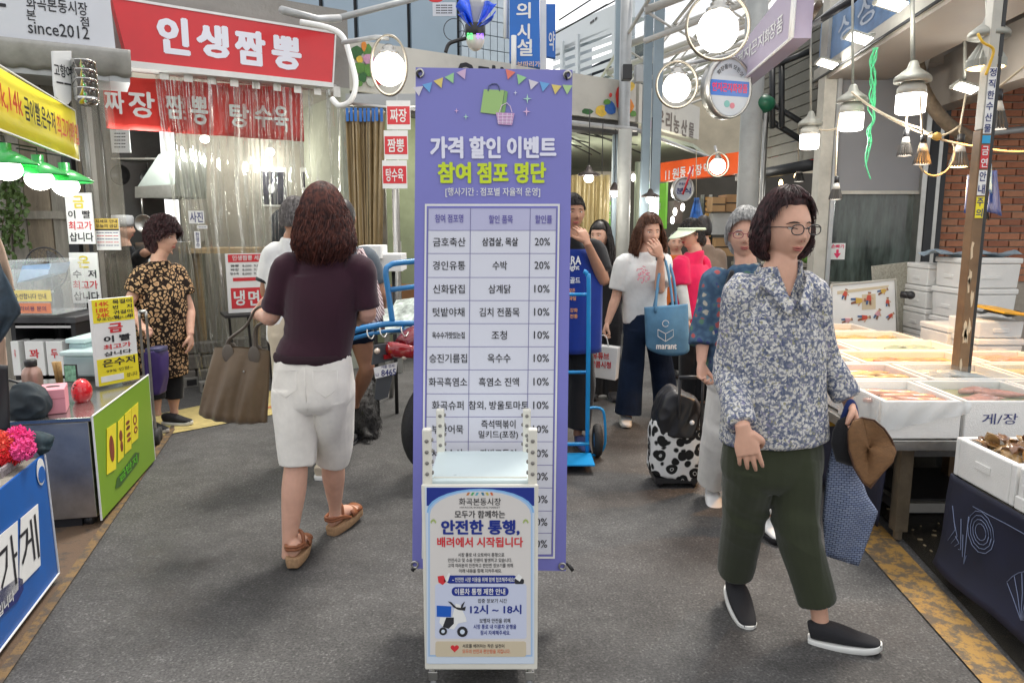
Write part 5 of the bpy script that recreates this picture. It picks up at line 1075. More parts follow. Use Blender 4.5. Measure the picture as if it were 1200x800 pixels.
m = MB();m.tube([qy.W(ya,top_(ya),-.002),qy.W(yb_,top_(yb_),-.002),qy.W(yb_,bot_(yb_),-.002),qy.W(ya,bot_(ya),-.002)],.006,5);m.build('hem',WHITE,t)
def ytext(s_,x0,x1,mt):
    m = MB();uu0,uu1 = qy.uz(x0,120)[0],qy.uz(x1,130)[0];vs,fs = text_mesh(s_,.025);X0 = min(v.x for v in vs);X1 = max(v.x for v in vs);Y0 = min(v.y for v in vs);Y1 = max(v.y for v in vs)
    vv = []
    for v in vs:
        u_ = uu0 + (v.x - X0)/(X1 - X0)*(uu1 - uu0);f = .30 + .42*(v.y - Y0)/(Y1 - Y0);vv.append(qy.W(u_,bot_(u_)*(1 - f) + top_(u_)*f,-.012))
    m.add(vv,fs);m.build('lettering',mt,t)
ytext('18k,14k',-12,24,M('orange_red_ink',(.72,.10,.02),.5,var=0));ytext('금이빨,은수저',25,61,INK);ytext('최고가매입',62,87,bpy.data.materials['orange_red_ink'])
# green stall lamps
GRN = M('green_enamel',(.03,.42,.08),.3,var=.1,coat=.3)
for i,(x,y,yy) in enumerate(((8,196,4.2),(46,208,4.45),(77,216,4.65))):
    c0 = P(x,y,yy);t = thing('green_lamp',['green stall lamp nearest the photo edge','middle green stall lamp of the three','green stall lamp above the gold tooth sign'][i],'lamp',tuple(c0),'green lamps over the gold stall')
    m = MB();m.lathe([(.155,.015),(.158,.022),(.05,.085),(.032,.09),(.032,.13),(.028,.13),(.028,.088),(.046,.080),(.152,.012)],c0,28,cap=False);m.build('shade',GRN,t,True)
    m = MB();m.ball(c0 - V((0,0,.012)),(.077,.077,.062));m.build('bulb',BULB,t,True)
    m = MB();m.tube([c0 + V((0,0,.12)),c0 + V((0,0,.17)),c0 + V((-.10,-.28,.19))],.005,6);m.build('cord',BCABLE,t,True);point_light(c0 - V((0,0,.12)),3,(1,.98,.92))
# ================================================================== LEFT STALLS
GREENV = M('lime_green_vinyl',(.22,.40,.02),.45,var=.0);n,l,b = nodes_of(GREENV);tcx = n.new('ShaderNodeTexCoord');wv = n.new('ShaderNodeTexWave');wv.wave_type = 'RINGS';wv.inputs['Scale'].default_value = .1;wv.inputs['Distortion'].default_value = 6;wv.inputs['Detail'].default_value = 3
l.new(tcx.outputs['Object'],wv.inputs[0]);rr = ramp(n,[(.2,(.20,.36,.02)),(.8,(.29,.48,.03))]);l.new(wv.outputs['Fac'],rr.inputs[0]);l.new(rr.outputs[0],b.inputs['Base Color'])
BLUEV = M('blue_vinyl',(.008,.11,.42),.4,var=.12,scale=5,dirt=.15)
g0,g1 = G(115,612,.02).xy,G(177,537,.03).xy;pg = PL(g0,g1);L_ = (V(g1) - V(g0)).length;zt = .548
t = thing('gold_stall','stainless stall counter with lime green front panel and gold pictures','stall',(g0.x - .3,g0.y + .4,0))
pg = PL(g0,g1)            # left to right when seen from the alley; its normal points away (into the counter)
m = MB();m.pbox(pg,.0,L_,.05,zt - .004,.002,.62);m.build('cabinet',STEEL,t,bevel=.004)
m = MB();m.pbox(pg,-.015,L_ + .015,zt,zt + .022,-.015,.75);m.build('counter_top',M('brushed_counter_top',(.5,.5,.48),.18,.9,.15,4),t,bevel=.003)
m = MB();m.prism(pg,[(-.01,.035),(L_ + .01,.02),(L_ + .01,zt + .025),(-.01,zt + .025)],-.022,-.0155);m.build('front_panel',GREENV,t)
m = MB();m.tube([pg.W(-.01,.035,-.02),pg.W(-.01,zt + .025,-.02),pg.W(L_ + .01,zt + .025,-.02),pg.W(L_ + .01,.02,-.02)],.005,6);m.build('edge_trim',WHITE,t)
for (uu,dd) in ((.05,.05),(.05,.5),(L_ - .06,.06)):
    p = pg.W(uu,.025,dd);m = MB();m.lathe([(.03,-.02),(.03,.02)],p,14,(1,0,0));m.build('caster',BLACK,t,True)
m = MB();m.pbox(pg,.02,.5,.004,.045,.08,.5);m.build('base_tray',BLACK,t)
PICR = M('brown_red_jewel_print',(.25,.05,.02),.5,var=.5,scale=25)
for k,(x0,x1,yt0,yb0) in enumerate(((125,138,500,556),(138,147,492,542),(146,156,483,532),(154,164,476,520))):
    m = MB();pq = pg.off(-.024);c = [pq.uz(x0,yb0),pq.uz(x1 - 2.4,yb0 - 7),pq.uz(x1 - 2.4,yt0 - 5),pq.uz(x0,yt0 + 2)];m.prism(pq,c,-.002,0);pc_ = m.build('picture',YEL,t)
    cu = sum(q[0] for q in c)/4;cz = sum(q[1] for q in c)/4;w = abs(c[1][0] - c[0][0]);m = MB()
    if k == 0:m.disc(pq,cu,cz,w*.25,-.004,-.0022,rz=.07)
    elif k == 1:m.disc(pq,cu,cz + .02,w*.25,-.004,-.0022,rz=.03);m.disc(pq,cu,cz - .04,w*.2,-.004,-.0022,rz=.03)
    elif k == 2:
        for dz in (-.05,-.02,.02,.05):m.disc(pq,cu,cz + dz,w*.28,-.004,-.0022,rz=.010)
    else:m.ring(pq,cu,cz + .02,w*.25,.01,-.004,-.0022,rz=.03);m.ring(pq,cu,cz - .04,w*.25,.01,-.004,-.0022,rz=.02)
    m.build('jewel_print',PICR,pc_)
pq = pg.off(-.024);c = [pq.uz(x,y) for x,y in ((135,572),(137,560),(158,530),(163,530),(162,541),(141,569))];m = MB();m.prism(pq,c,-.002,0);o = m.build('slogan_plate',M('dark_green_print',(.05,.12,.02),.5,var=0),t)
m = MB();uu = pq.uz(139,560)[0],pq.uz(160,538)[0];vs,fs = text_mesh('금반지',.02);X1 = max(v.x for v in vs);zA,zB = pq.uz(139,565)[1],pq.uz(160,541)[1];m.add([pq.W(uu[0] + v.x/X1*(uu[1] - uu[0]),zA + (zB - zA)*v.x/X1 + v.y*.055,-.004) for v in vs],fs);m.build('lettering',M('bright_green_print',(.2,.75,.05),.5,var=0),o)
# graffiti scratches on the steel end
# ---- things on the counter
CT = zt + .022
def ct(px,py):return G(px,py,CT)
def sign_card(name,label,pl,x0,y0,x1,y1,bands,lines,th=.012,mat=PAPER,group=None,legs=False):
    a0,a1,b0,b1 = pl.rect(x0,y0,x1,y1);m = MB();m.pbox(pl,a0,a1,b0,b1,0,th);o = m.build(name,mat,None,bevel=.001);H = y1 - y0
    for (f0,f1,mt) in bands:m = MB();m.pbox(pl,a0 + .001,a1 - .001,b1 - (b1 - b0)*f1,b1 - (b1 - b0)*f0,-.0015,-.0002);m.build('band',mt,o)
    by = {}
    for (s_,fx0,fx1,f0,f1,mt,bo) in lines:
        mm = by.setdefault(mt.name,(MB(),mt))[0];mm.text(pl,s_,(a0 + (a1 - a0)*fx0,a0 + (a1 - a0)*fx1,b1 - (b1 - b0)*f1,b1 - (b1 - b0)*f0),-.003,bo)
    for mm,mt in by.values():mm.build('lettering',mt,o)
    tag(o,label,'sign',group);return o
YINK = M('yellow_ink',(.72,.60,.05),.5,var=0);ORI = bpy.data.materials['orange_red_ink']
q = PL(ct(117,456).xy,ct(161,447).xy)
sign_card('price_sign','tall yellow and white gold buying sign standing on the green counter',q,111,349,160,449,[(.0,.27,YEL),(.69,1,YEL)],
    [('14K',.08,.40,.03,.08,ORI,.03),('18K',.08,.40,.10,.15,ORI,.03),('24K',.08,.40,.16,.21,ORI,.03),('목걸이',.48,.95,.02,.07,INK,.03),('반    지',.48,.95,.085,.13,INK,.03),('귀걸이',.48,.95,.145,.19,INK,.03),('팔    찌',.48,.95,.20,.24,INK,.03),('무조건다삽니다',.08,.92,.215,.25,INK,.02),
     ('금',.33,.68,.29,.40,REDINK,.045),('이 빨',.20,.85,.43,.51,INK,.04),('최고가',.18,.85,.53,.59,REDINK,.03),('삽니다',.18,.85,.615,.665,INK,.03),('은수저',.12,.92,.70,.79,INK,.03),('99% 인정~',.2,.85,.82,.86,INK,.01),('삽니다',.68,.95,.90,.95,INK,.01)],th=.03)
m = MB();a0,a1,b0,b1 = q.rect(118,439,145,446);m.pbox(q,a0,a1,b0,b1,-.003,-.0018);o = m.build('tape_patch',PAPER);tag(o,'white tape patch over the phone number on the yellow gold sign','tape')
qs = front(5.2)
for i,(x0,y0,x1,y1,wd,a) in enumerate(((78,226,109,286,'금','이  빨'),(83,296,116,355,'은','수  저'))):
    sign_card('hanging_sign',['upper white sign for gold teeth with black and red lettering','lower white sign for silver spoons with black and red lettering'][i],qs,x0,y0,x1,y1,[],
        [(wd,.3,.72,.06,.30,YINK,.03),(a,.08,.92,.34,.50,INK,.02),('최고가',.06,.94,.55,.72,REDINK,.02),('삽니다',.06,.96,.77,.95,INK,.02)],group='white gold buying signs')
sign_card('price_list','small yellow and white price list taped to the vinyl left of the cook',front(5.3),112,256,140,293,[(0,.33,M('ochre_print',(.6,.42,.08),.5,var=.1)),(.33,.38,INK)],
    [('시세표 안내',.05,.95,.04,.14,INK,.02),('오늘의 금값',.05,.95,.18,.29,INK,.02)] + [('ㅡㅡㅡ ㅡㅡㅡ ㅡㅡ',.05,.95,.44 + .1*k,.46 + .1*k,(NAVYINK,REDINK)[k % 2],0) for k in range(5)])
# dark display cabinet
qd = front(4.75);a0,a1 = P(14,400,4.75).x,P(90,400,4.75).x;zc = P(50,371,4.75).z
t = thing('display_table','black open display table behind the counter with white boxes inside','table',((a0 + a1)/2,4.9,0));m = MB();m.pbox(qd,a0 - .02,a1 + .02,zc - .04,zc,-.03,.5);m.build('table_top',M('charcoal_laminate',(.05,.05,.055),.35,var=.15),t,bevel=.004)
for k,(u0,u1,d0,d1) in enumerate(((a0,a0 + .03,0,.45),(a1 - .03,a1,0,.45),(a0 + .031,a1 - .031,.40,.44))):m = MB();m.pbox(qd,u0,u1,0,zc - .042,d0,d1);m.build('side_panel',BLACK,t)
m = MB();m.pbox(qd,a0 + .031,a1 - .031,zc - .075,zc - .06,.003,.02);m.build('trim',WHITE,t)
m = MB();m.pbox(qd,a0 + .031,a1 - .031,.40,.43,.02,.39);m.build('shelf',BLACK,t)
for k,(x0,x1,s_) in enumerate(((14,23,''),(30,52,'꽈'),(55,74,'두'))):
    a0_,a1_,b0,b1 = front(4.72).rect(x0,400,x1,440);m = MB();m.pbox(front(4.72),a0_,a1_,b0,b1,0,.12);o = m.build('white_box',PAPER,None,bevel=.003);m = MB();m.text(front(4.72),s_ or '과자',(a0_ + .03,a1_ - .03,b1 - .11,b1 - .05),-.002,.03);m.build('lettering',REDINK,o)
    tag(o,['white box with red print cut by the left post','white box with red lettering in the black table, the left of the pair','white box with red lettering beside the plastic tubs'][k],'box','white boxes in the black table')
# acrylic case with papers
t = thing('acrylic_case','clear acrylic case of papers with yellow and orange handwritten cards','case',tuple(P(33,370,4.7)))
c = front(4.62);a0,a1,b0,b1 = c.rect(12,306,62,369)
m = MB();
m.pbox(c,a0,a1,b0,b0 + .008,0,.35);m.pbox(c,a0,a0 + .006,b0,b1,0,.35);m.pbox(c,a1 - .006,a1,b0,b1,0,.35);m.pbox(c,a0 + .007,a1 - .007,b0 + .009,b1 - .05,0,.006);m.pbox(c,a0,a1,b1 - .002,b1 + .006,0,.35);m.build('acrylic_shell',GLASS,t)
m = MB();m.prism(c,[c.uz(14,332),c.uz(50,322),c.uz(55,309),c.uz(20,312)],.05,.25);m.build('paper_stack',M('pale_blue_paper',(.35,.5,.72),.6,var=.3,scale=9),t)
for s_,y0_,y1_,mt in (('수선합니다 안내',340,353,M('yellow_card',(.80,.66,.25),.7,var=.1)),('수리비용 문의',355,367,M('salmon_card',(.70,.25,.14),.7,var=.1))):
    r_ = c.rect(14,y0_,60,y1_);m = MB();m.pbox(c,*r_,-.003,-.0005);o = m.build('card',mt,t);m = MB();m.text(c,s_,(r_[0] + .02,r_[1] - .03,r_[2] + .015,r_[3] - .02),-.005,.0);m.build('handwriting',NAVYINK,o)
# storage tubs
for i,(x0,x1,y0_,y1_,yy) in enumerate(((70,117,412,442,4.25),(76,100,397,413,4.35))):
    t = thing('storage_tub',['large clear storage tub with lid on the green stall','small clear tub stacked behind the large one'][i],'tub',tuple(P((x0 + x1)/2,y1_,yy)),'clear storage tubs');c = front(yy);a0,a1,b0,b1 = c.rect(x0,y0_,x1,y1_)
    TUB = M('frosted_blue_plastic',(.55,.72,.74),.3,var=.1,alpha=.55);TUBL = M('frosted_lid',(.62,.76,.76),.3,var=.08,alpha=.75)
    m = MB();m.pbox(c,a0 + .012,a1 - .012,b0,b1 - .03,.012,.26);m.build('tub_body',TUB,t,bevel=.012);m = MB();m.pbox(c,a0,a1,b1 - .028,b1,0,.28);m.build('lid',TUBL,t,bevel=.008)
    if i == 0:m = MB();m.pbox(c,a0 + .03,a1 - .05,b0 + .01,b0 + .06,.03,.22);m.build('contents',M('pinkish_contents',(.55,.40,.38),.6,var=.5,scale=30),t)
# thermos, bag, tissue box, helmet, phone
t = thing('thermos','brushed rose thermos bottle with black cap on the counter','bottle',tuple(ct(40,462)));c0 = ct(40,464);hh = P(40,422,c0.y).z - CT
m = MB();m.lathe([(.045,0),(.05,.01),(.05,hh*.62),(.044,hh*.74),(.028,hh*.82),(.026,hh*.86)],c0,24);m.build('flask',M('rose_steel',(.42,.27,.22),.35,.6,.2,8),t,True);m = MB();m.lathe([(.030,hh*.84),(.031,hh),(.026,hh + .004)],c0,20);m.build('cap',BLACK,t,True)
c0 = ct(29,490);t = thing('hand_bag','dark soft hand bag slumped on the counter corner','bag',tuple(c0));m = MB()
zt_ = P(30,452,c0.y).z;loft(m,[c0 + V((0,.02,.0)),c0 + V((0,.02,.06)),V((c0.x - .01,c0.y + .03,zt_ - .03)),V((c0.x - .02,c0.y + .03,zt_))],[(.085,.06),(.105,.07),(.075,.055),(.03,.03)],(1,0,0),20,5,2.6)
remesh(m,'bag_body',M('black_check_cloth',(.018,.028,.035),.7,var=.4,scale=18),t,.006,2,folds(.012,22,4,1));m = MB();m.tube(spline([c0 + V((-.07,-.01,.10)),c0 + V((-.11,-.02,.15)),c0 + V((-.07,0,.19)),c0 + V((-.02,.02,.17))],5),.007,6);m.build('handle',BLACK,t,True)
PKB = M('pink_fabric_box',(.75,.30,.35),.6,var=.06)
p1,p2,p3 = ct(47,487),ct(78,484),ct(88,466);q = PL(p1.xy,p2.xy);w = (p2 - p1).length;hb_ = P(47,458,p1.y).z - CT
t = thing('tissue_box','pink tissue box on the steel counter','box',tuple((p1 + p2)/2));m = MB();m.pbox(q,0,w,CT + .001,CT + hb_,0,.17);m.build('box_body',PKB,t,bevel=.004);m = MB();m.disc(q,w/2,CT + hb_ + .0,.03,.07,.10,rz=.003);m.build('opening',BLACK,t)
m = MB();m.pbox(q,0,w,CT + hb_*.62,CT + hb_*.64,-.002,-.0004);m.build('lid_seam',M('pink_seam',(.5,.16,.2),.6,var=0),t)
c0 = ct(97,470);t = thing('red_case','glossy red rounded case beside the tissue box','case',tuple(c0));m = MB();m.ball(c0 + V((0,0,.052)),(.048,.06,.072),24,14);m.build('shell',M('glossy_red',(.62,.01,.02),.15,var=.1,coat=.6),t,True)
m = MB()
for k in range(5):m.ball(c0 + V((.012*(k % 3 - 1),-.056 + .004*abs(k % 3 - 1),.03 + .018*k)),.005,8,6)
m.build('vents',BLACK,t,True)
c0 = P(83,447,4.05);t = thing('phone','smartphone standing upright with a lit photo on its screen','phone',tuple(c0));q = front(4.05);r_ = q.rect(75,427,90,448);m = MB();m.pbox(q,*r_,0,.012);m.build('phone_body',BLACK,t,bevel=.003);m = MB();m.pbox(q,r_[0] + .005,r_[1] - .005,r_[2] + .006,r_[3] - .006,-.002,-.0003);m.build('screen',M('phone_screen',(.15,.3,.2),.2,var=.9,scale=40,emit=.25),t)
t = thing('brush_pair','two tan brushes standing beside the phone','brush',tuple(P(70,447,4.08)));
for k in (0,1):m = MB();c0 = P(68 + 4*k,448,4.08);m.tube([c0,c0 + V((.005*k - .01,0,.12))],[.010,.014],8);m.build('bristle',M('tan_bristle',(.42,.26,.10),.8,var=.3,scale=80),t,True)
# fan
t = thing('electric_fan','black pedestal fan behind the acrylic case','fan',tuple(G(62,470)));c0 = P(54,315,5.0);R_ = .145
m = MB()
for k in range(26):a = k/26*6.283;m.tube(spline([c0 + V((.02*math.cos(a),-.075,.02*math.sin(a))),c0 + V((R_*.75*math.cos(a),-.055,R_*.75*math.sin(a))),c0 + V((R_*math.cos(a),0,R_*math.sin(a))),c0 + V((R_*.7*math.cos(a),.05,R_*.7*math.sin(a)))],2),.0012,4)
m.tube([c0 + V((R_*math.cos(k/30*6.283),0,R_*math.sin(k/30*6.283))) for k in range(30)],.005,6,closed=True);m.build('guard',BLACK,t,True)
for k in range(3):a0 = k*2.094 + .4;m = MB();m.grid(lambda a,b_:c0 + V(((.02 + (R_ - .04)*a)*math.cos(a0 + b_*1.1),-.02 + .03*b_,(.02 + (R_ - .04)*a)*math.sin(a0 + b_*1.1))),6,5);m.build('blade',M('smoky_blade',(.06,.06,.06),.3,alpha=.6,var=0),t,True,solid=.002)
m = MB();m.ball(c0,(.035,.07,.035));m.ball(c0 + V((0,.07,0)),(.05,.06,.05));m.build('motor',BLACK,t,True);m = MB();p2 = P(62,345,5.05);m.tube([c0 + V((0,.08,-.03)),V((p2.x,5.1,p2.z)),V((p2.x,5.1,.02))],[.02,.035,.02],10);m.lathe([(.16,0),(.15,.03),(.03,.05)],(p2.x,5.1,0),24);m.build('pole',BLACK,t,True)
m = MB();m.ball((p2.x - .01,5.06,p2.z + .02),.012,8,6);m.build('knob',WHITE,t,True)
m = MB();p2 = P(74,345,5.2);m.box((p2.x,5.25,.55),(.05,.05,1.1),R(5));o = m.build('wooden_post',WOODG,None,bevel=.003);tag(o,'weathered wooden post beside the fan','post')
m = MB();r_ = front(5.5).rect(92,380,108,412);m.pbox(front(5.5),r_[0],r_[1],0,r_[3],0,.2);o = m.build('orange_crate',M('orange_plastic',(.55,.14,.03),.5));tag(o,'orange crate behind the yellow gold sign','crate')
# ---- clothes hanging at the left edge
t = thing('hanging_clothes','beige jacket and dark printed garment hanging at the left edge of the photo','clothes',tuple(P(6,420,3.6)));q = front(3.6)
def strip(pts_l,pts_r,yy,mat,nm,amp=.012):
    m = MB();k = len(pts_l) - 1
    def fn(a,b_):
        i = min(int(b_*k),k - 1);f = b_*k - i;l0 = V(pts_l[i]).lerp(V(pts_l[i + 1]),f);r0 = V(pts_r[i]).lerp(V(pts_r[i + 1]),f);p = l0.lerp(r0,a);return P(p.x,p.y,yy - .03*math.sin(a*3.14) - amp*math.sin(a*11 + b_*4))
    m.grid(fn,14,16);m.build(nm,mat,t,True,solid=.012)
strip([(-30,250),(-30,290),(-30,340),(-28,360)],[(-6,262),(4,290),(14,325),(17,340)],3.6,fabric('beige_wool',(.46,.33,.24)),'jacket')
strip([(-30,300),(-30,340),(-28,380),(-20,412)],[(-2,306),(10,330),(25,365),(0,400)],3.55,M('dark_printed_cloth',(.03,.05,.07),.7,var=.9,scale=7),'printed_garment')
strip([(-30,380),(-30,430),(-26,460)],[(6,395),(8,430),(2,462)],3.62,bpy.data.materials['beige_wool'],'sleeve')
strip([(-40,425),(-40,470),(-40,505)],[(9,428),(11,470),(12,505)],3.2,BLACK,'garment_bag',.004)
m = MB();m.tube([P(-20,200,3.7),P(-14,262,3.6),P(-14,560,3.6)],.012,8);m.build('rack_pole',DKM,t,True)
# ---- blue stall in the foreground
b0_,b1_ = G(-60,836,.04).xy,G(68,671,.04).xy;pbz = PL(b0_,b1_);Lb = (V(b1_) - V(b0_)).length
t = thing('blue_stall','blue vinyl fronted stall with white letter sheets in the near left corner','stall',(b1_.x - .3,b1_.y - .2,0));zl = lambda u_:.045
ztb = pbz.uz(54,530)[1]
m = MB();m.prism(pbz,[(-.4,.03),(Lb,.04),(Lb - .02,ztb),(-.4,ztb)],0,.008);m.build('front_panel',BLUEV,t)
m = MB();m.pbox(pbz,-.4,Lb - .01,.05,ztb - .03,.012,.7);m.build('cabinet',M('blue_side_vinyl',(.01,.09,.33),.5),t)
m = MB();m.pbox(pbz,-.4,Lb - .02,ztb - .028,ztb - .006,.012,.72);m.build('table_top',WOODG,t)
m = MB();m.tube([pbz.W(-.4,.03,-.004),pbz.W(Lb,.04,-.004),pbz.W(Lb - .02,ztb,-.004)],.004,6);m.build('hem',WHITE,t)
pz = pbz.off(-.003)
for k,(c,ch) in enumerate((([(22,688),(47,662),(44,590),(24,607)],'게'),([(-2,722),(21,690),(20,610),(-2,628)],'가'),([(-40,760),(-6,726),(-6,632),(-40,662)],'는'))):
    cc = [pz.uz(*q) for q in c];m = MB();m.prism(pz,cc,-.002,0);o = m.build('letter_sheet',PAPER,t);us = [q[0] for q in cc];zs = [q[1] for q in cc];m = MB();u0,u1 = min(us),max(us);z0,z1 = (cc[0][1] + cc[1][1])/2,(cc[2][1] + cc[3][1])/2
    m.text(pz,ch,(u0 + (u1 - u0)*.16,u1 - (u1 - u0)*.16,z0 + (z1 - z0)*.14,z1 - (z1 - z0)*.12),-.004,.0);m.build('lettering',INK,o)
cc = [pz.uz(*q) for q in ((-20,740),(20,704),(27,690),(26,678),(20,676),(-20,706))];m = MB();m.prism(pz,cc,-.002,0);o = m.build('slogan_plate',NAVYINK,t);m = MB();r_ = (pz.uz(-4,715)[0],pz.uz(15,697)[0],pz.uz(5,722)[1] + .02,pz.uz(5,700)[1]);m.text(pz,'입니다',r_,-.004,.02);m.build('lettering',WHITE,o)
r_ = (pz.uz(43,555)[0],pz.uz(52,550)[0]);cu = (r_[0] + r_[1])/2;cz = pz.uz(48,552)[1];m = MB();m.disc(pz,cu,cz,(r_[1] - r_[0])/2,-.002,0,rz=.055);o = m.build('oval_sticker',WHITE,t);m = MB();m.disc(pz,cu,cz - .012,(r_[1] - r_[0])/2.4,-.004,-.0022,rz=.034);m.build('print',BLUEV,o)
for (uu) in (Lb - .1,Lb - .9):m = MB();p = pbz.W(uu,.025,.1);m.lathe([(.025,-.015),(.025,.015)],p,12,(0,1,0));m.build('caster',BLACK,t,True)
# baskets with pom-poms and gloves
def basket(label,px0,px1,pyb,pyt,yy,mat,dpt=.22):
    c = yy;a0,b0 = c.uz(px0,pyb)[0],c.uz(px1,pyb)[1];a1,b1 = c.uz(px1,pyt)[0],c.uz(px1,pyt)[1];t = thing('basket',label,'basket',tuple(c.W((a0 + a1)/2,b0,dpt/2)));m = MB()
    m.pbox(c,a0 + .01,a1 - .01,b0,b0 + .006,.01,dpt - .01)
    n_ = max(4,int((a1 - a0)/.016));rows = 4
    for k in range(n_ + 1):
        uu = a0 + (a1 - a0)*k/n_
        for dd in (0,dpt):m.pbox(c,uu - .003,uu + .003,b0,b1 - .014,dd,dd + .004)
    for k in range(int(dpt/.016) + 1):
        for uu in (a0,a1):m.pbox(c,uu - .002,uu + .002,b0,b1 - .014,dpt*k/int(dpt/.016) - .003,dpt*k/int(dpt/.016) + .003)
    for r_ in range(rows):
        z = b0 + (b1 - b0)*r_/rows
        for dd in (.001,dpt + .001):m.pbox(c,a0 + .001,a1 - .001,z,z + .005,dd,dd + .002)
        for uu in (a0,a1):m.pbox(c,uu - .001,uu + .001,z,z + .005,.005,dpt)
    m.build('lattice',mat,t);m = MB();m.pbox(c,a0 - .006,a1 + .006,b1 - .014,b1,-.006,.004);m.pbox(c,a0 - .006,a1 + .006,b1 - .014,b1,dpt,dpt + .01);m.pbox(c,a0 - .006,a0 + .004,b1 - .014,b1,.005,dpt - .001);m.pbox(c,a1 - .004,a1 + .006,b1 - .014,b1,.005,dpt - .001);m.build('rim',mat,t);return a0,a1,b0,b1
GB = M('grey_plastic',(.30,.26,.27),.5,var=.08);
a0,a1,b0,b1 = basket('grey plastic basket filled with pink and red yarn scrubbers',2,34,549,524,pbz.off(.05),GB)
def pom(label,c,r_,mat,n_=260):
    m = MB();rnd = random.Random(int(r_*9000));m.ball(c,r_*.7,14,10)
    for _ in range(n_):
        d = V((rnd.gauss(0,1),rnd.gauss(0,1),rnd.gauss(0,1))).normalized();q = c + d*r_*.6;e = c + d*r_*rnd.uniform(.95,1.15);k = V((rnd.uniform(-.01,.01),rnd.uniform(-.01,.01),rnd.uniform(-.01,.01)));m.tube([q,(q + e)/2 + k,e],[.0045,.004,.002],4,False)
    o = m.build('yarn_scrubber',mat,None,True);tag(o,label,'scrubber','yarn scrubbers on the blue stall');return o
zc = b0 + .05
for i,(x,y,r_,col) in enumerate(((2,522,.055,(.85,.12,.08)),(22,514,.05,(.85,.06,.28)),(12,530,.05,(.75,.02,.03)),(-8,534,.055,(.8,.10,.05)),(27,526,.042,(.85,.08,.30)))):
    p = P(x,y,2.73 + .04*(i % 2));pom(['coral yarn scrubber at the back of the grey basket','hot pink yarn scrubber, highest in the grey basket','deep red yarn scrubber in the middle of the basket','orange red yarn scrubber cut by the photo edge','small hot pink yarn scrubber next to the black gloves'][i],p,r_,M('yarn_%s' % ['coral','pink','red','orange','rose'][i],col,.85,var=.15,scale=60))
basket('white plastic basket in the near left corner of the blue stall',-50,-3,575,548,pbz.off(.03),WHITE,.18)
p = P(46,519,2.92);t = thing('gloves','pair of folded dark work gloves on the corner of the blue stall','gloves',tuple(p));m = MB();loft(m,[p + V((-.05,0,-.01)),p + V((-.01,0,.012)),p + V((.04,.02,.0))],[(.03,.025),(.04,.035),(.028,.02)],(0,1,0),14,4);loft(m,[p + V((-.02,.02,-.02)),p + V((.0,.0,.0)),p + V((.03,-.02,-.03))],[(.02,.02),(.03,.025),(.02,.02)],(0,1,0),12,4);remesh(m,'glove',M('dark_teal_cloth',(.02,.04,.05),.8,var=.3,scale=30),t,.005,2,folds(.006,45,2,1))
# purple bag trolley by the leopard woman
c0 = G(182,522);yy = c0.y;t = thing('bag_trolley','folding trolley with a purple bag and black wheels beside the leopard print woman','trolley',tuple(c0))
m = MB();box_loft(m,[(168,185,462),(167,187,440),(166,187,420),(167,184,412)],yy + .1,.16);remesh(m,'bag_body',M('purple_nylon',(.05,.025,.14),.5,var=.15),t,.008,2,folds(.006,16,2,.6))
m = MB();box_loft(m,[(167,187,413),(167,186,409)],yy + .1,.16);m.build('bag_lid',M('slate_blue_nylon',(.05,.05,.12),.5),t,True)
m = MB()
for x in (163,171):m.tube(spline([P(x,365,yy),P(x + 3,405,yy + .05),P(x + 8,470,yy + .06),P(x + 12,510,yy + .06)],4),.009,8)
m.tube([P(163,365,yy),P(171,365,yy)],.012,8);m.build('frame',STEEL,t,True)
for i,(x,y,r_) in enumerate(((184,512,.058),(186,500,.05),(177,517,.04))):
    m = MB();p = P(x,y,yy + .02 + .1*i);m.lathe([(r_*.5,-.018),(r_,-.014),(r_,.014),(r_*.5,.018)],V((p.x,p.y,r_)),20,(1,.3,0));w_ = m.build('wheel',M('wheel_rubber',(.03,.03,.03),.7),t,True)
# ================================================================== PURPLE BANNER
PERI = M('periwinkle_banner_vinyl',(.20,.20,.56),.42,var=.05,scale=3,coat=.1);TBL = M('pale_lavender_cell',(.70,.71,.79),.5,var=.03,scale=2);THD = M('lavender_header',(.50,.50,.70),.5,var=.03)
YB = 2.60;A_ = P(487,90,YB);B_ = P(670,90,YB);qb = PL(A_.xy,B_.xy)
t = thing('event_banner','tall purple banner with a discount table and bunting standing in the middle of the lane','banner',tuple(P(577,668,YB)))
c = [qb.uz(483,666),qb.uz(663,669),qb.uz(671,82),qb.uz(487,79)]
m = MB();NB_ = 30
def bf(a,b_):
    l0 = V(c[3]).lerp(V(c[0]),b_);r0 = V(c[2]).lerp(V(c[1]),b_);q = l0.lerp(r0,a);return qb.W(q.x,q.y,.004)
m.grid(bf,10,20);m.build('banner_sheet',PERI,t,solid=.002)
ln = lambda z:None
m = MB()
# table frame
X0,X1,Y0,Y1 = 499,655,241,652
def rx(y,x,off=0): # follows the slight taper of the sheet
    return x + (y - 240)/430*(-6 if x > 577 else -4)*(1 if True else 0)
def quad(x0,y0,x1,y1,d0,d1,mb):mb.prism(qb,[qb.uz(rx(y1,x0),y1),qb.uz(rx(y1,x1),y1),qb.uz(rx(y0,x1),y0),qb.uz(rx(y0,x0),y0)],d0,d1)
quad(498,239,656,654,-.0012,.0,m);m.build('table_border',WHITE,t)
m = MB();quad(500.2,241.5,653.8,651.5,-.0018,-.0013,m);m.build('table_gap',PERI,t)
rows = [244,270,297,325,352,379,406,433,461,488,517,544.5,571,598,624,649]
cols = [502,551,621,652]
m = MB();quad(502,244,652,270,-.0026,-.0019,m);m.build('table_header',THD,t)
m = MB();quad(502,270,652,649,-.0026,-.0019,m);m.build('table_cells',TBL,t)
GRID = M('violet_rule',(.18,.17,.36),.5,var=0);m = MB()
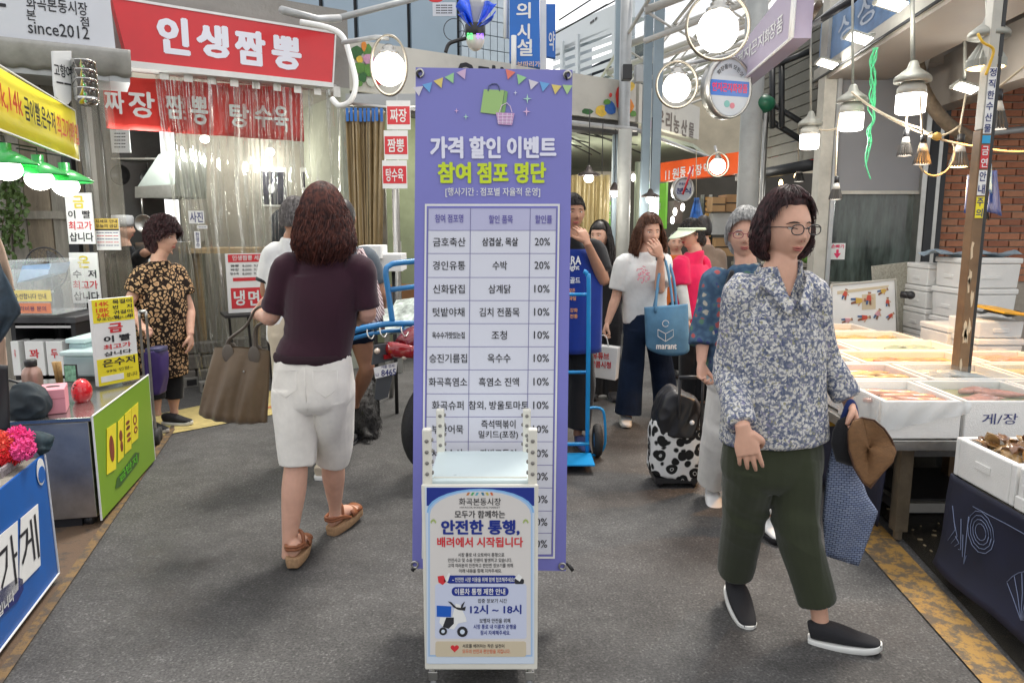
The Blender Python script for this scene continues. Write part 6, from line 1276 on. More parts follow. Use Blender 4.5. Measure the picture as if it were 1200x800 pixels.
for y in rows:quad(502,y - .35,652,y + .35,-.0032,-.0027,m)
for x in (502,551.5,621.5,652):quad(x - .35,244.4,x + .35,648.6,-.0038,-.0033,m)
m.build('table_rule',GRID,t)
names = ['금호축산','경인유통','신화닭집','텃밭야채','옥수수가맛있는집','승진기름집','화곡흑염소','화곡슈퍼','부산어묵','서진수산']
items = ['삼겹살, 목살','수박','삼계닭','김치 전품목','조청','옥수수','흑염소 진액','참외, 방울토마토','즉석떡볶이','자반고등어']
m = MB();m2 = MB()
wn_ = [38,38,37,37,38,44,45,37,37,37];wi_ = [42,17,26,47,18,27,47,70,40,42]
for k in range(14):
    y = (rows[k + 1] + rows[k + 2])/2;sh = (y - 240)/430*-4
    if k < 10:
        w = wn_[k];h = 10.5 if k != 4 else 8;cx = 527 + sh
        m.pxtext(qb,names[k],cx - w/2,y - h/2,cx + w/2,y + h/2,-.0045,.022 if k == 4 else .008)
        w = wi_[k];cx = 586.5 + sh
        if k == 8:m.pxtext(qb,'즉석떡볶이',cx - 20,y - 11,cx + 20,y - 1,-.0045,.012);m.pxtext(qb,'밀키드(포장)',cx - 23,y + 1.5,cx + 23,y + 11.5,-.0045,.012)
        else:m.pxtext(qb,items[k],cx - w/2,y - 5.2,cx + w/2,y + 5.2,-.0045,.02 if k == 0 else .010)
    m.pxtext(qb,'20%' if k < 2 else '10%',627 + sh,y - 4.8,645 + sh,y + 4.2,-.0045,.006)
m.build('lettering',INK,t)
m = MB();m.pxtext(qb,'참여 점포명',510,251,543,261,-.0045,.02);m.pxtext(qb,'할인 품목',573,252,601,262,-.0045,.02);m.pxtext(qb,'할인률',627,252,647,262,-.0045,.02);m.build('lettering',M('violet_ink',(.14,.12,.40),.5,var=0),t)
m = MB()
for s_,x0,x1 in (('가격',504,543),('할인',550,587),('이벤트',594,652)):m.pxtext(qb,s_,x0,160,x1,186,-.002,.05)
m.build('lettering',M('pale_title_print',(.80,.80,.92),.45,var=0),t)
m = MB()
for s_,x0,x1 in (('참여',513,552),('점포',559,596),('명단',603,640)):m.pxtext(qb,s_,x0,190,x1,215,-.002,.05)
m.build('lettering',M('lime_title_print',(.60,.74,.02),.45,var=0),t)
m = MB();m.pxtext(qb,'[행사기간 : 점포별 자율적 운영]',522,220,633,231,-.002,.014);m.build('lettering',WHITE,t)
# bunting
def flag(x,y,s_,ang,mt):
    m = MB();ca,sa = math.cos(ang),math.sin(ang);pts = [qb.uz(x + (px_*ca - py_*sa)*s_,y + (px_*sa + py_*ca)*s_) for px_,py_ in ((-6,-1),(6,-1),(0,10))];m.prism(qb,pts,-.002,.0);m.build('bunting_flag',mt,t)
FL = {k:M('bunting_' + k,v,.5,var=0) for k,v in dict(cream=(.72,.68,.74),sky=(.16,.42,.78),gold=(.78,.62,.18),green=(.35,.66,.32),pinkish=(.66,.46,.66),red=(.85,.22,.16),lime=(.45,.66,.30)).items()}
for (x,y,an,k) in ((490,103,-.1,'cream'),(501,99,-.25,'sky'),(514,94,-.35,'gold'),(527,89,-.45,'green'),(541,84,-.4,'pinkish'),(598,84,.3,'red'),(611,90,.35,'green'),(625,96,.3,'cream'),(638,98,.2,'sky'),(652,101,.15,'gold'),(665,101,.05,'lime')):flag(x,y,1.0,an,FL[k])
# shopping bag drawing, plain clip-art
m = MB();m.pxpoly(qb,[(563,132),(587,135),(591,106),(567,105)],-.002,0);m.build('bag_picture',M('bag_green_print',(.36,.56,.20),.5,var=0),t)
m = MB();m.pxpoly(qb,[(587.6,135),(592,131),(595,108),(591.5,106)],-.002,0);m.build('bag_picture',M('bag_green_side',(.22,.42,.14),.5,var=0),t)
m = MB();m.tube([qb.W(*qb.uz(x,y),-.002) for x,y in ((572,107),(573,101),(577,98.5),(582,98.5),(585,102),(585.5,107))],.0022,5);m.build('bag_handle_picture',M('slate_print',(.10,.12,.25),.5,var=0),t)
m = MB();m.pxpoly(qb,[(584,146),(600,147),(603,133),(581,132)],-.003,-.0022);m.build('basket_picture',M('basket_mauve_print',(.62,.36,.60),.5,var=0),t)
m = MB()
for k in range(4):m.pxpoly(qb,[(584 + 4.6*k,145.5),(585 + 4.6*k,145.5),(584.5 + 5.2*k,133),(583.5 + 5.2*k,133)],-.0037,-.0031)
for y in (136,140,143.5):m.pxpoly(qb,[(583,y + .5),(601,y + .5),(601,y - .4),(583,y - .4)],-.0043,-.0038)
m.tube([qb.W(*qb.uz(x,y),-.003) for x,y in ((585,132),(588,124),(594,121),(598,125),(600,132))],.0016,5);m.build('basket_weave_picture',M('basket_light_print',(.80,.64,.80),.5,var=0),t)
SPK = {k:M('sparkle_' + k,v,.5,var=0) for k,v in dict(pale=(.75,.78,.85),mint=(.45,.72,.60),rosy=(.80,.52,.76)).items()}
for (x,y,s_,k) in ((604,109,2.4,'pale'),(618,116,5,'mint'),(617,131,4.6,'rosy'),(535,130,2.6,'rosy'),(546,137,3.2,'mint')):
    m = MB();m.pxpoly(qb,[(x + (s_ if i % 2 == 0 else s_*.26)*math.cos(i*.7854),y + (s_*1.2 if i % 2 == 0 else s_*.26)*math.sin(i*.7854)) for i in range(8)],-.002,0);m.build('sparkle',SPK[k],t)
for (x,y) in ((492,86),(665,88),(486,661),(659,663)):
    u_,z_ = qb.uz(x,y);m = MB();m.ring(qb,u_,z_,.015,.006,-.004,.006,18);g_ = m.build('grommet',STEEL,t,True)
for (x,y) in ((492,86),(665,88)):m = MB();p = qb.W(*qb.uz(x,y),-.004);m.tube(spline([p + V((0,.03,-.01)),p + V((-.004,-.006,-.012)),p + V((-.008,-.01,.0)),p + V((0,-.002,.008))],3),.004,6);m.build('hook',DARK,t,True)
# stand behind
m = MB();ctr = qb.W((qb.uz(577,400)[0]),.95,.10)
for (x,y) in ((492,86),(665,88),(486,661),(659,663)):p = qb.W(*qb.uz(x,y),.03);m.tube([ctr,p.lerp(ctr,.3) + V((0,.03,0)),p],.006,6)
m.tube([ctr,ctr + V((0,.08,0)),V((ctr.x,ctr.y + .34,.012))],.010,8)
for sg in (-1,1):m.tube([ctr,V((ctr.x + sg*.14,ctr.y + .03,.40)),V((ctr.x + sg*.13,ctr.y + .06,.012))],.009,8);m.tube([qb.W(*qb.uz(577 + sg*88,663),.03),V((qb.W(*qb.uz(577 + sg*92,668)).x + sg*.01,YB + .02,.20))],.008,6)
m.build('stand',DARK,t,True)

# ================================================================== WHITE SIGN TROLLEY
YC = 2.17;qc = front(YC);CW = M('cream_plastic',(.70,.68,.60),.4,var=.06,scale=6,dirt=.1);TRAY = M('pale_aqua_tray',(.62,.72,.72),.3,var=.04)
t = thing('sign_trolley','slim white trolley with a safe passage notice in front of the purple banner','trolley',tuple(G(563,806)))
xl,xr = P(497,640,YC).x,P(629,640,YC).x;zb_,zt_ = P(560,784,YC).z,P(560,566,YC).z
DP = .30
for (x,d,ztop) in ((xl,0,P(497,503,YC).z),(xr - .028,0,P(627,503,YC).z),(xl + .012,DP,P(516,480,YC + DP).z),(xr - .040,DP,P(622,480,YC + DP).z)):
    m = MB();m.box((x + .014,YC + d + .014,(zb_ + ztop)/2),(.028,.028,ztop - zb_));po = m.build('post',CW,t,bevel=.005)
    m = MB();z = zt_ + .03
    while z < ztop - .015:m.lathe([(.006,-.0165),(.006,.0165)],(x + .014,YC + d + .014,z),10,(0,1,0));m.ball((x + (.030 if x < 0 - .1 else -.002),YC + d + .014,z),(.004,.010,.006),8,6);z += .035
    m.build('peg_hole',M('shadow_grey_plastic',(.22,.21,.19),.6,var=0),po,True)
m = MB();m.box(((xl + xr)/2,YC + DP/2 + .014,zt_ - .004),(xr - xl - .03,DP - .0,.02));m.build('tray',TRAY,t,bevel=.004)
m = MB();m.pbox(qc,xl + .03,xr - .03,zt_ - .02,zt_ + .010,.03,.034);
for (z) in (zb_ + .01,(zb_ + zt_)/2):m.pbox(qc,xl + .03,xr - .03,z,z + .02,.02,DP)
stuff(m.build('shelf_rails',CW,t))
m = MB();a0,a1,b0,b1 = xl - .004,xr + .004,P(560,782,YC).z,P(560,566,YC).z;m.pbox(qc,a0,a1,b0,b1,-.012,-.002);m.build('sign_frame',CW,t,bevel=.005)
qs_ = qc.off(-.0125);a = qs_.rect(500,570.5,626,777);m = MB();m.pbox(qs_,*a,-.0015,0);PB = M('poster_pale_blue',(.60,.68,.78),.45,var=0);m.build('poster',PB,t)
def pr(mt,pts,d):m = MB();m.prism(qs_,[qs_.uz(*q) for q in pts],d - .0005,d);m.build('poster_print',mt,t)
NB2 = M('poster_navy',(.012,.03,.24),.45,var=0);LB = M('poster_sky',(.22,.45,.75),.45,var=0);CR = M('poster_cream',(.66,.63,.60),.5,var=.02)
pr(NB2,[(500,570.7),(626,570.7),(626,592),(500,592)],-.0016)
arc = lambda x0,x1,yt,ys,yb:[(x0,yb)] + [(563 - (563 - x0)*math.cos(a_/14*math.pi),ys - (ys - yt)*math.sin(a_/14*math.pi)) for a_ in range(15)] + [(x1,yb)]
pr(LB,arc(500.5,625.5,572,598,600),-.0022);pr(PB,[(500,600),(626,600),(626,776),(500,776)],-.0022)
pr(M('poster_mid_blue',(.36,.52,.74),.45,var=0),arc(502,624,573.5,600,768),-.0028);pr(CR,arc(504,622,575,602,766),-.0034)
def ptxt(s_,x0,y0,x1,y1,mt,bo=.02,d=-.0052):m = MB();m.pxtext(qs_,s_,x0,y0,x1,y1,d,bo);m.build('lettering',mt,t)
ptxt('화곡본동시장',538,582.5,587,591,INK,.008);ptxt('HWAGOK BONDONG MARKET',539,592.5,586,594.5,INK,0)
ptxt('모두가 함께하는',533,597,592,606,INK,.02);ptxt('안전한 통행,',517,608,609,626,NB2,.045);ptxt('배려에서 시작됩니다',512.5,628,613,640,REDINK,.03)
for k,(s_,x0,x1) in enumerate((('시장 통로 내 오토바이 통행으로',537,591),('안전사고 및 소음 민원이 발생하고 있습니다.',525,600),('고객 여러분의 안전하고 편안한 장보기를 위해',525,601),('아래 내용을 함께 지켜주세요.',538,588))):ptxt(s_,x0,646.5 + 6.2*k,x1,651.2 + 6.2*k,INK,.008)
rr_ = lambda x0,y0,x1,y1,r_:[(x1 - r_ + r_*math.cos(a_),y0 + r_ - r_*math.sin(a_)) for a_ in (0,.5,1.05,1.57)] + [(x0 + r_ - r_*math.sin(a_),y0 + r_ - r_*math.cos(a_)) for a_ in (0,.5,1.05,1.57)] + [(x0 + r_ - r_*math.cos(a_),y1 - r_ + r_*math.sin(a_)) for a_ in (0,.5,1.05,1.57)] + [(x1 - r_ + r_*math.sin(a_),y1 - r_ + r_*math.cos(a_)) for a_ in (0,.5,1.05,1.57)]
pr(NB2,rr_(524,673,605,682.5,3),-.0040);ptxt('~ 안전한 시장 이용을 위해 함께 협조해주세요!',530,675,603,680.5,WHITE,.012)
pr(WHITE,[(520,680),(525,680),(528,671),(526,670)],-.0046);pr(REDINK,[(513,674),(520,673),(523,680),(519,684),(514,681)],-.0046);pr(INK,rr_(603,677,614,683,2),-.0046);pr(WHITE,[(603,676),(608,671),(612,675),(609,680)],-.0050)
pr(M('poster_card',(.56,.60,.74),.5,var=0),rr_(510,683,617,747,3),-.0038);pr(NB2,rr_(529.5,686.5,596,697,4.5),-.0044);ptxt('이륜차 통행 제한 안내',533,688,592,695.5,WHITE,.02)
ptxt('집중 장보기 시간',560,700,594,705,INK,.008);ptxt('12시 ~ 18시',551,707,611,718,NB2,.03)
for k,(s_,x0,x1) in enumerate((('보행자 안전을 위해',562,598),('시장 통로 내 이륜차 운행을',555,605),('잠시 자제해주세요.',563,598))):ptxt(s_,x0,723 + 7*k,x1,728.5 + 7*k,INK if k == 0 else NB2,.01 + .006*(k > 0))
pr(M('poster_sand',(.58,.50,.36),.5,var=0),rr_(510.5,750,616.5,768,2.5),-.0040);ptxt('서로를 배려하는 작은 실천이',542,753,591,757.5,INK,.006);ptxt('모두의 안전과 편안함을 지킵니다.',542,759,598,764,M('poster_orange',(.65,.16,.08),.5,var=0),.012)
m = MB();h = []
for i in range(24):a_ = i/24*6.283;h.append((533 + 4.9*(math.sin(a_) ** 3),758 - .30*(13*math.cos(a_) - 5*math.cos(2*a_) - 2*math.cos(3*a_) - math.cos(4*a_))))
pr(REDINK,h,-.0046)
for k,cl in enumerate(((.5,.2,.08),(.1,.4,.15),(.1,.4,.5),(.05,.2,.3),(.5,.45,.1),(.6,.15,.06))):x = 548 + k*5.2;pr(M('roof_mark_%s' % 'abcdef'[k],cl,.5,var=0),[(x - (1.6 if k < 3 else -1.6),579.5),(x + 2.6 - (1.6 if k < 3 else -1.6),579.5),(x + 3,576),(x + .2,576)],-.0042)
LEAFP = M('leaf_print',(.42,.52,.18),.5,var=0)
for cx in (508,616):
    for k in range(5):an = -1.2 + k*.6;x,y = cx + 2.6*math.sin(an),612 - 3.6*math.cos(an);pr(LEAFP,[(x - 1.2,y),(x,y - 1.8),(x + 1.2,y),(x,y + 1.8)],-.0042)
# delivery scooter picture on the poster
pr(M('scooter_box_print',(.01,.10,.48),.5,var=0),[(512,708),(529,709),(528.5,721.5),(512,721)],-.0050)
pr(WHITE,[(516,722),(530,722),(534,706),(539,707),(546,722),(547,727),(537,729),(532,736),(520,734),(515,728)],-.0046)
pr(INK,[(523,722),(532,722),(532,729),(526,735),(519,733)],-.0052)
for cx,cy,r_ in ((519.5,738,4.6),(542,738.5,6.2)):pr(INK,[(cx + r_*math.cos(i*.45),cy + r_*math.sin(i*.45)) for i in range(14)],-.0056);pr(PB,[(cx + r_*.45*math.cos(i*.45),cy + r_*.45*math.sin(i*.45)) for i in range(14)],-.0062)
pr(INK,[(530,709),(541,711),(546,709),(545,714),(537,713)],-.0052);pr(INK,[(525,703),(529,704),(535,710),(533,711)],-.0054);pr(INK,[(545,703),(541,707),(540,711),(542,711)],-.0054)
for (x,y) in ((xl + .02,YC + .02),(xr - .02,YC + .02),(xl + .03,YC + DP),(xr - .03,YC + DP)):
    m = MB();m.box((x,y,.055),(.030,.028,.03));m.tube([(x,y,.055),(x,y,.10)],.009,8);m.build('caster_bracket',STEEL,t,bevel=.002);m = MB();m.lathe([(.014,-.010),(.024,-.008),(.024,.008),(.014,.010)],(x,y + .008,.024),18,(1,0,0));m.build('caster_wheel',M('grey_caster',(.18,.18,.18),.5),t,True)

# ================================================================== MOTORCYCLE WITH BLUE RACK
BP = M('blue_pipe',(.02,.20,.46),.35,var=.12,scale=10,coat=.2,dirt=.2);RUB = M('tyre_rubber',(.022,.022,.022),.75,var=.15,bump=.5,bscale=80);MRED = M('maroon_paint',(.16,.008,.015),.2,var=.1,coat=.5);REDL = M('red_tail_lens',(.26,.006,.01),.12,var=.15,coat=.6)
ym = 4.35;t = thing('motorcycle','maroon delivery motorcycle with a blue pipe rack, half hidden by the purple banner','motorcycle',tuple(G(478,512)))
wc = P(513,455,ym);R_ = .30;wc.z = R_ + .005;ax = V((.96,-.28,0)).normalized();fwd = V((.28,.96,0)).normalized()
ax = V((.80,-.60,0)).normalized();fwd = V((.60,.80,0)).normalized()
def on(f,z,s_=0.):return V((wc.x,wc.y,0)) + fwd*f + V((0,0,z)) + ax*s_
def wheel(f0,nm):
    c0 = on(f0,R_ + .003);m = MB();Q = [c0 + fwd*math.cos(a_/36*6.283)*(R_ - .045) + V((0,0,math.sin(a_/36*6.283)*(R_ - .045))) for a_ in range(36)];m.tube(Q,.045,12,closed=True)
    w = thing_part(t,'wheel');m.build('tyre',RUB,w,True)
    m = MB();m.tube([c0 + (q - c0)*.80 for q in Q],.014,8,closed=True)
    for k in range(6):a_ = k*1.047 + .3;d = fwd*math.cos(a_) + V((0,0,math.sin(a_)));m.tube([c0 + d*.03,c0 + d*.21],[.020,.013],6)
    m.build('rim',M('alloy',(.32,.32,.33),.35,.8),w,True);m = MB();m.lathe([(.05,-.05),(.07,-.02),(.07,.02),(.05,.05)],c0,18,ax);m.build('hub',DARK,w,True)
wheel(0,'rear');wheel(1.22,'front')
m = MB();loft(m,[on(-.30,.83),on(-.16,.86),on(.15,.84),on(.45,.74),on(.75,.68)],[(.05,.04),(.10,.07),(.12,.09),(.11,.08),(.05,.05)],ax,16,5);remesh(m,'body_panel',MRED,t,.01,2)
m = MB();loft(m,[on(-.05,.93),on(.15,.93),on(.45,.86),on(.62,.84)],[(.10,.03),(.13,.045),(.13,.04),(.10,.03)],ax,16,4);m.build('seat',BLACK,t,True)
m = MB();loft(m,[on(.70,.72),on(.95,.85),on(1.12,.95)],[(.06,.07),(.09,.10),(.07,.07)],ax,16,4);m.build('front_cowl',MRED,t,True)
m = MB();m.tube([on(1.22,.30,.06),on(1.05,.95,.06)],.018,8);m.tube([on(1.22,.30,-.06),on(1.05,.95,-.06)],.018,8);m.tube([on(1.0,1.02,-.32),on(1.05,1.0,0),on(1.0,1.02,.32)],.013,8);m.build('fork_and_handlebar',DARK,t,True)
m = MB();m.tube([on(0,.30,.09),on(.45,.32,.09)],.02,8);m.tube([on(0,.30,.11),on(-.05,.62,.11)],.022,8);m.tube([on(0,.30,-.11),on(-.05,.62,-.11)],.022,8);m.tube([on(.2,.25,.12),on(-.1,.30,.14),on(-.30,.33,.14)],[.02,.035,.035],10);m.box(on(.45,.38),(.22,.3,.28),Matrix.Rotation(-.5,3,'Z'));m.build('engine_frame',DARK,t,True)
lp = P(452,425,ym - .35)
m = MB();loft(m,[on(-.31,.80,-.11),on(-.36,.81,0),on(-.31,.80,.11)],[(.035,.02),(.045,.035),(.035,.02)],(0,0,1),14,4);m.build('tail_lamp',REDL,t,True)
qm = PL(P(438,442,4.02).xy,P(466,442,4.09).xy);r_ = qm.rect(438,423,466,442);m = MB();m.prism(qm,[qm.uz(438,431),qm.uz(440,443.5),qm.uz(464,438),qm.uz(466,424)],0,.004);pl_ = m.build('number_plate',WHITE,t);m = MB();m.text(qm,'8465',(r_[0] + (r_[1] - r_[0])*.3,r_[0] + (r_[1] - r_[0])*.92,r_[2] + .008,r_[2] + .045),-.002,.02);m.text(qm,'나',(r_[0] + .01,r_[0] + .028,r_[2] + .008,r_[2] + .03),-.002,.02);m.text(qm,'서울 강서',(r_[0] + (r_[1] - r_[0])*.3,r_[0] + (r_[1] - r_[0])*.85,r_[2] + .054,r_[2] + .072),-.002,.01);m.build('lettering',NAVYINK,pl_)
m = MB();m.prism(qm,[qm.uz(*q) for q in ((443,443),(462,440),(456,466),(446,470),(440,468))],.02,.032);m.prism(qm,[qm.uz(*q) for q in ((437,428),(470,420),(476,400),(440,405))],.012,.03);m.build('mudguard',M('dark_grey_plastic',(.05,.055,.06),.5),t)
m = MB();r_ = qm.rect(449,415,459,420);m.pbox(qm,*r_,-.012,-.001);m.build('reflector',REDL,t)
for x,y in ((474,418),(442,411)):m = MB();m.ball(P(x,y,4.05),(.018,.03,.018),12,8);m.build('indicator',M('amber_white_lens',(.6,.5,.4),.15,var=0,coat=.5),t,True)
# blue carrying rack
m = MB();yr = 4.15
bl = [P(400,392,yr),P(428,384,yr),P(462,379,yr + .1),P(520,380,yr + .25)];m.tube(spline(bl,4),.018,8);m.tube(spline([p + V((0,.02,-.045)) for p in bl],4),.012,8)
bk_ = [P(410,386,yr + .5),P(452,377,yr + .5),P(520,372,yr + .6)];m.tube(spline(bk_,4),.014,8)
m.tube(spline([P(460,378,yr + .1),P(455,342,yr + .1),P(452,318,yr + .1),P(457,311,yr + .12),P(468,308,yr + .15),P(520,303,yr + .3)],5),.017,8);m.tube([P(455,340,yr + .1),P(520,331,yr + .3)],.015,8)
for x in (415,440,470,500):m.tube([P(x,385,yr + .03),P(x + 8,378,yr + .5)],.008,6)
m.build('pipe_rack',BP,t,True)
m = MB();
for x,z in ((430,386),(445,384),(470,383)):p = P(x,z,yr - .02);m.tube(spline([p,p + V((.01,-.03,-.03)),p + V((.03,-.03,-.05)),p + V((.04,0,-.03))],3),.004,5)
m.build('hook',STEEL,t,True)
for i,(x0,y0_,x1,y1_,an) in enumerate(((452,355,486,376,.2),(460,350,488,366,-.3))):
    m = MB();p = P((x0 + x1)/2,y1_ - 2,yr + .3 + .05*i);m.box(p,(.2,.26,.012),Euler((.5,-.15,an)).to_matrix());o = m.build('flyer_bundle',M('leaflet_print',(.55,.62,.55),.5,var=.75,scale=16));tag(o,['stack of colourful leaflets on the blue rack','second leaflet bundle tilted above the first'][i],'leaflets','leaflets on the blue rack')

# hand truck by the apron man
yh = 4.55;t = thing('hand_truck','bright blue pipe hand truck beside the man in the apron','hand truck',tuple(G(690,540)));HB = M('bright_blue_pipe',(.01,.27,.62),.35,var=.1,coat=.2)
m = MB();m.tube(spline([P(684,318,yh - .05),P(688,322,yh - .05),P(690,345,yh - .05),P(688,535,yh)],4),.014,10)
m.tube(spline([P(640,320,yh - .02),P(638,345,yh),P(636,535,yh)],4),.014,10)
for y in (345,436):m.tube([P(637,y,yh),P(688,y,yh)],.011,8)
for y in (520,537):m.tube([P(636,y,yh - .02),P(690,y,yh - .02)],.012,8)
m.tube(spline([P(688,478,yh),P(702,478,yh + .05),P(708,486,yh + .05),P(709,520,yh + .05),P(700,532,yh + .05),P(690,533,yh)],5),.009,8)
m.tube([P(660,345,yh),P(660,436,yh)],.008,8);m.build('frame',HB,t,True)
m = MB();m.box(P(663,538,yh - .14),(.34,.24,.008));m.build('toe_plate',HB,t)
for x in (700,628):
    p = P(x,520,yh + .09);r_ = .11;w = thing_part(t,'wheel');m = MB();m.tube([V((p.x,p.y + r_*.75*math.cos(a_/24*6.283),r_ + r_*.75*math.sin(a_/24*6.283))) for a_ in range(24)],.028,10,closed=True);m.build('tyre',RUB,w,True);m = MB();m.lathe([(.05,-.02),(.06,0),(.05,.02)],(p.x,p.y,r_),16,(1,0,0));m.build('hub',HB,w,True)

# ================================================================== ROW BEYOND THE RESTAURANT (market arcade)
SGN = M('pale_cream_sign_board',(.56,.54,.48),.5,var=.06,scale=3,dirt=.15);ROOFC = M('pale_green_ceiling',(.50,.55,.42),.6,var=.12,scale=2)
pk = PL((-1.73,8.42),(1.76,10.87));ua,ub = pk.uz(408,60)[0],pk.uz(745,120)[0]
zt1,zb1 = pk.uz(560,62)[1],pk.uz(745,143)[1]
t = thing('arcade_fascia','long cream arcade sign board with vegetables painted at both ends','sign',tuple(pk.W((ua + ub)/2,zb1)))
zt1 = pk.uz(745,97)[1]
m = MB();m.pbox(pk,ua,ub,zb1,zt1,0,.18);m.build('panel',SGN,t)
m = MB();m.text(pk,'우리농산물',(pk.uz(534,90)[0],pk.uz(650,90)[0],zb1 + .10,pk.uz(560,74)[1]),-.004,.04);m.build('lettering',INK,t)
VEG = {k:M('veg_' + k,v,.5,var=.25,scale=18) for k,v in dict(leafgreen=(.10,.26,.04),darkgreen=(.03,.13,.03),carrot=(.75,.25,.02),tomato=(.62,.04,.03),yellow=(.75,.50,.06),radish=(.60,.30,.45),blueish=(.04,.14,.45),pale=(.62,.66,.55)).items()}
def blob(pl,x,y,w,h,mt,par,d,n=9,sd=1):
    r = random.Random(int(x*7 + y));m = MB();m.pxpoly(pl,[(x + w*math.cos(i/n*6.283)*r.uniform(.72,1.1),y + h*math.sin(i/n*6.283)*r.uniform(.72,1.1)) for i in range(n)],d - .002,d);m.build('painted_vegetable',mt,par)
for i,(x,y,w,h,k) in enumerate(((417,62,9,9,'darkgreen'),(431,60,6,8,'leafgreen'),(426,54,3.5,7,'carrot'),(421,70,4,5,'yellow'),(432,70,8,7,'radish'),(420,80,9,8,'leafgreen'),(434,82,8,10,'leafgreen'),(424,91,6,7,'darkgreen'),(434,97,7,5,'pale'),(443,96,5,5,'tomato'),(419,99,6,4,'leafgreen'))):blob(pk,x,y,w,h,VEG[k],t,-.003 - .003*i)
for i,(x,y,w,h,k) in enumerate(((688,131,7,4,'darkgreen'),(704,130,8,7,'yellow'),(715,127,7,9,'blueish'),(711,120,5,4,'leafgreen'),(733,125,10,11,'carrot'),(724,116,4,14,'tomato'),(735,102,9,6,'yellow'),(731,110,4,7,'leafgreen'),(741,134,4,4,'leafgreen'),(714,112,2,3,'tomato'))):blob(pk,x,y,w,h,VEG[k],t,-.003 - .003*i)
m = MB();m.pbox(pk,ua,ub + .12,zb1 - .18,zb1 - .01,.06,.3);m.build('beam',M('dark_beam',(.05,.048,.045),.6),t)
pe_ = pk.off(-.25);m = MB();u0_,u1_ = pe_.uz(425,118)[0],pe_.uz(745,155)[0];zg = pe_.uz(745,152)[1]
m.tube([pe_.W(u0_,zg),pe_.W(u1_,zg)],.035,10);m.build('eave_pipe',GREYM,t,True)
# angled continuation with lettering
k2a = pk.W(ub + .05,0,0).xy;k2b = P(822,160,13.2).xy;pk2 = PL(k2a,k2b);t2 = thing('corner_sign','angled cream sign board reading the farm produce shop name','sign',tuple(pk2.W(.8,zb1)))
u1_ = pk2.uz(819,160)[0];m = MB();m.pbox(pk2,.02,u1_,zb1,zt1,0,.14);m.build('panel',SGN,t2);m = MB();
for ch,x0,x1,y0_,y1_ in (('우',770,778,128,151),('리',780,787,131,154),('농',789,796,136,157),('산',798,805,140,160),('물',807,813,144,162)):m.pxtext(pk2,ch,x0,y0_,x1,y1_,-.006,.03)
m.build('lettering',M('brown_ink',(.10,.07,.05),.5,var=0),t2)
for i,(x,y,w,h,k) in enumerate(((757,128,3,12,'leafgreen'),(763,146,6,6,'radish'),(761,134,3,5,'pale'),(768,152,3,4,'tomato'))):blob(pk2,x,y,w,h,VEG[k],t2,-.003 - .003*i)
m = MB();pe2 = pk2.off(-.2);m.tube([pe_.W(pe_.uz(745,155)[0],zg),pe2.W(pe2.uz(835,185)[0],pe2.uz(835,186)[1])],.03,8);m.build('eave_pipe',GREYM,t2,True)
# arcade ceiling and back walls
def slab(name,pts,z0,z1,mt,parent=None,label=None,cat=None):
    m = MB();n_ = len(pts);m.add([(x,y,z0) for x,y in pts] + [(x,y,z1) for x,y in pts],[tuple(range(n_ - 1,-1,-1)),tuple(range(n_,2*n_))] + [(i,(i + 1) % n_,n_ + (i + 1) % n_,n_ + i) for i in range(n_)]);o = m.build(name,mt,parent)
    if label:tag(o,label,cat)
    return o
hall = thing('market_hall','market hall beyond the banner with a pale green ceiling and hanging lamps','building',tuple(pk.W((ua + ub)/2,0,1)))
pts = [pk.W(ua,0,.1).xy,pk.W(ub,0,.1).xy,pk2.W(u1_,0,.1).xy,(5.5,19),(-1,19),(-3.5,11)]
slab('ceiling',[tuple(p) if not isinstance(p,tuple) else p for p in pts],zb1 - .12,zb1 - .06,ROOFC,hall)
m = MB();m.pbox(front(18),-4,1.9,0,zb1 - .12,0,.1);m.build('back_wall',M('hall_back_wall',(.30,.32,.24),.8,var=.3,scale=1.5),hall)
m = MB();r = random.Random(3)
for k in range(12):p = pk.W(ua + .3 + k*.33,zb1 - .16,.4);q = p + V((r.uniform(.4,1.5),r.uniform(1.5,4),0));m.tube([p,q],.012,5)
m.build('ceiling_wire',BCABLE,hall,True)
# ochre strip curtains inside (right of banner)
OCH = M('ochre_vinyl',(.48,.38,.18),.35,var=.2,scale=5,coat=.3,stretch=(8,8,1));KHA = M('khaki_vinyl',(.33,.24,.12),.3,var=.35,scale=5,coat=.4,stretch=(9,9,1));BLCL = M('blue_clip',(.02,.15,.5),.4,var=0)
def curtain(label,x0,x1,yt,yb_,yy,mat,n_,amp=.03,clip=None,lean=0):
    t = thing('strip_curtain',label,'curtain',tuple(P((x0 + x1)/2,yb_,yy)));q = front(yy)
    for k in range(n_):
        xa,xb = x0 + (x1 - x0)*k/n_,x0 + (x1 - x0)*(k + 1.15)/n_;r = random.Random(k*3 + int(x0));ph = r.uniform(0,6);d = r.uniform(-.03,.03);l2 = lean*(k/n_) + r.uniform(-1.5,1.5)
        za,zb2 = P(xa,yt,yy).z,P(xa,yb_,yy).z;ua_,ub_ = P(xa,(yt + yb_)/2,yy).x,P(xb,(yt + yb_)/2,yy).x
        m = MB();m.grid(lambda a,b_:q.W(ua_ + (ub_ - ua_)*a + l2*.012*b_,za + (zb2 - za)*b_,d + amp*math.sin(a*3.14*1.6 + ph + b_)*(1 - .3*b_)),8,10);s_ = m.build('strip',mat,t,True,solid=.003)
        if clip:m = MB();m.pbox(q,ua_ + .01,ub_ - .01,za - .10,za + .02,d - amp - .012,d - amp - .002);m.build('clip',clip,t)
    return t
curtain('bundle of khaki vinyl strips with blue clips right of the restaurant curtain',408,452,130,300,7.05,KHA,9,.03,BLCL,-4)
curtain('ochre vinyl strips seen above the man in the apron',664,714,205,300,9.6,OCH,8,.05)
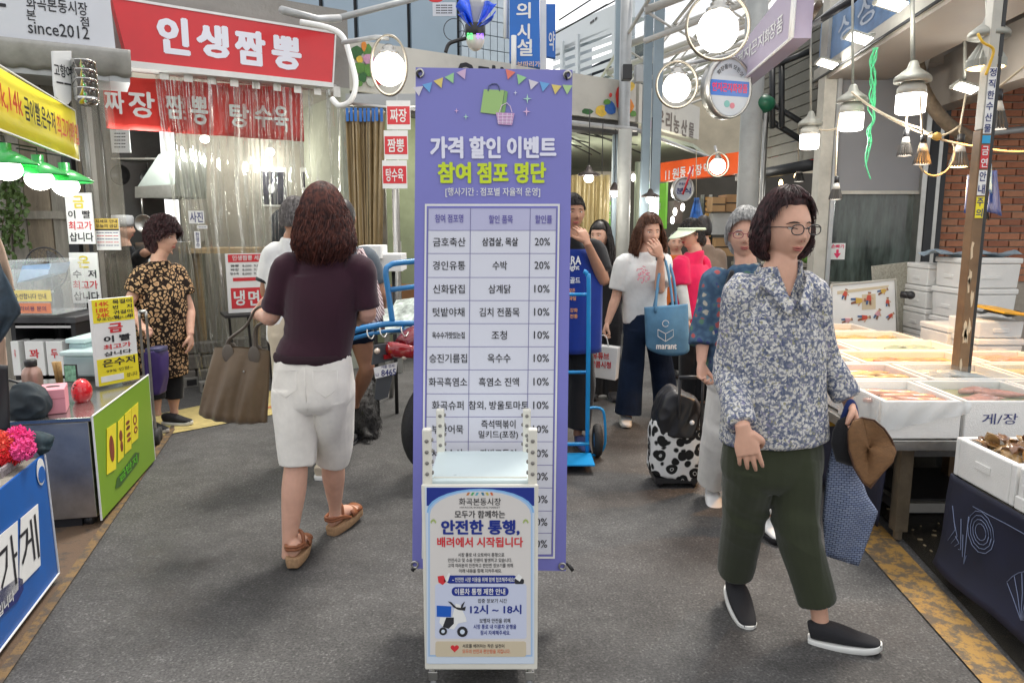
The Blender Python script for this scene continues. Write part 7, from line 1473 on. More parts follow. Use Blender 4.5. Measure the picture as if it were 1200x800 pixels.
# pale shop interior right of khaki strips
t = thing('shop_interior','pale green shop interior seen between the khaki strips and the banner','building',tuple(P(470,400,9)))
m = MB();q = front(9.4);m.pbox(q,P(400,300,9.4).x,P(520,300,9.4).x,0,3.0,0,.1);m.build('wall',M('shop_wall_green',(.34,.38,.24),.8,var=.15),t)
m = MB();m.pbox(front(8.2),P(452,300,8.2).x,P(492,300,8.2).x,.3,P(470,372,8.2).z + .35,0,.4);m.build('cabinet',M('orange_wood',(.28,.13,.05),.5,var=.2),t)
for x0,y0_,x1,y1_,yy in ((457,300,472,318,8.0),(463,283,470,300,8.6)):r_ = front(yy).rect(x0,y0_,x1,y1_);m = MB();m.pbox(front(yy),*r_,0,.02);m.build('paper_notice',PAPER,t)
for x in (448,463):m = MB();p = P(x,300,7.4);m.pbox(front(7.4),p.x,p.x + .05,0,2.75,0,.05);m.build('door_post',STEEL,t)
m = MB();q = front(7.35);r_ = q.rect(405,110,492,124);m.pbox(q,*r_,0,.1);m.build('curtain_rail_box',GREYM,t);m = MB();m.tube([P(410,122,7.2),P(490,130,7.2)],.02,8);m.build('curtain_rail',STEEL,t,True)
for i,(x0,y0_,x1,y1_) in enumerate(((420,288,446,300),(444,298,470,315))):
    q = front(5.5 + i*.1);r_ = q.rect(x0,y0_,x1,y1_);m = MB();m.pbox(q,r_[0],r_[1],r_[2] - .02,r_[3],0,.3);o = m.build('white_stand',PAPER,None,bevel=.004);m = MB();m.tube([q.W((r_[0] + r_[1])/2,0,.15),q.W((r_[0] + r_[1])/2,r_[2] - .022,.15)],.015,8);m.build('leg',DARK,o,True);tag(o,['white display stand behind the grey T-shirt, nearer the khaki strips','white display stand at the end of the blue rack'][i],'stand','white display stands')
# three hanging red cards
t = None
for i,(s_,x0,y0_,x1,y1_) in enumerate((('짜장',453,118,481,152),('짬뽕',450,153,478,187),('탕수육',448,188,477,221))):
    q = front(6.2 + .0*i);r_ = q.rect(x0,y0_,x1,y1_);m = MB();m.pbox(q,*r_,0,.006);o = m.build('menu_card',PAPER);h = r_[3] - r_[2];m = MB();m.pbox(q,r_[0] + .006,r_[1] - .006,r_[2] + h*.18,r_[3] - h*.2,-.002,-.0002);m.build('red_panel',REDINK,o)
    m = MB();m.text(q,s_,(r_[0] + .03,r_[1] - .03,r_[2] + h*.25,r_[3] - h*.28),-.004,.02);m.build('lettering',WHITE,o);tag(o,['top hanging card reading jajang in white on red','middle hanging card with two syllables in white on red','bottom hanging card with three syllables in white on red'][i],'sign','hanging dish name cards')
m = MB();p = P(466,112,6.2);m.tube([p + V((0,.01,.15)),P(463,222,6.21)],.003,5);m.tube([P(462,221,6.25),V((P(462,221,6.25).x - .01,6.3,.8)),V((P(455,221,6.25).x - .03,6.3,0))],.02,8);o = m.build('sign_pole',STEEL,None,True);tag(o,'steel pole carrying the three dish name cards','pole')
# globe lamps in rings
def ring_lamp(label,x,y,rb,rx,ry,yy,arm=None,bulbm=None,e=4):
    c0 = P(x,y,yy);k = yy/FPX;t = thing('ring_lamp',label,'lamp',tuple(c0 - V((0,0,rb*k))),'globe lamps in round hoops');rb *= k
    m = MB();m.ball(c0,(rb,rb,rb*1.03),28,18);m.build('globe',bulbm or BULB,t,True)
    m = MB();m.lathe([(rb*.55,rb*.80),(rb*.62,rb*1.0),(rb*.40,rb*1.12),(rb*.42,rb*1.25),(rb*.2,rb*1.45)],c0,20);m.build('socket',STEEL,t,True)
    m = MB();cc = c0 + V((0,0,rb*.2))
    for dx in (-.010,.010):m.tube([cc + V((rx*k*math.cos(a_/36*6.283),dx,ry*k*math.sin(a_/36*6.283))) for a_ in range(36)],.009,6,closed=True)
    m.build('hoop',M('aged_brass_hoop',(.30,.27,.22),.4,.6),t,True)
    if arm:m = MB();m.tube([P(q[0],q[1],yy + q[2]) for q in arm],.018,8);m.build('arm',GREYM,t,True)
    point_light(c0 - V((0,.25,.0)),e,(1,.95,.85),.12);return t
ring_lamp('oval hooped globe lamp above the three red dish cards',456,81,18,20,32,5.6,[(456,45,0),(440,44,.0),(402,50,.3)])
ring_lamp('largest hooped globe lamp at the top, right of the sky',841,36,22.5,35,36,5.3,[(841,5,0),(830,-10,0),(870,-40,.4)])
ring_lamp('medium hooped globe lamp left of the round cosmetics sign',793,103,15.5,23,25,6.6,[(793,78,0),(800,76,.2),(880,60,1.4)])
ring_lamp('small hooped globe lamp in front of the orange sign',841,195,8.8,12.5,13.5,9.0,[(841,182,0),(838,172,.2)])
m = MB();m.tube(spline([P(352,26,6.0),P(385,33,6.0),P(402,44,6.0),P(411,70,5.95),P(417,98,5.9),P(411,118,5.9),P(398,124,5.95),P(389,116,6.0)],5),.022,8);o = m.build('conduit',WHITE,None,True);tag(o,'white flexible conduit looping down past the end of the red sign','conduit')
# led lamp on a black arm
t = thing('arm_lamp','white globe lamp on a black arm with led text band and blue fan blades','lamp',tuple(P(557,60,7.2)));c0 = P(557,47,7.2)
m = MB();m.ball(c0,(.085,.085,.10),20,12);m.build('globe',M('unlit_milk_globe',(.66,.63,.58),.3,var=.05),t,True);m = MB();m.lathe([(.085,.0),(.095,.01),(.095,.10),(.085,.11)],c0 + V((0,0,.03)),24);m.build('led_band',BLACK,t,True)
q = front(7.2 - .1);m = MB();m.pxtext(q,'무료',547,39,554,47,0,.02);m.build('led_text',lamp_mat('green_led',(.1,.9,.2),1.5),t);m = MB();m.pxtext(q,'주차',558,39,567,46,0,.02);m.build('led_text',lamp_mat('violet_led',(.35,.15,1),1.5),t)
m = MB();m.tube(spline([P(547,45,7.2),P(535,48,7.2),P(526,52,7.2),P(522,62,7.2)],4),.018,8);m.build('arm',BLACK,t,True)
m = MB();m.tube([P(540 + 0 + 12*math.cos(a_/24*6.283) - 8,35 + 13*math.sin(a_/24*6.283),7.25) for a_ in range(24)],.004,5,closed=True);m.build('wire_loop',BCABLE,t,True)
BLUF = M('blue_tinsel',(.01,.10,.85),.3,var=.4,scale=30,coat=.4);m = MB()
for k,(x0,y0_,x1,y1_,x2,y2_) in enumerate(((556,36,534,8,548,-12),(557,35,568,2,582,4),(560,34,578,22,581,12),(553,34,545,16,536,16))):
    a_,b2,c2 = P(x0,y0_,7.15),P(x1,y1_,7.1),P(x2,y2_,7.12);m.grid(lambda u_,v_:a_.lerp(b2.lerp(c2,u_),v_) + V((0,.04*math.sin(u_*6 + v_*3),0)),8,8)
m.build('blue_blade',BLUF,t,True,solid=.004);m = MB();m.grid(lambda u_,v_:P(556,36,7.17).lerp(P(549 + 20*u_,0,7.2),v_),4,4);m.build('grey_blade',M('grey_blade',(.34,.34,.35),.5),t,True,solid=.004)
# hanging notice card
q = front(7.4);r_ = q.rect(507,3,534,19);m = MB();m.pbox(q,*r_,0,.01);o = m.build('notice_card',CANV);m = MB()
for k in range(4):m.pxtext(q,'ㅡㅡ ㅡㅡㅡ ㅡㅡ',511,6 + k*3,530,7 + k*3,-.003,.0)
m.build('lettering',INK,o);m = MB();m.disc(q,(r_[0] + r_[1])/2 - .08,r_[3] + .03,.07,-.004,.006,20,rz=.03);m.build('red_badge',REDINK,o);tag(o,'small white notice with a red badge hanging against the blue panels','notice')

# ================================================================== BUILDINGS ABOVE THE ARCADE
pbk = PL((-3.2,9.2),(3.2,13.4));blu = thing('panel_building','building clad in pale blue panels with dark joints above the arcade','building',tuple(pbk.W(1,3)))
us = [pbk.uz(x,40)[0] for x in (330,378,418,480,538,600,660)]
m = MB();m.pbox(pbk,us[0],us[5],2.5,8.5,.06,3);m.build('wall',DKM,blu)
zs = [2.6,5.2,8.3]
for i in range(5):
    for k in range(2):
        if i == 4:continue
        m = MB();m.pbox(pbk,us[i] + .03,us[i + 1] - .03,zs[k] + .01,zs[k + 1] - .02,.0,.055);m.build('panel',WPAN,blu,bevel=.006)
TILE = M('pale_tile',(.48,.55,.62),.35,var=.08,scale=8,coat=.3);tw2 = (us[5] - us[4] - .05)/7
for i in range(7):
    for k in range(16):
        if (i + k) % 1 == 0:m = MB();m.pbox(pbk,us[4] + .03 + i*tw2,us[4] + .03 + (i + 1)*tw2 - .012,3.6 + k*.2,3.6 + (k + 1)*.2 - .012,-.02,.055);m.build('tile',TILE,blu)
m = MB();m.tube([P(395,22,7.0),P(480,0,7.6),P(520,-12,8)],.03,8);m.tube([P(330,12,6.4),P(372,23,6.8),P(398,22,7)],.035,8);o = m.build('awning_pipe',GREYM,None,True);tag(o,'grey pipe crossing in front of the blue panels','pipe')
q = front(8.6)
t = thing('blue_sign','tall blue vertical sign with white Korean syllables against the sky','sign',tuple(P(615,78,8.6)));m = MB();m.pxpoly(q,[(597,72),(633,79),(632,-20),(597,-20)],0,.12);m.build('panel',M('royal_blue_sign',(.01,.14,.52),.4,var=.06),t)
m = MB();m.pxtext(q,'의',605,3,622,22,-.004,.03);m.pxtext(q,'시',606,28,621,46,-.004,.03);m.pxtext(q,'설',606,46,624,66,-.004,.03);m.pxtext(q,'지',606,-18,622,-2,-.004,.03);m.build('lettering',WHITE,t);m = MB();m.pxtext(q,'보따리가',606,72,633,79,-.004,.02);m.build('lettering',M('peach_ink',(.7,.5,.4),.5,var=0),t)
m = MB();m.tube([P(602,42,8.5),P(602,90,8.5)],.03,8);m.tube([P(593,-10,8.7),P(593,45,8.7)],.03,8);m.build('post',WHITE,t,True)
t = thing('side_sign','second blue sign panel edge-on beside the tall blue sign','sign',tuple(P(646,68,9)));q9 = front(9.0);m = MB();m.pxpoly(q9,[(640,66),(651,68),(651,5),(640,5)],0,.1);m.build('panel',bpy.data.materials['royal_blue_sign'],t);m = MB();m.pxtext(q9,'약',643,37,650,60,-.004,.02);m.build('lettering',WHITE,t);m = MB();m.pxpoly(q9,[(633,100),(640,100),(640,-10),(633,-10)],-.05,.1);m.build('frame',WHITE,t)
# white louvred building
lv = PL(P(650,100,19).xy,P(745,100,14.0).xy);t = thing('louvred_building','white louvred facade against the pale sky','building',tuple(lv.W(0,4)));LOUV = M('white_louvre',(.62,.66,.70),.5,var=.05,scale=2,dirt=.08)
def lq(name,pts,d0,d1,mt):m = MB();m.prism(lv,[lv.uz(*q) for q in pts],d0,d1);return m.build(name,mt,t)
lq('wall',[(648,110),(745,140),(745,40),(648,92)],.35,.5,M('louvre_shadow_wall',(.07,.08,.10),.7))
lq('parapet',[(646,66),(744,20),(744,-5),(646,38)],0,.3,LOUV)
for x0,x1,ya_,yb__ in ((676,679,46,110),(658,661,54,110),(719,727,22,120)):lq('mullion',[(x0,yb__),(x1,yb__),(x1,ya_ - 6),(x0,ya_ - 4)],-.04,.3,LOUV)
for k in range(9):
    for (xa,xb) in ((679.5,718.5),(661.5,675.5),(648,657.5)):
        ya_ = 50 + k*9.6 - (xa - 679)*.36;yb__ = 50 + k*9.6 - (xb - 679)*.36
        pa,pb2_ = lv.hit(xa,ya_),lv.hit(xb,yb__);m = MB();n3 = V((lv.n.x,lv.n.y,0));m.add([pa + V((0,0,.06)),pb2_ + V((0,0,.06)),pb2_ + n3*.12 + V((0,0,.10)),pa + n3*.12 + V((0,0,.10)),pa + V((0,0,-.045)),pb2_ + V((0,0,-.045)),pb2_ + n3*.12 + V((0,0,.07)),pa + n3*.12 + V((0,0,.07))],[(0,1,2,3),(7,6,5,4),(0,4,5,1),(1,5,6,2),(2,6,7,3),(3,7,4,0)]);m.build('louvre',LOUV,t)
m = MB();m.pxtext(lv,'ㅡㅡ ㅡ',692,23,700,26,-.01,.02);m.build('lettering',INK,t)
m = MB();
for (a_,b2) in (((655,24),(700,-5)),((650,40),(730,-4)),((668,30),(712,5))):m.tube([P(*a_,12),P(*b2,12)],.012,5)
o = m.build('overhead_wire',BCABLE,None,True);tag(o,'thin overhead wires crossing the sky gap','wire')
# speakers on the column
t = thing('speaker_pair','pair of dark loudspeakers on the steel column above the cream sign','speaker',tuple(P(742,95,8.9)))
for x0,y0_,x1,y1_,dy in ((730,75,741,93,0),(745,76,754,96,.05)):r_ = front(8.9 + dy).rect(x0,y0_,x1,y1_);m = MB();m.pbox(front(8.9 + dy),*r_,0,.14);c_ = m.build('cabinet',BLACK if dy == 0 else GREYM,t,bevel=.008)
# steel columns and glazed roof
BLS = M('blue_grey_steel',(.30,.37,.42),.45,.3,.1,3)
def column(label,x,w,yy,ytop,mt,rnd_=True,zb=0):
    p = P(x,150,yy);zt_2 = P(x,ytop,yy).z;r_ = w/2*yy/FPX;m = MB();
    if rnd_:m.lathe([(r_,0),(r_,zt_2)],(p.x,yy,zb),24)
    else:m.box((p.x,yy,(zb + zt_2)/2),(2*r_,2*r_,zt_2 - zb))
    o = m.build('column',mt,None,rnd_,0 if rnd_ else .004);tag(o,label,'column');return o
CREMC = M('cream_column_paint',(.46,.46,.42),.45,var=.1,scale=4,dirt=.25)
column('round cream column rising behind the woman in the white T-shirt',733,15,9.3,152,CREMC)
column('round column above the cream sign, left of the speakers',731,13,10.6,-60,GREYM,True)
column('blue steel column left of the speakers',723,9,10.9,-60,BLS,False);column('blue steel column right of the speakers',757,9,10.2,-60,BLS,False);column('blue grey steel column carrying the glazed roof',769,10,9.8,-60,BLS,False);
column('thin pale green post between the pendants',749,7,11.0,190,M('green_white_post',(.45,.50,.36),.6))
column('thick grey column behind the round cosmetics sign',880,24,7.6,-60,M('grey_column_paint',(.36,.37,.36),.45,var=.08,scale=3,dirt=.3));column('thin steel post just right of the thick column',897,6,7.8,110,STEEL)
roof = thing('glazed_roof','glazed arcade roof on white steel trusses at the top centre','roof',tuple(P(800,60,11)));GLS = M('roof_glass',(.55,.68,.78),.15,var=.1,scale=1,alpha=.35,spec=.6)
y0r,y1r,x0r,x1r = 7.5,22.0,1.6,9.0
rz = lambda x,y:4.05 + (x - 1.6)*.36
STW = M('white_roof_steel',(.60,.58,.54),.5,var=.05)
for i in range(9):y = y0r + i*(y1r - y0r)/8;m = MB();m.tube([(x0r,y,rz(x0r,y)),(x1r,y,rz(x1r,y))],.05,6);m.tube([(x0r,y,rz(x0r,y) - .35),(x1r,y,rz(x1r,y) - .35)],.035,6);
for i in range(9):
    y = y0r + i*(y1r - y0r)/8;m = MB();m.tube([(x0r,y,rz(x0r,y)),(x1r,y,rz(x1r,y))],.05,6);m.tube([(x0r,y,rz(x0r,y) - .35),(x1r,y,rz(x1r,y) - .35)],.035,6)
    for k in range(10):xa = x0r + k*.74;m.tube([(xa,y,rz(xa,y)),(xa + .37,y,rz(xa + .37,y) - .35),(xa + .74,y,rz(xa + .74,y))],.02,5)
    m.build('truss',STW,roof,True)
for k in range(11):xa = x0r + k*.74;m = MB();m.tube([(xa,y0r,rz(xa,0) + .06),(xa,y1r,rz(xa,0) + .06)],.025,6);m.build('purlin',STW,roof,True)
for k in range(10):
    for i in range(8):
        xa = x0r + k*.74;ya_ = y0r + i*(y1r - y0r)/8;yb2 = ya_ + (y1r - y0r)/8;m = MB();m.add([(xa + .03,ya_ + .03,rz(xa + .03,0) + .09),(xa + .71,ya_ + .03,rz(xa + .71,0) + .09),(xa + .71,yb2 - .03,rz(xa + .71,0) + .09),(xa + .03,yb2 - .03,rz(xa + .03,0) + .09)],[(0,1,2,3)]);m.build('roof_pane',GLS,roof)
# ---- far shops on the right of the lane
def shop_sign(label,pl,x0,y0_,x1,y1_,mt,words_,ink,grp=None,th=.15):
    a = pl.uz(x0,y0_),pl.uz(x1,y1_);
    return a
qo = PL(P(726,200,11.5).xy,P(866,190,9.6).xy);t = thing('orange_sign','orange shop sign with white lettering beyond the pendants','sign',tuple(qo.hit(800,205)))
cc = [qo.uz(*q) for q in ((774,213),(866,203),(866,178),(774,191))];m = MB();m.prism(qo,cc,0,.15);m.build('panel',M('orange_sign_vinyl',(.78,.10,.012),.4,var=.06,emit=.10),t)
m = MB()
for ch,x0,x1,ym_ in (('원',788,796,203.5),('동',797,804,202),('시',806,813,200.5),('장',815,823,199),('떡',825,832,197.5)):m.pxtext(qo,ch,x0,ym_ - 6.5,x1,ym_ + 6.5,-.006,.03)
m.pxtext(qo,'11',780,200,785,211,-.006,.02);m.build('lettering',WHITE,t)
m = MB();m.prism(qo,[qo.uz(*q) for q in ((757,216),(773,213.5),(773,192),(757,195))],0,.15);ph = m.build('photo_panel',M('pale_food_photo',(.50,.55,.58),.5,var=.15),t);
for k in range(7):r = random.Random(k);m = MB();m.disc(qo,*qo.uz(764 + r.uniform(-5,4),206 + r.uniform(-5,6)),.035,-.004,0,8);m.build('dish_print',M('dish_print',(.32,.22,.08),.5,var=.5,scale=30),ph)
qg = PL(P(706,250,12.6).xy,P(784,250,11.6).xy);t = thing('green_sign','bright green shop banner behind the pendants','sign',tuple(qg.hit(760,260)));

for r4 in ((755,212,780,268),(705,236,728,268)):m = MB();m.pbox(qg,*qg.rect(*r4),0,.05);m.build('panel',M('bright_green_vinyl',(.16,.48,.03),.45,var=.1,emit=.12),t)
m = MB();m = MB();m.pxtext(qg,'아나',763,222,773,232,-.006,.02);m.pxtext(qg,'음식',758,238,774,246,-.006,.02);m.pxtext(qg,'김밥',713,240,726,248,-.006,.02);m.pxtext(qg,'국수',713,251,726,258,-.006,.02);m.build('lettering',WHITE,t)
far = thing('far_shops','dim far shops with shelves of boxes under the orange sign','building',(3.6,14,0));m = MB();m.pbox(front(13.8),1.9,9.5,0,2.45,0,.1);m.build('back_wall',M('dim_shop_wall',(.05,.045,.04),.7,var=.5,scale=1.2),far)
m = MB();m.pbox(front(12.4),P(780,300,12.4).x,P(870,300,12.4).x,2.36,2.42,0,1);m.build('canopy',DKM,far)
CARD = M('cardboard',(.34,.21,.10),.8,var=.12,scale=6);
for i,(x0,y0_,x1,y1_,mt) in enumerate(((835,231,850,248,0),(851,228,869,248,0),(835,250,866,275,1),(838,279,866,300,0),(846,257,852,264,2),(790,235,800,262,3))):
    q = front(9.9 + .05*i);m = MB();m.pbox(q,*q.rect(x0,y0_,x1,y1_),0,.4);o = m.build('stacked_box',[CARD,GREYM,M('brown_label',(.2,.1,.03),.6),M('dark_shelf',(.08,.06,.05),.6)][mt]);m = MB()
    if mt == 0:m.pbox(q,*[v + s for v,s in zip(q.rect(x0,(y0_ + y1_)/2 - .8,x1,(y0_ + y1_)/2 + .8),(0,0,0,0))],-.003,-.0005);m.build('tape',BLACK,o)
    tag(o,['left cardboard box behind the grey-haired woman','right cardboard box with black tape behind the grey-haired woman','grey cabinet under the cardboard boxes','low cardboard box beside the grey cabinet','small brown label plate on the grey cabinet','narrow dark shelf left of the cardboard boxes'][i],['box','box','cabinet','box','label','shelf'][[0,1,2,3,4,5][i]])
# shelf rungs of goods
t = thing('goods_rack','tall rack of small brown goods left of the cardboard boxes','rack',tuple(P(829,300,10.2)));q = front(10.2)
for k in range(11):y = 231 + k*6.2;m = MB();m.pbox(q,*q.rect(826,y,833,y + 3.5),0,.12);m.build('packet',M('amber_packet',(.42,.24,.07),.6,var=.3),t)
m = MB();m.pbox(q,*q.rect(824,228,825.4,300),.0,.2);m.pbox(q,*q.rect(833.6,228,835,300),.0,.2);m.build('frame',DKM,t)
qr = PL(P(895,190,9.4).xy,P(950,190,8.5).xy);t = thing('red_sign','red shop sign with a white cloud shape right of the thick column','sign',tuple(qr.hit(920,200)));cc = [qr.uz(*q) for q in ((895,201),(946,195),(946,170),(895,173))];m = MB();m.prism(qr,cc,0,.1);m.build('panel',REDS,t)
m = MB();u_,z_ = qr.uz(928,186);m.disc(qr,u_,z_,.22,-.004,0,16,rz=.11);m.ring(qr,*qr.uz(900,187),.09,.012,-.004,0,4,rz=.13);m.build('cloud_shape',WHITE,t);m = MB();m.pxtext(qr,'닭강정',919,180,942,192,-.008,.04);m.build('lettering',INK,t);m = MB();m.pxtext(qr,'본',897,180,903,186,-.008,.03);m.pxtext(qr,'가',897,188,903,194,-.008,.03);m.build('lettering',WHITE,t)
# round signs
def round_sign(label,x,y,rx_,ry_,yy,ang,band,txt,sub,rot=0):
    c0 = P(x,y,yy);d = V((math.cos(ang),math.sin(ang)));q = PL(c0.xy - d*.3,c0.xy + d*.3);u_,z_ = q.uz(x,y);t = thing('round_sign',label,'sign',tuple(c0),'round shop signs');k = yy/FPX;r1 = rx_*k;r2 = ry_*k
    m = MB();m.disc(q,u_,z_,r1,0,.10,36,rz=r2);m.build('face',M('pale_grey_sign_face',(.52,.56,.60),.4,var=.04),t);m = MB();m.ring(q,u_,z_,r1 + .012,.022,-.012,.11,36,rz=r2 + .012);m.build('rim',STEEL,t,True)
    if band:
        m = MB();h_ = r2*.26;w_ = math.sqrt(1 - .26 ** 2)*r1*.97;m.pbox(q,u_ - w_,u_ + w_,z_ - h_ - r2*.02,z_ + h_ - r2*.02,-.003,-.0005);m.build('blue_band',M('cobalt_print',(.04,.16,.55),.4,var=0),t)
        m = MB();m.text(q,txt,(u_ - w_*.9,u_ + w_*.9,z_ - h_*.6,z_ + h_*.6),-.006,.035);m.build('lettering',M('crimson_print',(.70,.03,.12),.4,var=0),t);m = MB();vs,fs = text_mesh(sub,.01);X1 = max(v.x for v in vs)
        vv = []
        for v in vs:a_ = math.pi*(.80 - .60*v.x/X1);rr2 = r1*(.66 + v.y*.18);vv.append(q.W(u_ + rr2*math.cos(a_),z_ + rr2*math.sin(a_)*r2/r1,-.003))
        m.add(vv,fs);m.build('lettering',INK,t);m = MB();m.disc(q,u_ - r1*.1,z_ - r2*.55,r1*.14,-.003,-.001,10);m.build('mark',M('teal_print',(.2,.45,.42),.5,var=0),t);m = MB();m.disc(q,u_ + r1*.16,z_ - r2*.6,r1*.12,-.003,-.001,10);m.build('mark',M('rose_print',(.6,.2,.25),.5,var=0),t)
    else:
        m = MB();m.text(q,txt,(u_ - r1*.75,u_ + r1*.75,z_ - r2*.4,z_ + r2*.15),-.005,.03);m.text(q,sub,(u_ - r1*.5,u_ + r1*.5,z_ + r2*.35,z_ + r2*.6),-.005,.02);m.build('lettering',NAVYINK,t)
    return t,q,u_,z_,r1
round_sign('large round cosmetics sign with blue band and red lettering on the thick column',855,103,28,32,6.9,.35,True,'연지곤지화장품','화장품의 모든것')
round_sign('smaller round sign with a blue band farther down the lane',926,161,16,20,8.6,.3,True,'화장품','화장품할인')
round_sign('small pale round snack sign with a red pointer below the orange sign',801,222,11,13,8.6,0,False,'분식','본동시장')
m = MB();m.tube([P(800,228,8.5),P(812,195,8.5)],.012,6);o = m.build('pointer_rod',REDINK,None,True);tag(o,'thin red and black rod across the small snack sign','rod')
# lavender sign
qv = PL(P(862,60,7.4).xy,P(935,40,5.6).xy);t = thing('lavender_sign','lavender cosmetics shop sign in steep perspective at the top','sign',tuple(qv.hit(900,60)))
cc = [qv.uz(*q) for q in ((886,88),(933,42),(940,-12),(862,50),(862,66))];cc = [qv.uz(862,102),qv.uz(928,45),qv.uz(934,-30),qv.uz(862,62)];zb3 = cc[0][1]
m = MB();m.prism(qv,cc,0,.14);m.build('panel',M('lavender_sign_vinyl',(.40,.34,.44),.4,var=.06),t);m = MB();
for k,(ch,x0,x1,ym_,h_) in enumerate((('연',869,876,69,13),('지',877,885,62,14),('곤',886,893,55,15),('지',894,901,48,16),('화',902,908,42,17),('장',908,915,36,18),('품',916,923,29,19))):m.pxtext(qv,ch,x0 - 5,ym_ - h_/2,x1 - 5,ym_ + h_/2,-.006,.01)
m.build('lettering',WHITE,t)
m = MB();m.tube([qv.W(cc[0][0],cc[0][1],-.01),qv.W(cc[1][0],cc[1][1],-.01)],.012,6);m.tube([qv.W(cc[1][0] + .01,cc[1][1],-.01),qv.W(cc[2][0] + .01,cc[2][1],-.01)],.02,6);m.build('frame',WHITE,t,True)
# pendants in the hall
def pendant(label,x,y,w,yy,top):
    c0 = P(x,y,yy);k = yy/FPX;r_ = w/2*k;t = thing('pendant_lamp',label,'lamp',tuple(c0),'dark cone pendants in the market hall');m = MB();m.lathe([(r_,0),(r_*.96,.02),(r_*.35,r_*.45),(r_*.2,r_*.8),(.012,r_*.9)],c0,24,cap=False);m.build('shade',M('dark_bronze_shade',(.07,.055,.05),.4,.5),t,True,solid=.004)
    m = MB();m.ball(c0 + V((0,0,-.03)),(r_*.45,r_*.45,r_*.4));m.build('bulb',BULB,t,True);m = MB();m.tube([c0 + V((0,0,r_*.8)),V((c0.x,c0.y,top))],.006,5);m.build('cord',BCABLE,t,True)
PN = ((690,206,25,8.9),(705,230,22,9.8),(720,224,22,10.3),(762,231,21,9.6))
for i,(x,y,w,yy) in enumerate(PN):pendant(['largest dark pendant nearest the banner edge','dark pendant between the apron man and the cream column','dark pendant half behind the cream column','dark pendant above the brown hair of the woman in white'][i],x,y,w,yy,zb1 - .12);point_light(P(x,y + 8,yy),14,(1,.97,.88),.1)
for i,(x,y,yy) in enumerate(((722,272,12),(717,254,12.5),(791,248,10),(800,243,10),(788,258,10),(742,208,11),(933,207,8.6),(915,215,9),(907,228,9.5))):
    c0 = P(x,y,yy);r_ = 2.8*yy/FPX;m = MB();m.ball(c0,(r_*.8,r_*.8,r_*1.6));o = m.build('bare_bulb',BULB if i < 6 else WARMB,None,True);tag(o,['bare bulb low in the hall left of the cream column','bare bulb just above the lowest one by the column','left of two tall bare bulbs above the visor','right of two tall bare bulbs above the visor','small bare bulb below the pair above the visor','bare bulb right beside the cream column','bulb under the red sign','small warm bulb between the posts','tiny warm bulb above the dark hair'][i],'bulb','bare bulbs down the lane')
point_light((2.6,12.0,2.2),40,(1,.93,.8),.3,'stall_light');point_light((0.6,12.5,2.4),40,(1,.98,.86),.3,'stall_light');point_light((-1.2,8.6,2.3),14,(1,.98,.85),.2,'stall_light');point_light((3.2,10.2,2.2),12,(1,.9,.75),.2,'stall_light')
# hanging bag
t = thing('hanging_bag','blue and white bag hanging above the visor','bag',tuple(P(816,262,8)));m = MB();m.grid(lambda a,b_:P(817 + (a - .5)*(4 + 14*b_),232 + 28*b_,8) + V((0,.03*math.sin(a*8),0)),10,8);m.build('bag_body',M('blue_white_bag',(.05,.20,.62),.4,var=.9,scale=6),t,True,solid=.02);m = MB();m.tube([P(816,175,8),P(816,233,8)],.004,5);m.build('string',CABLE,t,True)
# far lane end
m = MB();m.box((3.5,24,3),(16,.3,6));o = m.build('far_facade',M('far_cream_facade',(.55,.48,.36),.8,var=.25,scale=.8));tag(o,'cream facade closing the far end of the lane','building')
for i,(x,y,w,h,zz) in enumerate(((3.0,16.3,1.2,1.1,.0),(4.6,12.5,1.5,.9,0),(1.0,13.0,1.4,.9,0),(.2,10.6,1.0,.8,0))):
    m = MB();m.box((x,y,h - .05),(w,.8,.06));m.box((x,y,h/2 - .05),(w*.92,.7,h - .1));o = m.build('produce_stand',[M('red_cloth',(.35,.03,.04),.8),WOODG,M('red_cloth',(.35,.03,.04)),WOODW][i]);tag(o,['red covered stand at the far end of the lane','grey stand under the red sign','red covered stand behind the woman in black','brown stand behind the man in the apron'][i],'stand','far produce stands')
    for k in range(5):
        m = MB();cx = x - w/2 + .12 + k*(w - .2)/4;m.ball((cx,y - .2,h + .06),(.10,.12,.09),10,7);oo = m.build('produce',VEG[['tomato','yellow','leafgreen','carrot','leafgreen'][(k + i) % 5]],None,True);tag(oo,['tomato red','yellow','leaf green','carrot orange','dark green'][k] + ' produce heap on the ' + ['red covered stand at the lane end','grey stand under the red sign','red covered stand behind the black-clad woman','brown stand behind the apron man'][i],'produce','far produce')
# ================================================================== RIGHT: FISH STALL
YW = 7.2;BRK = [M('brick_%d' % i,c,.85,var=.22,scale=14,bump=.5,bscale=70,dirt=.15) for i,c in enumerate(((.42,.16,.085),(.48,.20,.11),(.34,.13,.075),(.46,.21,.12)))]
MORT = M('pale_mortar',(.40,.35,.29),.9,var=.15,scale=20,bump=.4,bscale=80)
qw = front(YW);bw0,bw1 = P(1090,200,YW).x,P(1216,200,YW).x
t = thing('brick_wall','red brick wall with pale joints behind the styrofoam boxes','wall',((bw0 + bw1)/2,YW,0));m = MB();m.pbox(qw,bw0,bw1 + 1,0,3.4,.012,.2);m.build('mortar',MORT,t)
bl_,bh_ = .205,.068;rnd = random.Random(11);bm0 = None;meshes = []
for s in range(4):m = MB();m.box((0,0,0),(bl_ - .013,.03,bh_ - .012));o = m.build('brick',BRK[s],t,bevel=.003);o.data.transform(Matrix.Translation(ROOT[t.name]));meshes.append(o)
k = 0
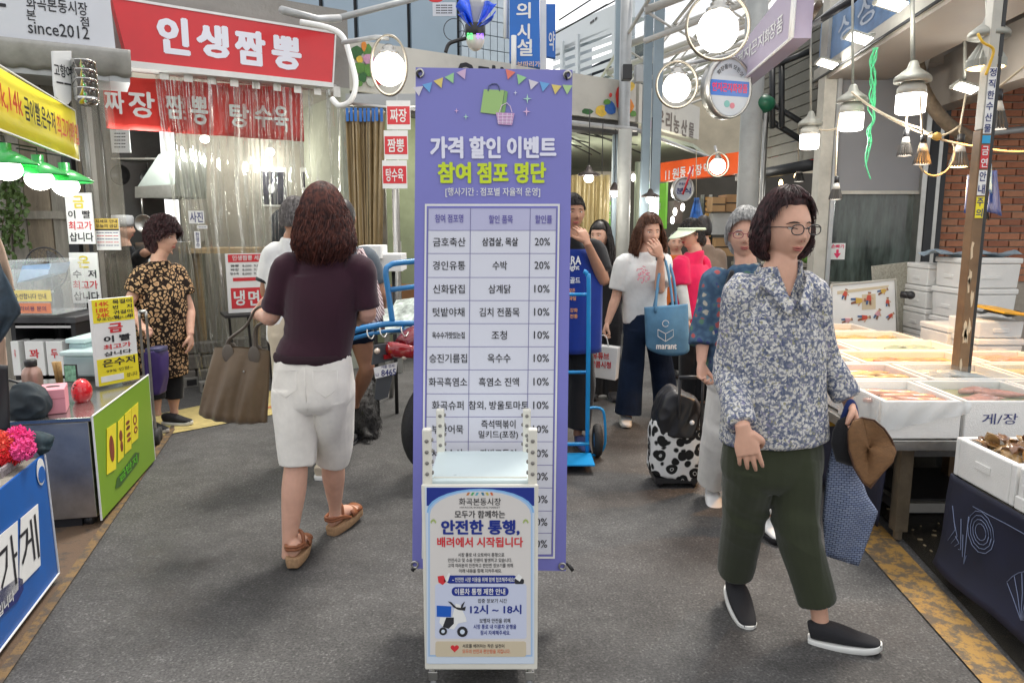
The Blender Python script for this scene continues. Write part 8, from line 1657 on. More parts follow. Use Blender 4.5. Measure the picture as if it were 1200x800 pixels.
for r_ in range(int(1.0/bh_),int(3.3/bh_)):
    for c in range(int((bw1 - bw0)/bl_) + 2):
        x = bw0 + (c + (.5 if r_ % 2 else 0))*bl_;
        if x + bl_/2 > bw1 + .2 or x - bl_/2 < bw0 - .06 or k >= 290:continue
        if k < 4:o = meshes[k]
        else:o = meshes[rnd.randrange(4)].copy();COL.objects.link(o);o.parent = t
        o.location = V((x,YW - rnd.uniform(-.002,.003),(r_ + .5)*bh_)) - ROOT[t.name];k += 1
# window bay with roller shutter
BEAMP = M('beige_beam_paint',(.34,.30,.26),.6,var=.12,scale=2,dirt=.2);SHUT = M('grey_roller_blind',(.24,.24,.25),.5,var=.06,scale=2)
WGL = M('murky_window_glass',(.07,.09,.08),.12,var=.9,scale=2.2,spec=.7,stretch=(5,5,1));FRW = M('weathered_white_frame',(.50,.48,.42),.55,var=.15,dirt=.3,scale=5)
t = thing('shop_window','murky shop window half covered by a plain grey blind beside the brick wall','window',tuple(P(1025,330,7.1)));q = front(7.1)
m = MB();m.pbox(q,*q.rect(972,80,1084,226),-.06,-.03);m.build('blind',SHUT,t);m = MB();a = q.rect(976,226,1080,330);m.pbox(q,*a,0,.02);m.build('glass_pane',WGL,t)
m = MB();m.pbox(q,*q.rect(970,224,1084,228),-.075,-.061);m.pbox(q,*q.rect(970,330,1090,336),-.08,.05);m.build('sill',FRW,t)
for x0,x1,mt in ((958,972,FRW),(972.5,977,GREYM),(1078,1084,STEEL),(1084.5,1094,DKM),(1094.5,1099,STEEL),(1099.5,1105,DKM)):m = MB();a = q.rect(x0,150,x1,160);m.pbox(q,a[0],a[1],0,3.6,-.10 - .01*(x1 % 3),.05);m.build('frame_post',mt,t)
m = MB();a = q.rect(976,335,1084,336);m.pbox(q,a[0],a[1],0,a[2] - .01,0,.05);m.build('lower_wall',PLAS,t)
a = q.rect(972,285,990,304);m = MB();m.pbox(q,*a,-.006,-.003);st = m.build('notice',WHITE,t);m = MB();m.text(q,'손빠가',(a[0] + .01,a[1] - .01,a[3] - .05,a[3] - .01),-.009,.03);cx = (a[0] + a[1])/2;m.prism(q,[(cx - .012,a[3] - .06),(cx - .012,a[2] + .06),(cx - .035,a[2] + .06),(cx,a[2] + .01),(cx + .035,a[2] + .06),(cx + .012,a[2] + .06),(cx + .012,a[3] - .06)],-.009,-.0065);m.build('lettering',M('crimson_print',(.7,.03,.12)),st)
# canopy beam with blue sign
pc_ = PL(P(958,95,7.35).xy,P(1100,3,4.85).xy);pc_b = P(958,95,7.35).z;nC = pc_.t
t = thing('canopy_sign','faded blue fish shop sign running along the canopy beam toward the camera','sign',tuple(pc_.W(1,pc_b)))
L2 = 3.4;BSG = M('faded_blue_sign',(.16,.28,.48),.4,var=.5,scale=2.5,dirt=.15);m = MB();m.pbox(pc_,0,L2,pc_b + .10,pc_b + .52,0,.1);m.build('panel',BSG,t)
m = MB();m.text(pc_,'싱싱수산물',(.55,2.9,pc_b + .20,pc_b + .42),-.004,.01);m.build('lettering',M('pale_blue_print',(.55,.62,.70),.5,var=0),t)
m = MB();m.pbox(pc_,-.03,L2,pc_b - .02,pc_b + .098,-.03,.08);m.build('lower_trim',FRW,t);m = MB();m.pbox(pc_,-.03,L2,pc_b + .53,pc_b + .57,-.02,.1);m.build('upper_trim',GREYM,t)
m = MB();m.pbox(pc_,-.02,L2,pc_b - .024,pc_b - .05,-.02,.55);m.build('soffit',BEAMP,t);m = MB();m.tube([pc_.W(-.03,pc_b - .015,-.045),pc_.W(L2,pc_b - .015,-.045)],.012,6);m.build('edge_rod',DKM,t,True)
# inner beam, ceiling, corrugated side
t = thing('fish_shop_canopy','beige beams and dark roof over the fish stall','canopy',tuple(pc_.W(1,3.2,1)))
pi = pc_.off(.62);m = MB();m.pbox(pi,-.3,L2,pc_b - .33,pc_b + .1,.3,.5);m.build('inner_beam',BEAMP,t);m = MB();m.pbox(pc_,-.1,L2,3.35,3.42,.12,4.5);m.build('roof_sheet',M('dark_roof_sheet',(.12,.11,.10),.7,var=.2),t)
m = MB();m.pbox(q,P(1060,100,7.1).x,P(1300,100,7.1).x,P(1100,84,7.1).z,3.35,-.35,-.16);m.build('back_beam',BEAMP,t)
m = MB();m.tube(spline([P(1075,60,6.6),P(1082,105,6.5),P(1110,145,6.5),P(1150,168,6.6)],6),.055,10);m.build('sagging_duct',M('brown_hose',(.20,.15,.10),.7,var=.3,scale=20,bump=.5,bscale=60),t,True)
m = MB();m.tube([P(1120,160,6.9),P(1215,150,6.9)],.03,8);m.build('wall_pipe',GREYM,t,True);m = MB();m.tube([P(1078,30,6.2),P(1088,62,6.5),P(1078,100,6.6)],.025,8);m.build('brace',GREYM,t,True)
side = thing('corrugated_awning','dark corrugated awning wall between the lavender sign and the white frame post','awning',tuple(P(920,120,8.4)));qk = PL(P(868,150,9.6).xy,P(958,110,7.5).xy);CORR = M('dirty_corrugated',(.17,.165,.14),.6,.3,.2,4,dirt=.3)
za,zb4 = qk.uz(935,190)[1],qk.uz(930,25)[1];ug = qk.uz(958,110)[0]
for k in range(13):z = za + (zb4 - za)*k/13;m = MB();m.pbox(qk,0.2,ug,z + .006,z + (zb4 - za)/13 - .006,.0,.04);m.build('slat',CORR,side)
m = MB();m.pbox(qk,0.1,ug,za - .1,za - .01,-.08,.08)
for (a_,b2) in (((905,70),(905,150)),((916,66),(916,150)),((900,80),(950,60)),((868,120),(945,168)),((880,108),(950,150))):m.tube([P(*a_,7.9),P(*b2,7.7)],.03,6)
m.build('frame',DKM,side,True)
for k,(x0,y0_,x1,y1_) in enumerate(((938,38,1000,0),(945,30,960,5),(930,48,1010,-14))):m = MB();m.tube([P(x0,y0_,7.2),P(x1,y1_,6.0)],.03,6);m.build('rafter',(DKM,WOODW,GREYM)[k],side,True)
m = MB();m.ball(P(893,122,7.6),(.13,.13,.09),16,10);o = m.build('post_cover',M('dark_green_plastic',(.01,.12,.06),.4),None,True);tag(o,'dark green cap on top of the thin steel post','cap')
# lamps over the fish
GALV = M('galvanised_lamp_metal',(.34,.34,.30),.5,.5,.2,12,dirt=.3)
def bell(c0,w,par,nm='shade',mt=None):m = MB();m.lathe([(w,0),(w,w*.22),(w*.92,w*.34),(w*.35,w*.78),(w*.22,w*1.15),(w*.16,w*1.2)],c0,28);return m.build(nm,mt or GALV,par,True)
def big_lamp(label,x,yb_,w,h,yy,top,e=6):
    k = yy/FPX;c0 = P(x,yb_,yy);r_ = w/2*k;H = h*k;t = thing('jar_lamp',label,'lamp',tuple(c0 - V((0,0,H))),'large white jar lamps over the fish stall')
    m = MB();m.lathe([(r_*.80,-H),(r_*.97,-H*.93),(r_,-H*.6),(r_,0)],c0,28);m.build('bulb',BULB,t,True);m = MB();m.lathe([(r_*1.0,.002),(r_*.96,H*.35),(r_*.70,H*.62),(r_*.5,H*.65)],c0,28);m.build('collar',M('milky_lamp_collar',(.48,.47,.42),.4),t,True)
    bell(c0 + V((0,0,H*.62)),r_*1.25,t);m = MB();m.tube([c0 + V((0,0,H)),P(x + 1,top,yy)],.013 if e > 5 else .009,8);m.build('pipe',GALV,t,True);point_light(c0 - V((0,.05,H + .08)),e,(1,.97,.90),.06);return c0
big_lamp('jar lamp beside the white frame post, leftmost over the fish stall',949,158,21,16,6.0,-10,4);big_lamp('jar lamp in front of the grey blind, second from the left',998,133,26,19,5.2,-10,5);big_lamp('largest jar lamp, right of the green cord',1068,111,31,21,4.6,-10,6)
def spot_bulb(label,x,y,w,yy,cord,warm=False,e=0):
    k = yy/FPX;r_ = w/2*k;c0 = P(x,y,yy);t = thing('spot_bulb',label,'lamp',tuple(c0),'finned spot bulbs on cords');H = w*1.55*k
    m = MB();n_ = 40;pr_ = [(r_,0),(r_*.98,H*.12),(r_*.62,H*.52)];vs = []
    for (rr2,h) in pr_:
        for j in range(n_):vs.append(c0 + V((math.cos(j/n_*6.283)*rr2*(1 if j % 2 else .88),math.sin(j/n_*6.283)*rr2*(1 if j % 2 else .88),h)))
    m.add(vs,[(i*n_ + j,i*n_ + (j + 1) % n_,(i + 1)*n_ + (j + 1) % n_,(i + 1)*n_ + j) for i in range(2) for j in range(n_)]);m.build('fins',M('dark_finned_metal',(.06,.055,.05),.5,.3),t)
    m = MB();m.lathe([(r_*.6,H*.50),(r_*.48,H*.66),(r_*.34,H*.80)],c0,20);m.build('neck',M('white_ceramic',(.62,.60,.54),.4,var=.05),t,True);m = MB();m.lathe([(r_*.36,H*.80),(r_*.36,H*1.1),(r_*.2,H*1.14)],c0,16);m.build('holder',BLACK,t,True)
    m = MB();m.lathe([(.001,-.004),(r_*.9,0.001),(r_*.9,.006)],c0,20);m.build('lens',WARMB if warm else lamp_mat('dim_lens',(.9,.85,.75),.7),t,True);m = MB();m.tube([c0 + V((0,0,H*1.1))] + [P(cx,cy,yy) for cx,cy in cord],.006,6);m.build('cord',CABLE,t,True)
spot_bulb('small spot bulb on a long white cord by the left edge of the glass',979,234,15,5.2,[(979,205),(981,150),(984,132)]);spot_bulb('spot bulb under the largest jar lamp',1060,183,17,4.6,[(1062,140),(1064,132)]);spot_bulb('spot bulb right of the one under the jar lamp',1080,193,19,4.5,[(1081,160),(1078,110)])
spot_bulb('warm lit spot bulb hanging before the brick wall',1123,196,21,4.6,[(1124,155),(1132,110)],True);spot_bulb('dark spot bulb high in front of the bricks, right of the pole',1166,152,25,4.4,[(1167,110),(1160,40)]);spot_bulb('small white spot bulb under the red sign',936,213,12,7.8,[(936,196),(935,150)])
# reflector lamp with fins, near the pole
t = thing('reflector_lamp','grey finned reflector lamp glowing warm at the top of the pole','lamp',tuple(P(1155,80,4.1)));k = 4.1/FPX;c0 = P(1155,80,4.1);r_ = 20*k;m = MB();n_ = 44;vs = []
for (rr2,h) in ((r_,0),(r_*1.0,8*k),(r_*.45,26*k),(r_*.3,34*k)):
    for j in range(n_):s_ = 1 if j % 2 else .9;vs.append(c0 + V((math.cos(j/n_*6.283)*rr2*s_,math.sin(j/n_*6.283)*rr2*s_,h)))
m.add(vs,[(i*n_ + j,i*n_ + (j + 1) % n_,(i + 1)*n_ + (j + 1) % n_,(i + 1)*n_ + j) for i in range(3) for j in range(n_)]);m.build('fins',GALV,t);m = MB();m.lathe([(.001,-.006),(r_*.88,0.0),(r_*.88,.008)],c0,28);m.build('lens',WARMB,t,True)
bell(c0 + V((0,0,32*k)),21*k,t);m = MB();m.tube([c0 + V((0,0,.2)),P(1158,-15,4.1)],.016,8);m.build('pipe',GALV,t,True)
m = MB();m.tube(spline([P(1146,40,3.98),P(1152,50,3.95),P(1164,58,3.95),P(1160,75,3.95),P(1155,88,3.95)],5),.007,6);m.build('yellow_tie',M('yellow_cord',(.70,.42,.03),.6),t,True)
point_light(c0 - V((0,0,.08)),130,(1,.45,.09),.05,'warm_light',112);point_light(P(1123,200,4.6),40,(1,.55,.16),.05,'warm_light',130)
for i,(x,y,yy) in enumerate(((1005,44,5.4),(968,74,6.6),(1043,3,4.6),(1130,102,5.6))):
    t = thing('flood_lamp',['flat flood lamp mid way along the blue sign','flat flood lamp at the far end of the blue sign','flat flood lamp at the top edge of the photo','square flood lamp before the brick wall'][i],'lamp',tuple(P(x,y,yy)),'flat flood lamps');c0 = P(x,y,yy)
    m = MB();rt = Euler((-.35,.25,.1)).to_matrix();m.box(c0,(.17,.10,.025),rt);m.build('housing',GALV,t,bevel=.004);m = MB();m.box(c0 - V((0,.03,.016)),(.15,.085,.006),rt);m.build('panel',BULB,t);m = MB();m.tube([c0,P(x + (20 if i < 3 else 2),y - (4 if i < 3 else 90),yy)],.012,6);m.build('arm',GALV,t,True)
    point_light(c0 - V((0,.12,.08)),4,(1,.98,.92),.06)
# cords, green net cord
m = MB();
for a_,b2,s_ in (((998,108,5.1),(1078,150,4.6),.03),((1000,110,5.1),(1145,172,4.3),.06),((1078,150,4.6),(1124,148,4.6),.05),((1145,172,4.3),(1230,175,4.2),.02),((1167,105,4.4),(1235,50,4.2),.0),((960,152,5.6),(1000,140,5.2),.03)):m.tube(catenary(P(*a_),P(*b2),s_),.007,6)
for k in range(3):c0 = P(1097 + k,180,4.5);m.tube([c0 + V((.11*math.cos(a_/20*6.283),.01*k,.13*math.sin(a_/20*6.283))) for a_ in range(6,21 + k)],.005,6)
o = m.build('lamp_cable',CABLE,None,True);tag(o,'beige electric cables looping between the fish stall lamps','cable');m = MB();m.ball(P(1098,160,4.5),(.03,.02,.025),10,6);o = m.build('tape_knot',M('ochre_tape',(.5,.32,.08)),None,True);tag(o,'yellow tape knot where the cables cross','tape')
m = MB();rnd = random.Random(6)
for k in range(5):m.tube(spline([P(1026 + rnd.uniform(-3,3),56,5.0)] + [P(1024 - j*.6 + rnd.uniform(-5,5),56 + j*14,5.0 + rnd.uniform(-.03,.03)) for j in range(1,8 + k)],4),.0045,5)
o = m.build('twine',M('mint_green_cord',(.10,.62,.28),.5),None,True);tag(o,'tangled mint green cord hanging in front of the grey blind','cord')
# pole with stickers
t = thing('rusty_pole','brown square pole with peeling paint and stickers between the fish boxes','pole',tuple(V((P(1132,412,4.0).x,4.0,0))));RUST = M('peeling_brown_paint',(.20,.12,.06),.6,var=.4,scale=5,dirt=.2);q = front(4.0)
pa_,pb5 = P(1130,420,4.0),P(1152,0,4.0);lx = pa_.x;wv_ = 11.5*4.2/FPX;rz0 = 2.9
m = MB();m.pbox(q,lx - wv_/2,lx + wv_/2,0,2.0,0,.07);m.build('lower_post',RUST,t,bevel=.004);m = MB();m.pbox(q,lx - wv_/2 + .003,lx + wv_/2 - .003,2.003,3.35,.003,.067);m.build('upper_post',FRW,t,bevel=.004)
m = MB();m.pbox(q,lx + wv_/2 + .002,lx + wv_/2 + .022,0.5,3.3,.01,.06);m.build('side_strip',DARK,t);rnd = random.Random(3)
for k in range(10):m = MB();z = .72 + rnd.random()*.75;x = lx + rnd.uniform(-.02,.02);m.prism(q,[(x + .010*math.cos(j)*rnd.uniform(.2,1.2),z + rnd.uniform(.02,.07)*math.sin(j)) for j in (0,.7,1.2,2.1,2.8,3.2,4.4,5.5)],-.0015,-.0002);m.build('paint_flake',M('cream_old_paint',(.62,.50,.34),.6),t)
for (z0,z1,mt,s_) in ((1.98,2.32,WHITE,'정직한수산물'),(1.93,1.975,M('cyan_print',(.03,.35,.62)),''),(1.80,1.925,REDINK,'금연'),(1.66,1.795,WHITE,'안내'),(1.54,1.655,YEL,'주의')):
    m = MB();m.pbox(q,lx - wv_/2 + .008,lx + wv_/2 - .006,z0,z1 - .004,-.004,-.0016);o = m.build('pole_sticker',mt,t)
    if s_:m = MB();n_ = len(s_);[m.text(q,ch,(lx - .018,lx + .018,z1 - (z1 - z0)*(i + .9)/n_,z1 - (z1 - z0)*(i + .15)/n_),-.006,.02) for i,ch in enumerate(s_)];m.build('lettering',WHITE if mt is REDINK else NAVYINK,o)
# hanging gloves/towels behind the pole
t = thing('hanging_aprons','blue, black and cream aprons clipped behind the pole','apron',tuple(P(1160,250,4.6)))
for k,(x,y0_,w,h,col,nm) in enumerate(((1137,205,10,44,(.04,.08,.30),'blue_cloth'),(1150,195,10,60,(.26,.23,.17),'cream_cloth'),(1154,215,9,38,(.02,.02,.02),'black_cloth_strip'),(1166,200,13,48,(.06,.11,.36),'periwinkle_cloth'),(1160,192,5,30,(.15,.3,.6),'light_strap'))):m = MB();m.grid(lambda a,b_:P(x + (a - .5)*w*(.35 + b_),y0_ + h*b_ + 5*a*b_,4.6 - .03*k) + V((0,.015*math.sin(a*9),0)),8,8);m.build('cloth',fabric(nm,col),t,True,solid=.008)
# leaning boards
t = thing('leaning_board','speckled pale board leaning against the murky window','board',tuple(P(1054,380,6.6)));q = PL(P(1028,300,6.55).xy,P(1072,300,6.7).xy);m = MB();m.prism(q,[q.uz(1046,420),q.uz(1074,424),q.uz(1066,307),q.uz(1024,312),q.uz(1026,350)],0,.03);m.build('board_panel',M('speckled_board',(.42,.40,.33),.8,var=.35,scale=60,dirt=.2),t);m = MB();m.prism(q,[q.uz(1074.5,424),q.uz(1079,420),q.uz(1071,310),q.uz(1066.5,307)],.0,.05);m.build('dark_edge',DKM,t)
t = thing('picture_board','white board printed with small cartoon people in red and brown clothes','board',tuple(P(1010,392,6.3)));q = front(6.3);m = MB();m.prism(q,[q.uz(974,386),q.uz(1050,396),q.uz(1049,327),q.uz(974,334)],0,.02);m.build('panel',PAPER,t);m = MB();m.tube([q.W(*q.uz(x,y),-.004) for x,y in ((974,386),(974,334),(1049,327),(1052,396))],.010,6);m.build('frame',FRW,t,True)
rnd = random.Random(20);SK2 = [M('print_' + n_,c_,.6,var=0) for n_,c_ in (('red',(.55,.08,.05)),('tan',(.60,.38,.24)),('brown',(.22,.09,.05)),('navy',(.06,.12,.26)),('ochre',(.62,.40,.08)),('rose',(.62,.32,.36)))]
for (x,y,s_,a_) in ((990,345,6,.3),(1005,352,8,1.5),(1018,350,7,.1),(1034,341,6,1.2),(1040,354,5,0),(1012,372,7,1.5),(1028,368,6,.5),(992,375,6,1.4),(1043,370,5,.9)):
    fw = lambda dx,dy:(x + dx*math.cos(a_) - dy*math.sin(a_),y + dx*math.sin(a_) + dy*math.cos(a_))
    for (pts,k) in ((((-.3,-.6),(.3,-.6),(.45,.3),(-.45,.3)),rnd.choice((0,0,4,5))),(((-.4,.3),(-.05,.3),(-.15,1.0),(-.4,1.0)),3),(((.05,.3),(.4,.3),(.5,1.0),(.2,1.0)),2),(((-.2,-1.0),(.2,-1.0),(.22,-.62),(-.22,-.62)),1),(((-.25,-1.15),(.25,-1.15),(.25,-.95),(-.25,-.95)),2),(((.3,-.5),(.8,-.1),(.7,.05),(.3,-.25)),1)):m = MB();m.pxpoly(q,[fw(dx*s_,dy*s_) for dx,dy in pts],-.004 - .001*k,-.001);m.build('figure_print',SK2[k],t)
m = MB();m.pxpoly(q,[(981,345),(1040,337),(1042,334),(981,341)],-.003,-.0005);m.pxpoly(q,[(1010,345),(1026,344),(1026,362),(1010,363)],-.0025,-.0005);m.build('scene_print',M('print_sand',(.62,.52,.36),.6),t)
c0 = P(1056,345,6.2);m = MB();m.tube([c0,c0 + V((.05,-.05,0))],.03,8);m.ball(c0 + V((.05,-.06,0)),(.035,.03,.035));o = m.build('rubber_knob',BLACK,None,True);tag(o,'black rubber knob between the picture board and the leaning board','knob')
# styrofoam boxes in stacks
def foam_box(label,c,w,d,h,lid=True,rot=0.,grp='white styrofoam boxes in stacks',txt=None,mt=None):
    t = thing('styrofoam_box',label,'box',tuple(c),grp);c = V(c);lh = .045 if lid else 0;mt = mt or FOAM;rm = Matrix.Rotation(rot,3,'Z')
    m = MB();bx = [(-w/2*.96,-d/2*.96),(w/2*.96,-d/2*.96),(w/2*.96,d/2*.96),(-w/2*.96,d/2*.96)];vs = [c + rm @ V((x*.96,y*.96,0.001)) for x,y in bx] + [c + rm @ V((x,y,h - lh - .002)) for x,y in bx];m.add(vs,[(0,3,2,1),(4,5,6,7),(0,1,5,4),(1,2,6,5),(2,3,7,6),(3,0,4,7)]);m.build('box_body',mt,t,bevel=.010)
    if lid:m = MB();m.box(c + V((0,0,h - lh/2)),(w,d,lh),rm);m.build('lid',mt,t,bevel=.010)
    m = MB();m.box(c + rm @ V((0,-d/2*.955,(h - lh)*.45)),(w*.32,.008,.03),rm);m.build('grip',mt,t,bevel=.003);m = MB();m.box(c + rm @ V((-w/2*.955,0,(h - lh)*.45)),(.008,d*.3,.03),rm);m.build('grip',mt,t,bevel=.003)
    if txt:q = PL((c + rm @ V((-w/2,-d/2*.985,0))).xy,(c + rm @ V((w/2,-d/2*.985,0))).xy);m = MB();m.text(q,txt[0],(w*txt[1],w*txt[1] + .12,h*.35,h*.62),-.002,0);m.build('handwriting',txt[2],t)
    return t
names_ = ['bottom','second','third','fourth','fifth','top']
for (x0,x1,yy,ztop_px,n_,lab,rt) in ((1088,1113,6.3,309,6,'left',0),(1122,1194,5.9,302,5,'tallest middle',.06)):
    xa,xb = P(x0,350,yy).x,P(x1,350,yy).x;Z = P((x0 + x1)/2,ztop_px,yy).z;h = Z/n_
    for k in range(n_):foam_box('%s styrofoam box of the %s stack before the brick wall' % (names_[k] if k < n_ - 1 else 'top',lab),((xa + xb)/2 + random.uniform(-.015,.015),yy + .2,k*h),xb - xa,.38,h - .004,True,rt + random.uniform(-.03,.03),txt=('84',.62,M('red_marker',(.6,.08,.08),.6,var=0)) if (n_ == 5 and k in (3,4)) else None)
for (x0,x1,yy,zt_px,zb_px,lab) in ((1112,1146,5.3,383,420,'low styrofoam box in front of the middle stack'),(1148,1200,5.0,376,397,'upper styrofoam box right of the pole'),(1148,1201,5.0,397,418,'lower styrofoam box right of the pole')):
    xa,xb = P(x0,400,yy).x,P(x1,400,yy).x;z0,z1 = P(x0,zb_px,yy).z,P(x0,zt_px,yy).z;foam_box(lab,((xa + xb)/2,yy + .2,z0),xb - xa + .02,.38,z1 - z0 - .004,'upper' not in lab)
m = MB();m.box((P(1150,420,5.2).x,5.25,P(1150,420,5.0).z/2 - .01),(1.0,.5,P(1150,420,5.0).z - .03));o = m.build('crate_base',WOODG);tag(o,'grey crate carrying the low styrofoam boxes by the pole','crate')
c0 = P(1185,366,4.95);m = MB();m.box(c0 + V((.02,.15,0)),(.26,.34,.015),Euler((.08,.12,.2)).to_matrix());o = m.build('yellow_tray',M('yellow_plastic',(.65,.36,.02),.4),None,bevel=.004);tag(o,'yellow plastic tray resting on the upper box right of the pole','tray')
m = MB();m.grid(lambda a,b_:P(1172 + 30*a,372,5.0) + V((0,.3*b_,.03*math.sin(a*7)*math.sin(b_*5) + .02)),14,10);o = m.build('dark_bag',M('black_film',(.04,.045,.05),.3,var=.3),None,True);tag(o,'crumpled dark plastic on the box under the yellow tray','bag')
m = MB();m.grid(lambda a,b_:P(1103 + 95*a,302,6.0) + V((0,.36*b_,.03 + .035*math.sin(a*13 + b_*3)*math.sin(b_*6))),30,10);o = m.build('plastic_sheet',M('grey_blue_film',(.30,.38,.45),.3,var=.3,scale=9),None,True);tag(o,'crumpled blue grey plastic sheet along the top of the stacks','sheet')
# glass-topped fish boxes on the table
TZ = .545;t = thing('fish_table','steel frame table with a navy side cloth under the fish boxes','table',(2.6,3.9,0));XL,XR,YN,YF = 1.66,3.9,3.20,5.9
m = MB();m.box(((XL + XR)/2,(YN + YF)/2,TZ - .03),(XR - XL,YF - YN,.05));m.build('table_top',STEEL,t,bevel=.003)
for (x,y) in ((1.86,3.34),(3.6,3.34),(1.86,4.6),(2.62,3.36)):m = MB();m.box((x,y,.27),(.06,.06,.43));m.lathe([(.02,-.05),(.02,0),(.035,.006)][::-1],(x,y,.06),10);m.build('leg',M('rusty_steel_leg',(.20,.16,.11),.5,.5,.3,8,dirt=.4),t)
m = MB();m.box((2.7,3.34,.45),(1.62,.04,.05));m.box((2.7,3.34,.17),(1.62,.035,.045));m.box((1.86,3.97,.17),(.035,1.2,.045));m.build('rail',STEEL,t)
NVC = M('navy_chalk_cloth',(.009,.012,.034),.6,var=.4,scale=4);m = MB();m.grid(lambda a,b_:V((1.80 + .02*math.sin(a*14)*b_ - .03*b_,3.36 + 2.0*a,.52 - .46*b_)),30,8);m.build('side_cloth',NVC,t,True,solid=.006)
FISH = [M('fish_' + n_,c_,.35,var=.35,scale=22,coat=.5) for n_,c_ in (('coral',(.55,.20,.10)),('cream',(.60,.50,.34)),('silver',(.40,.42,.42)),('ochre',(.50,.34,.12)),('teal',(.22,.34,.32)),('rose',(.60,.28,.22)))]
FILL = [M('fill_' + n_,c_,.4,var=.45,scale=9,bump=.5,bscale=40,coat=.3) for n_,c_ in (('salmon',(.52,.17,.06)),('custard',(.58,.33,.07)),('sage',(.26,.28,.13)))]
ICE = M('crushed_ice',(.66,.66,.62),.35,var=.2,scale=40,bump=.8,bscale=70);TGL = M('box_glass_top',(.75,.85,.82),.05,var=0,alpha=.07,spec=.4)
rows_ = [(3.20,3.66,[(1.67,2.03),(2.04,2.50),(2.51,2.97),(2.98,3.44)]),(3.69,4.12,[(1.70,2.15),(2.17,2.66),(2.68,3.25)]),(4.15,4.55,[(1.66,2.02),(2.04,2.74),(2.76,3.2)]),(4.58,4.98,[(1.66,2.2),(2.22,2.90)]),(5.01,5.42,[(1.66,2.2),(2.22,2.86)]),(5.45,5.85,[(1.7,2.2),(2.22,2.75)])]
pos_ = ['nearest the hat','with blue handwriting','right of the handwritten one','farthest right in front','left in the second row','middle of the second row','right end of the second row','left of the third row','wide one of the third row','right of the third row','left of the fourth row','right of the fourth row','left of the fifth row','right of the fifth row','left of the last row','right of the last row']
kk = 0;rnd = random.Random(31)
for ri,(y0_,y1_,xs) in enumerate(rows_):
    for (x0,x1) in xs:
        w,d = x1 - x0 - .008,y1_ - y0_ - .008;cx,cy = (x0 + x1)/2,(y0_ + y1_)/2;H = .175;t = thing('fish_box','glass topped styrofoam fish box, ' + pos_[kk],'box',(cx,cy,TZ),'glass topped fish boxes');wt = .022
        for (a_,b2,c_,d_) in ((-w/2,w/2,-d/2,-d/2 + wt),(-w/2,w/2,d/2 - wt,d/2),(-w/2,-w/2 + wt,-d/2 + wt,d/2 - wt),(w/2 - wt,w/2,-d/2 + wt,d/2 - wt)):m = MB();m.box((cx + (a_ + b2)/2,cy + (c_ + d_)/2,TZ + H/2 + .001),(b2 - a_ - .0006,d_ - c_ - .0006,H));m.build('box_wall',FOAM,t,bevel=.005)
        m = MB();m.box((cx,cy,TZ + .06),(w - 2*wt - .002,d - 2*wt- .002,.148));m.build('ice',(ICE,FILL[0],FILL[1],FILL[2])[(kk*7 + ri) % 4],t);m = MB();fm_ = FISH[(kk*5 + ri) % 6]
        for k in range(7 if ri < 3 else 4):
            p = V((cx + rnd.uniform(-.34,.34)*w,cy + rnd.uniform(-.3,.3)*d,TZ + .148));a_ = rnd.uniform(-.6,.6);L = V((math.cos(a_),math.sin(a_),0));loft(m,[p - L*.09,p - L*.05,p + L*.02,p + L*.075,p + L*.085,p + L*.11],[(.008,.010),(.024,.014),(.030,.018),(.010,.008),(.008,.006),(.026,.003)],L.cross(V((0,0,1))),10,2)
        m.build('seafood',fm_,t,True);m = MB();m.box((cx,cy,TZ + H + .005),(w - .012,d - .012,.006));m.build('glass_top',TGL,t)
        if kk in (1,):q = PL((x0,y0_ + .003),(x1,y0_ + .003));m = MB();m.text(q,'게/장',(.08,.24,TZ + .07,TZ + .12),-.002,0);m.build('handwriting',NAVYINK,t)
        kk += 1
foam_box('closed styrofoam box lying across the second row, lit warm',(3.03,3.70,TZ + .19),.40,.34,.10,True,.1,'loose boxes on the fish table')
m = MB();m.grid(lambda a,b_:V((1.655 - .012 - .006*math.sin(a*21) + .0*b_,3.19 + .47*a,TZ + .178 - .13*b_ + .01*math.sin(a*17)*b_)),20,8);m.grid(lambda a,b_:V((1.65 + .40*a,3.188 - .008 - .006*math.sin(a*19 + b_*4),TZ + .178 - (.05 + .09*(1 - a))*b_)),20,8);o = m.build('plastic_wrap',M('milky_film',(.70,.72,.72),.25,var=.1,alpha=.55),None,True);tag(o,'milky plastic wrap draped over the box nearest the hat','wrap')
m = MB();m.prism(front(3.9),[front(3.9).uz(*v) for v in ((960,452),(962,500),(990,498),(990,470))],0,.04);o = m.build('orange_board',M('amber_board',(.60,.34,.04),.6));tag(o,'amber board between the blouse sleeve and the fish table','board')
m = MB();m.box((2.5,3.9,.05),(.9,.5,.08));m.box((2.9,4.2,.12),(.5,.4,.2));o = m.build('dark_crate',BLACK);tag(o,'black crates in the dark under the fish table','crate');m = MB();m.box((2.15,3.95,.33),(.25,.2,.04),.3);o = m.build('cardboard_piece',CARD);tag(o,'crumpled cardboard under the fish table','cardboard')
m = MB()
for k in range(300):x,y = random.uniform(1.95,3.0),random.uniform(2.6,4.2);s_ = random.uniform(.004,.012);m.box((x,y,.006),(s_*2,s_,s_*.6),random.uniform(0,3))
stuff(m.build('floor_litter',M('pale_scraps',(.32,.25,.15),.8,var=.4,scale=50)))
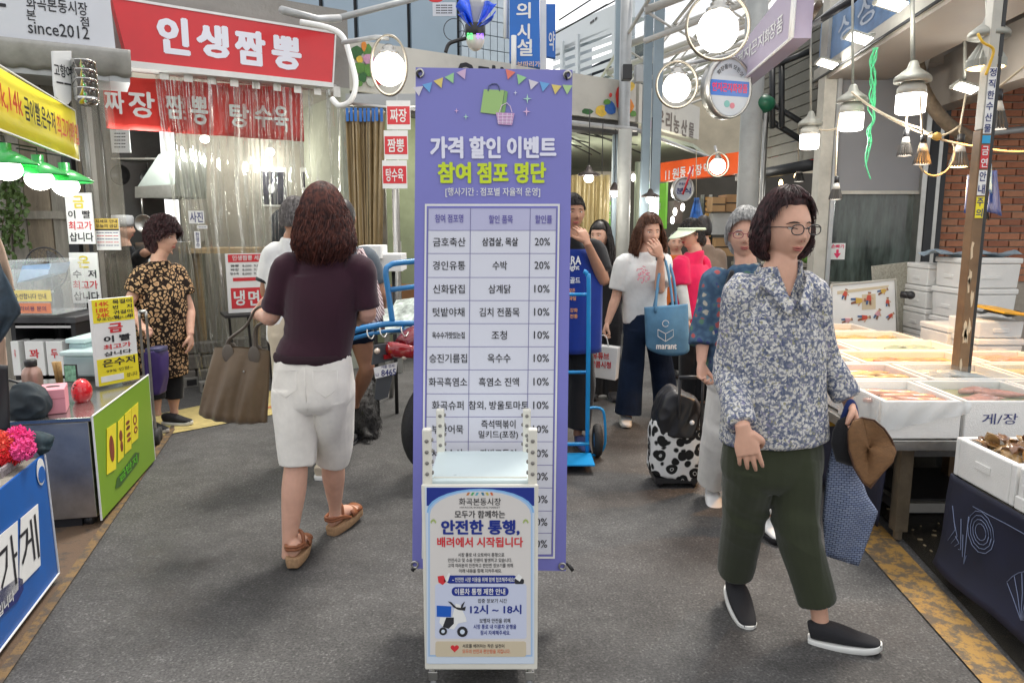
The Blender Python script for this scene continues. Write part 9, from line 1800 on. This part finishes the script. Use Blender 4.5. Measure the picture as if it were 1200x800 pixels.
# foreground clam stall
XS = 1.84;t = thing('clam_stall','low stall wrapped in a navy cloth with white shell drawings, bottom right','stall',(2.3,2.4,0));pl_ = PL((XS,2.93),(XS,1.2));zt_ = .475
def cl(a,b_):return V((XS - .05*b_ ** 3 - .012*math.sin(a*21)*b_ - .008*math.sin(a*9 + b_*5),2.94 - 1.8*a,zt_ - (.395 + .02*math.sin(a*8))*b_))
m = MB();m.grid(cl,50,16);m.grid(lambda a,b_:V((XS + 1.0*a,2.94 + .02*math.sin(a*11)*b_,zt_ - .38*b_)),20,6);m.build('cloth',NVC,t,True,solid=.005)
CHK = M('chalk_white_print',(.22,.27,.42),.7,var=0);m = MB()
def on_(a,b_):return cl(a,b_) + V((-.004,0,0))
def stroke(pts):m.tube([on_(*p) for p in pts],.0014,4)
for k in range(9):a_ = -1.1 + k*.28;stroke([(.30,.86),(.30 + .05*math.sin(a_),.86 - .22*math.cos(a_)),(.30 + .085*math.sin(a_),.86 - .40*math.cos(a_))])
stroke([(.30 + .087*math.sin(-1.1 + k*.22),.86 - .41*math.cos(-1.1 + k*.22)) for k in range(11)])
for k in range(4):stroke([(.13 + (.04 - .008*k)*math.cos(j/12*6.283),.38 + (.20 - .04*k)*math.sin(j/12*6.283)) for j in range(13)])
for k in range(6):stroke([(.03 + .012*k,.30 + .35*((k*7) % 5)/5),(.05 + .01*k,.52 + .05*k),(.03 + .014*k,.68)])
for k in range(5):stroke([(.40 + .03*k,.15 + .1*(k % 2)),(.42 + .03*k,.42),(.38 + .04*k,.62)])
stroke([(j/20,.17 + .01*math.sin(j)) for j in range(2,20)]);m.build('chalk_drawing',CHK,t,True)
m = MB();m.box((XS + .5,2.05,zt_ - .025),(.96,1.7,.03));m.build('table_top',WOODG,t)
for y in (2.78,1.7):m = MB();m.lathe([(.032,0),(.036,.05),(.022,.06),(.022,zt_ - .05)],(XS + .07,y,0),16);m.build('leg',M('grimy_white_foot',(.34,.32,.28),.6,dirt=.4),t,True)
def clam_box(label,x0,x1,y0_,y1_,z0,H,kind):
    t = thing('seafood_box',label,'box',((x0 + x1)/2,(y0_ + y1_)/2,z0),'open seafood boxes on the navy stall');wt = .03;cx,cy,w,d = (x0 + x1)/2,(y0_ + y1_)/2,x1 - x0,y1_ - y0_
    for (a_,b2,c_,d_) in ((-w/2,w/2,-d/2,-d/2 + wt),(-w/2,w/2,d/2 - wt,d/2),(-w/2,-w/2 + wt,-d/2 + wt,d/2 - wt),(w/2 - wt,w/2,-d/2 + wt,d/2 - wt)):m = MB();m.box((cx + (a_ + b2)/2,cy + (c_ + d_)/2,z0 + H/2 + .001),(b2 - a_ - .0006,d_ - c_ - .0006,H));m.build('box_wall',FOAM,t,bevel=.007)
    m = MB();m.box((x0 - .003,cy,z0 + H*.55),(.006,.09,.03));m.build('grip',FOAM,t,bevel=.002);m = MB();m.box((cx,cy,z0 + H*.42),(w - 2*wt - .002,d - 2*wt - .002,H*.8));m.build('ice',ICE,t);r = random.Random(int(x0*100));k = 0
    cl_m = [M('clam_' + n_,c_,.3,var=.5,scale=40,coat=.6) for n_,c_ in (('amber',(.34,.17,.05)),('tan',(.45,.28,.12)),('brown',(.18,.08,.035)))]
    for i in range(60):
        p = V((cx + r.uniform(-.5,.5)*(w - 2*wt - .05),cy + r.uniform(-.5,.5)*(d - 2*wt - .05),z0 + H*.88 + r.uniform(0,.04)));rt = Euler((r.uniform(-1,1),r.uniform(-1,1),r.uniform(0,6))).to_matrix();R1 = r.uniform(.026,.038);m = MB();n_ = 14;vs = [p];rings = 4
        for k2 in range(1,rings + 1):
            for j in range(n_):a_ = -1.5 + 3.0*j/(n_ - 1);rr2 = R1*k2/rings*1.6;vs.append(p + rt @ V((rr2*math.sin(a_),rr2*math.cos(a_) - R1*.8,R1*.55*math.sin(k2/rings*2.6)*math.cos(a_*.8) + .0016*(j % 2))))
        fs = [(0,1 + j,2 + j) for j in range(n_ - 1)] + [(1 + (k2 - 1)*n_ + j,1 + k2*n_ + j,2 + k2*n_ + j,2 + (k2 - 1)*n_ + j) for k2 in range(1,rings) for j in range(n_ - 1)];m.add(vs,fs);m.build('shell',cl_m[i % 3],t,True,solid=.003)
clam_box('open box heaped with amber clams at the far end of the navy stall',XS + .0,XS + .42,2.56,2.93,zt_ + .002,.16,0);clam_box('open box with orange shellfish nearer the camera on the navy stall',XS + .0,XS + .42,2.10,2.545,zt_ + .002,.16,1)
m = MB();m.box((XS + .02,2.33,zt_ + .03),(.05,.44,.05));o = m.build('foam_lid',FOAM,None,bevel=.006);tag(o,'warm lit styrofoam lid wedged against the near seafood box','lid')
bpy.data.scenes.remove(TS)
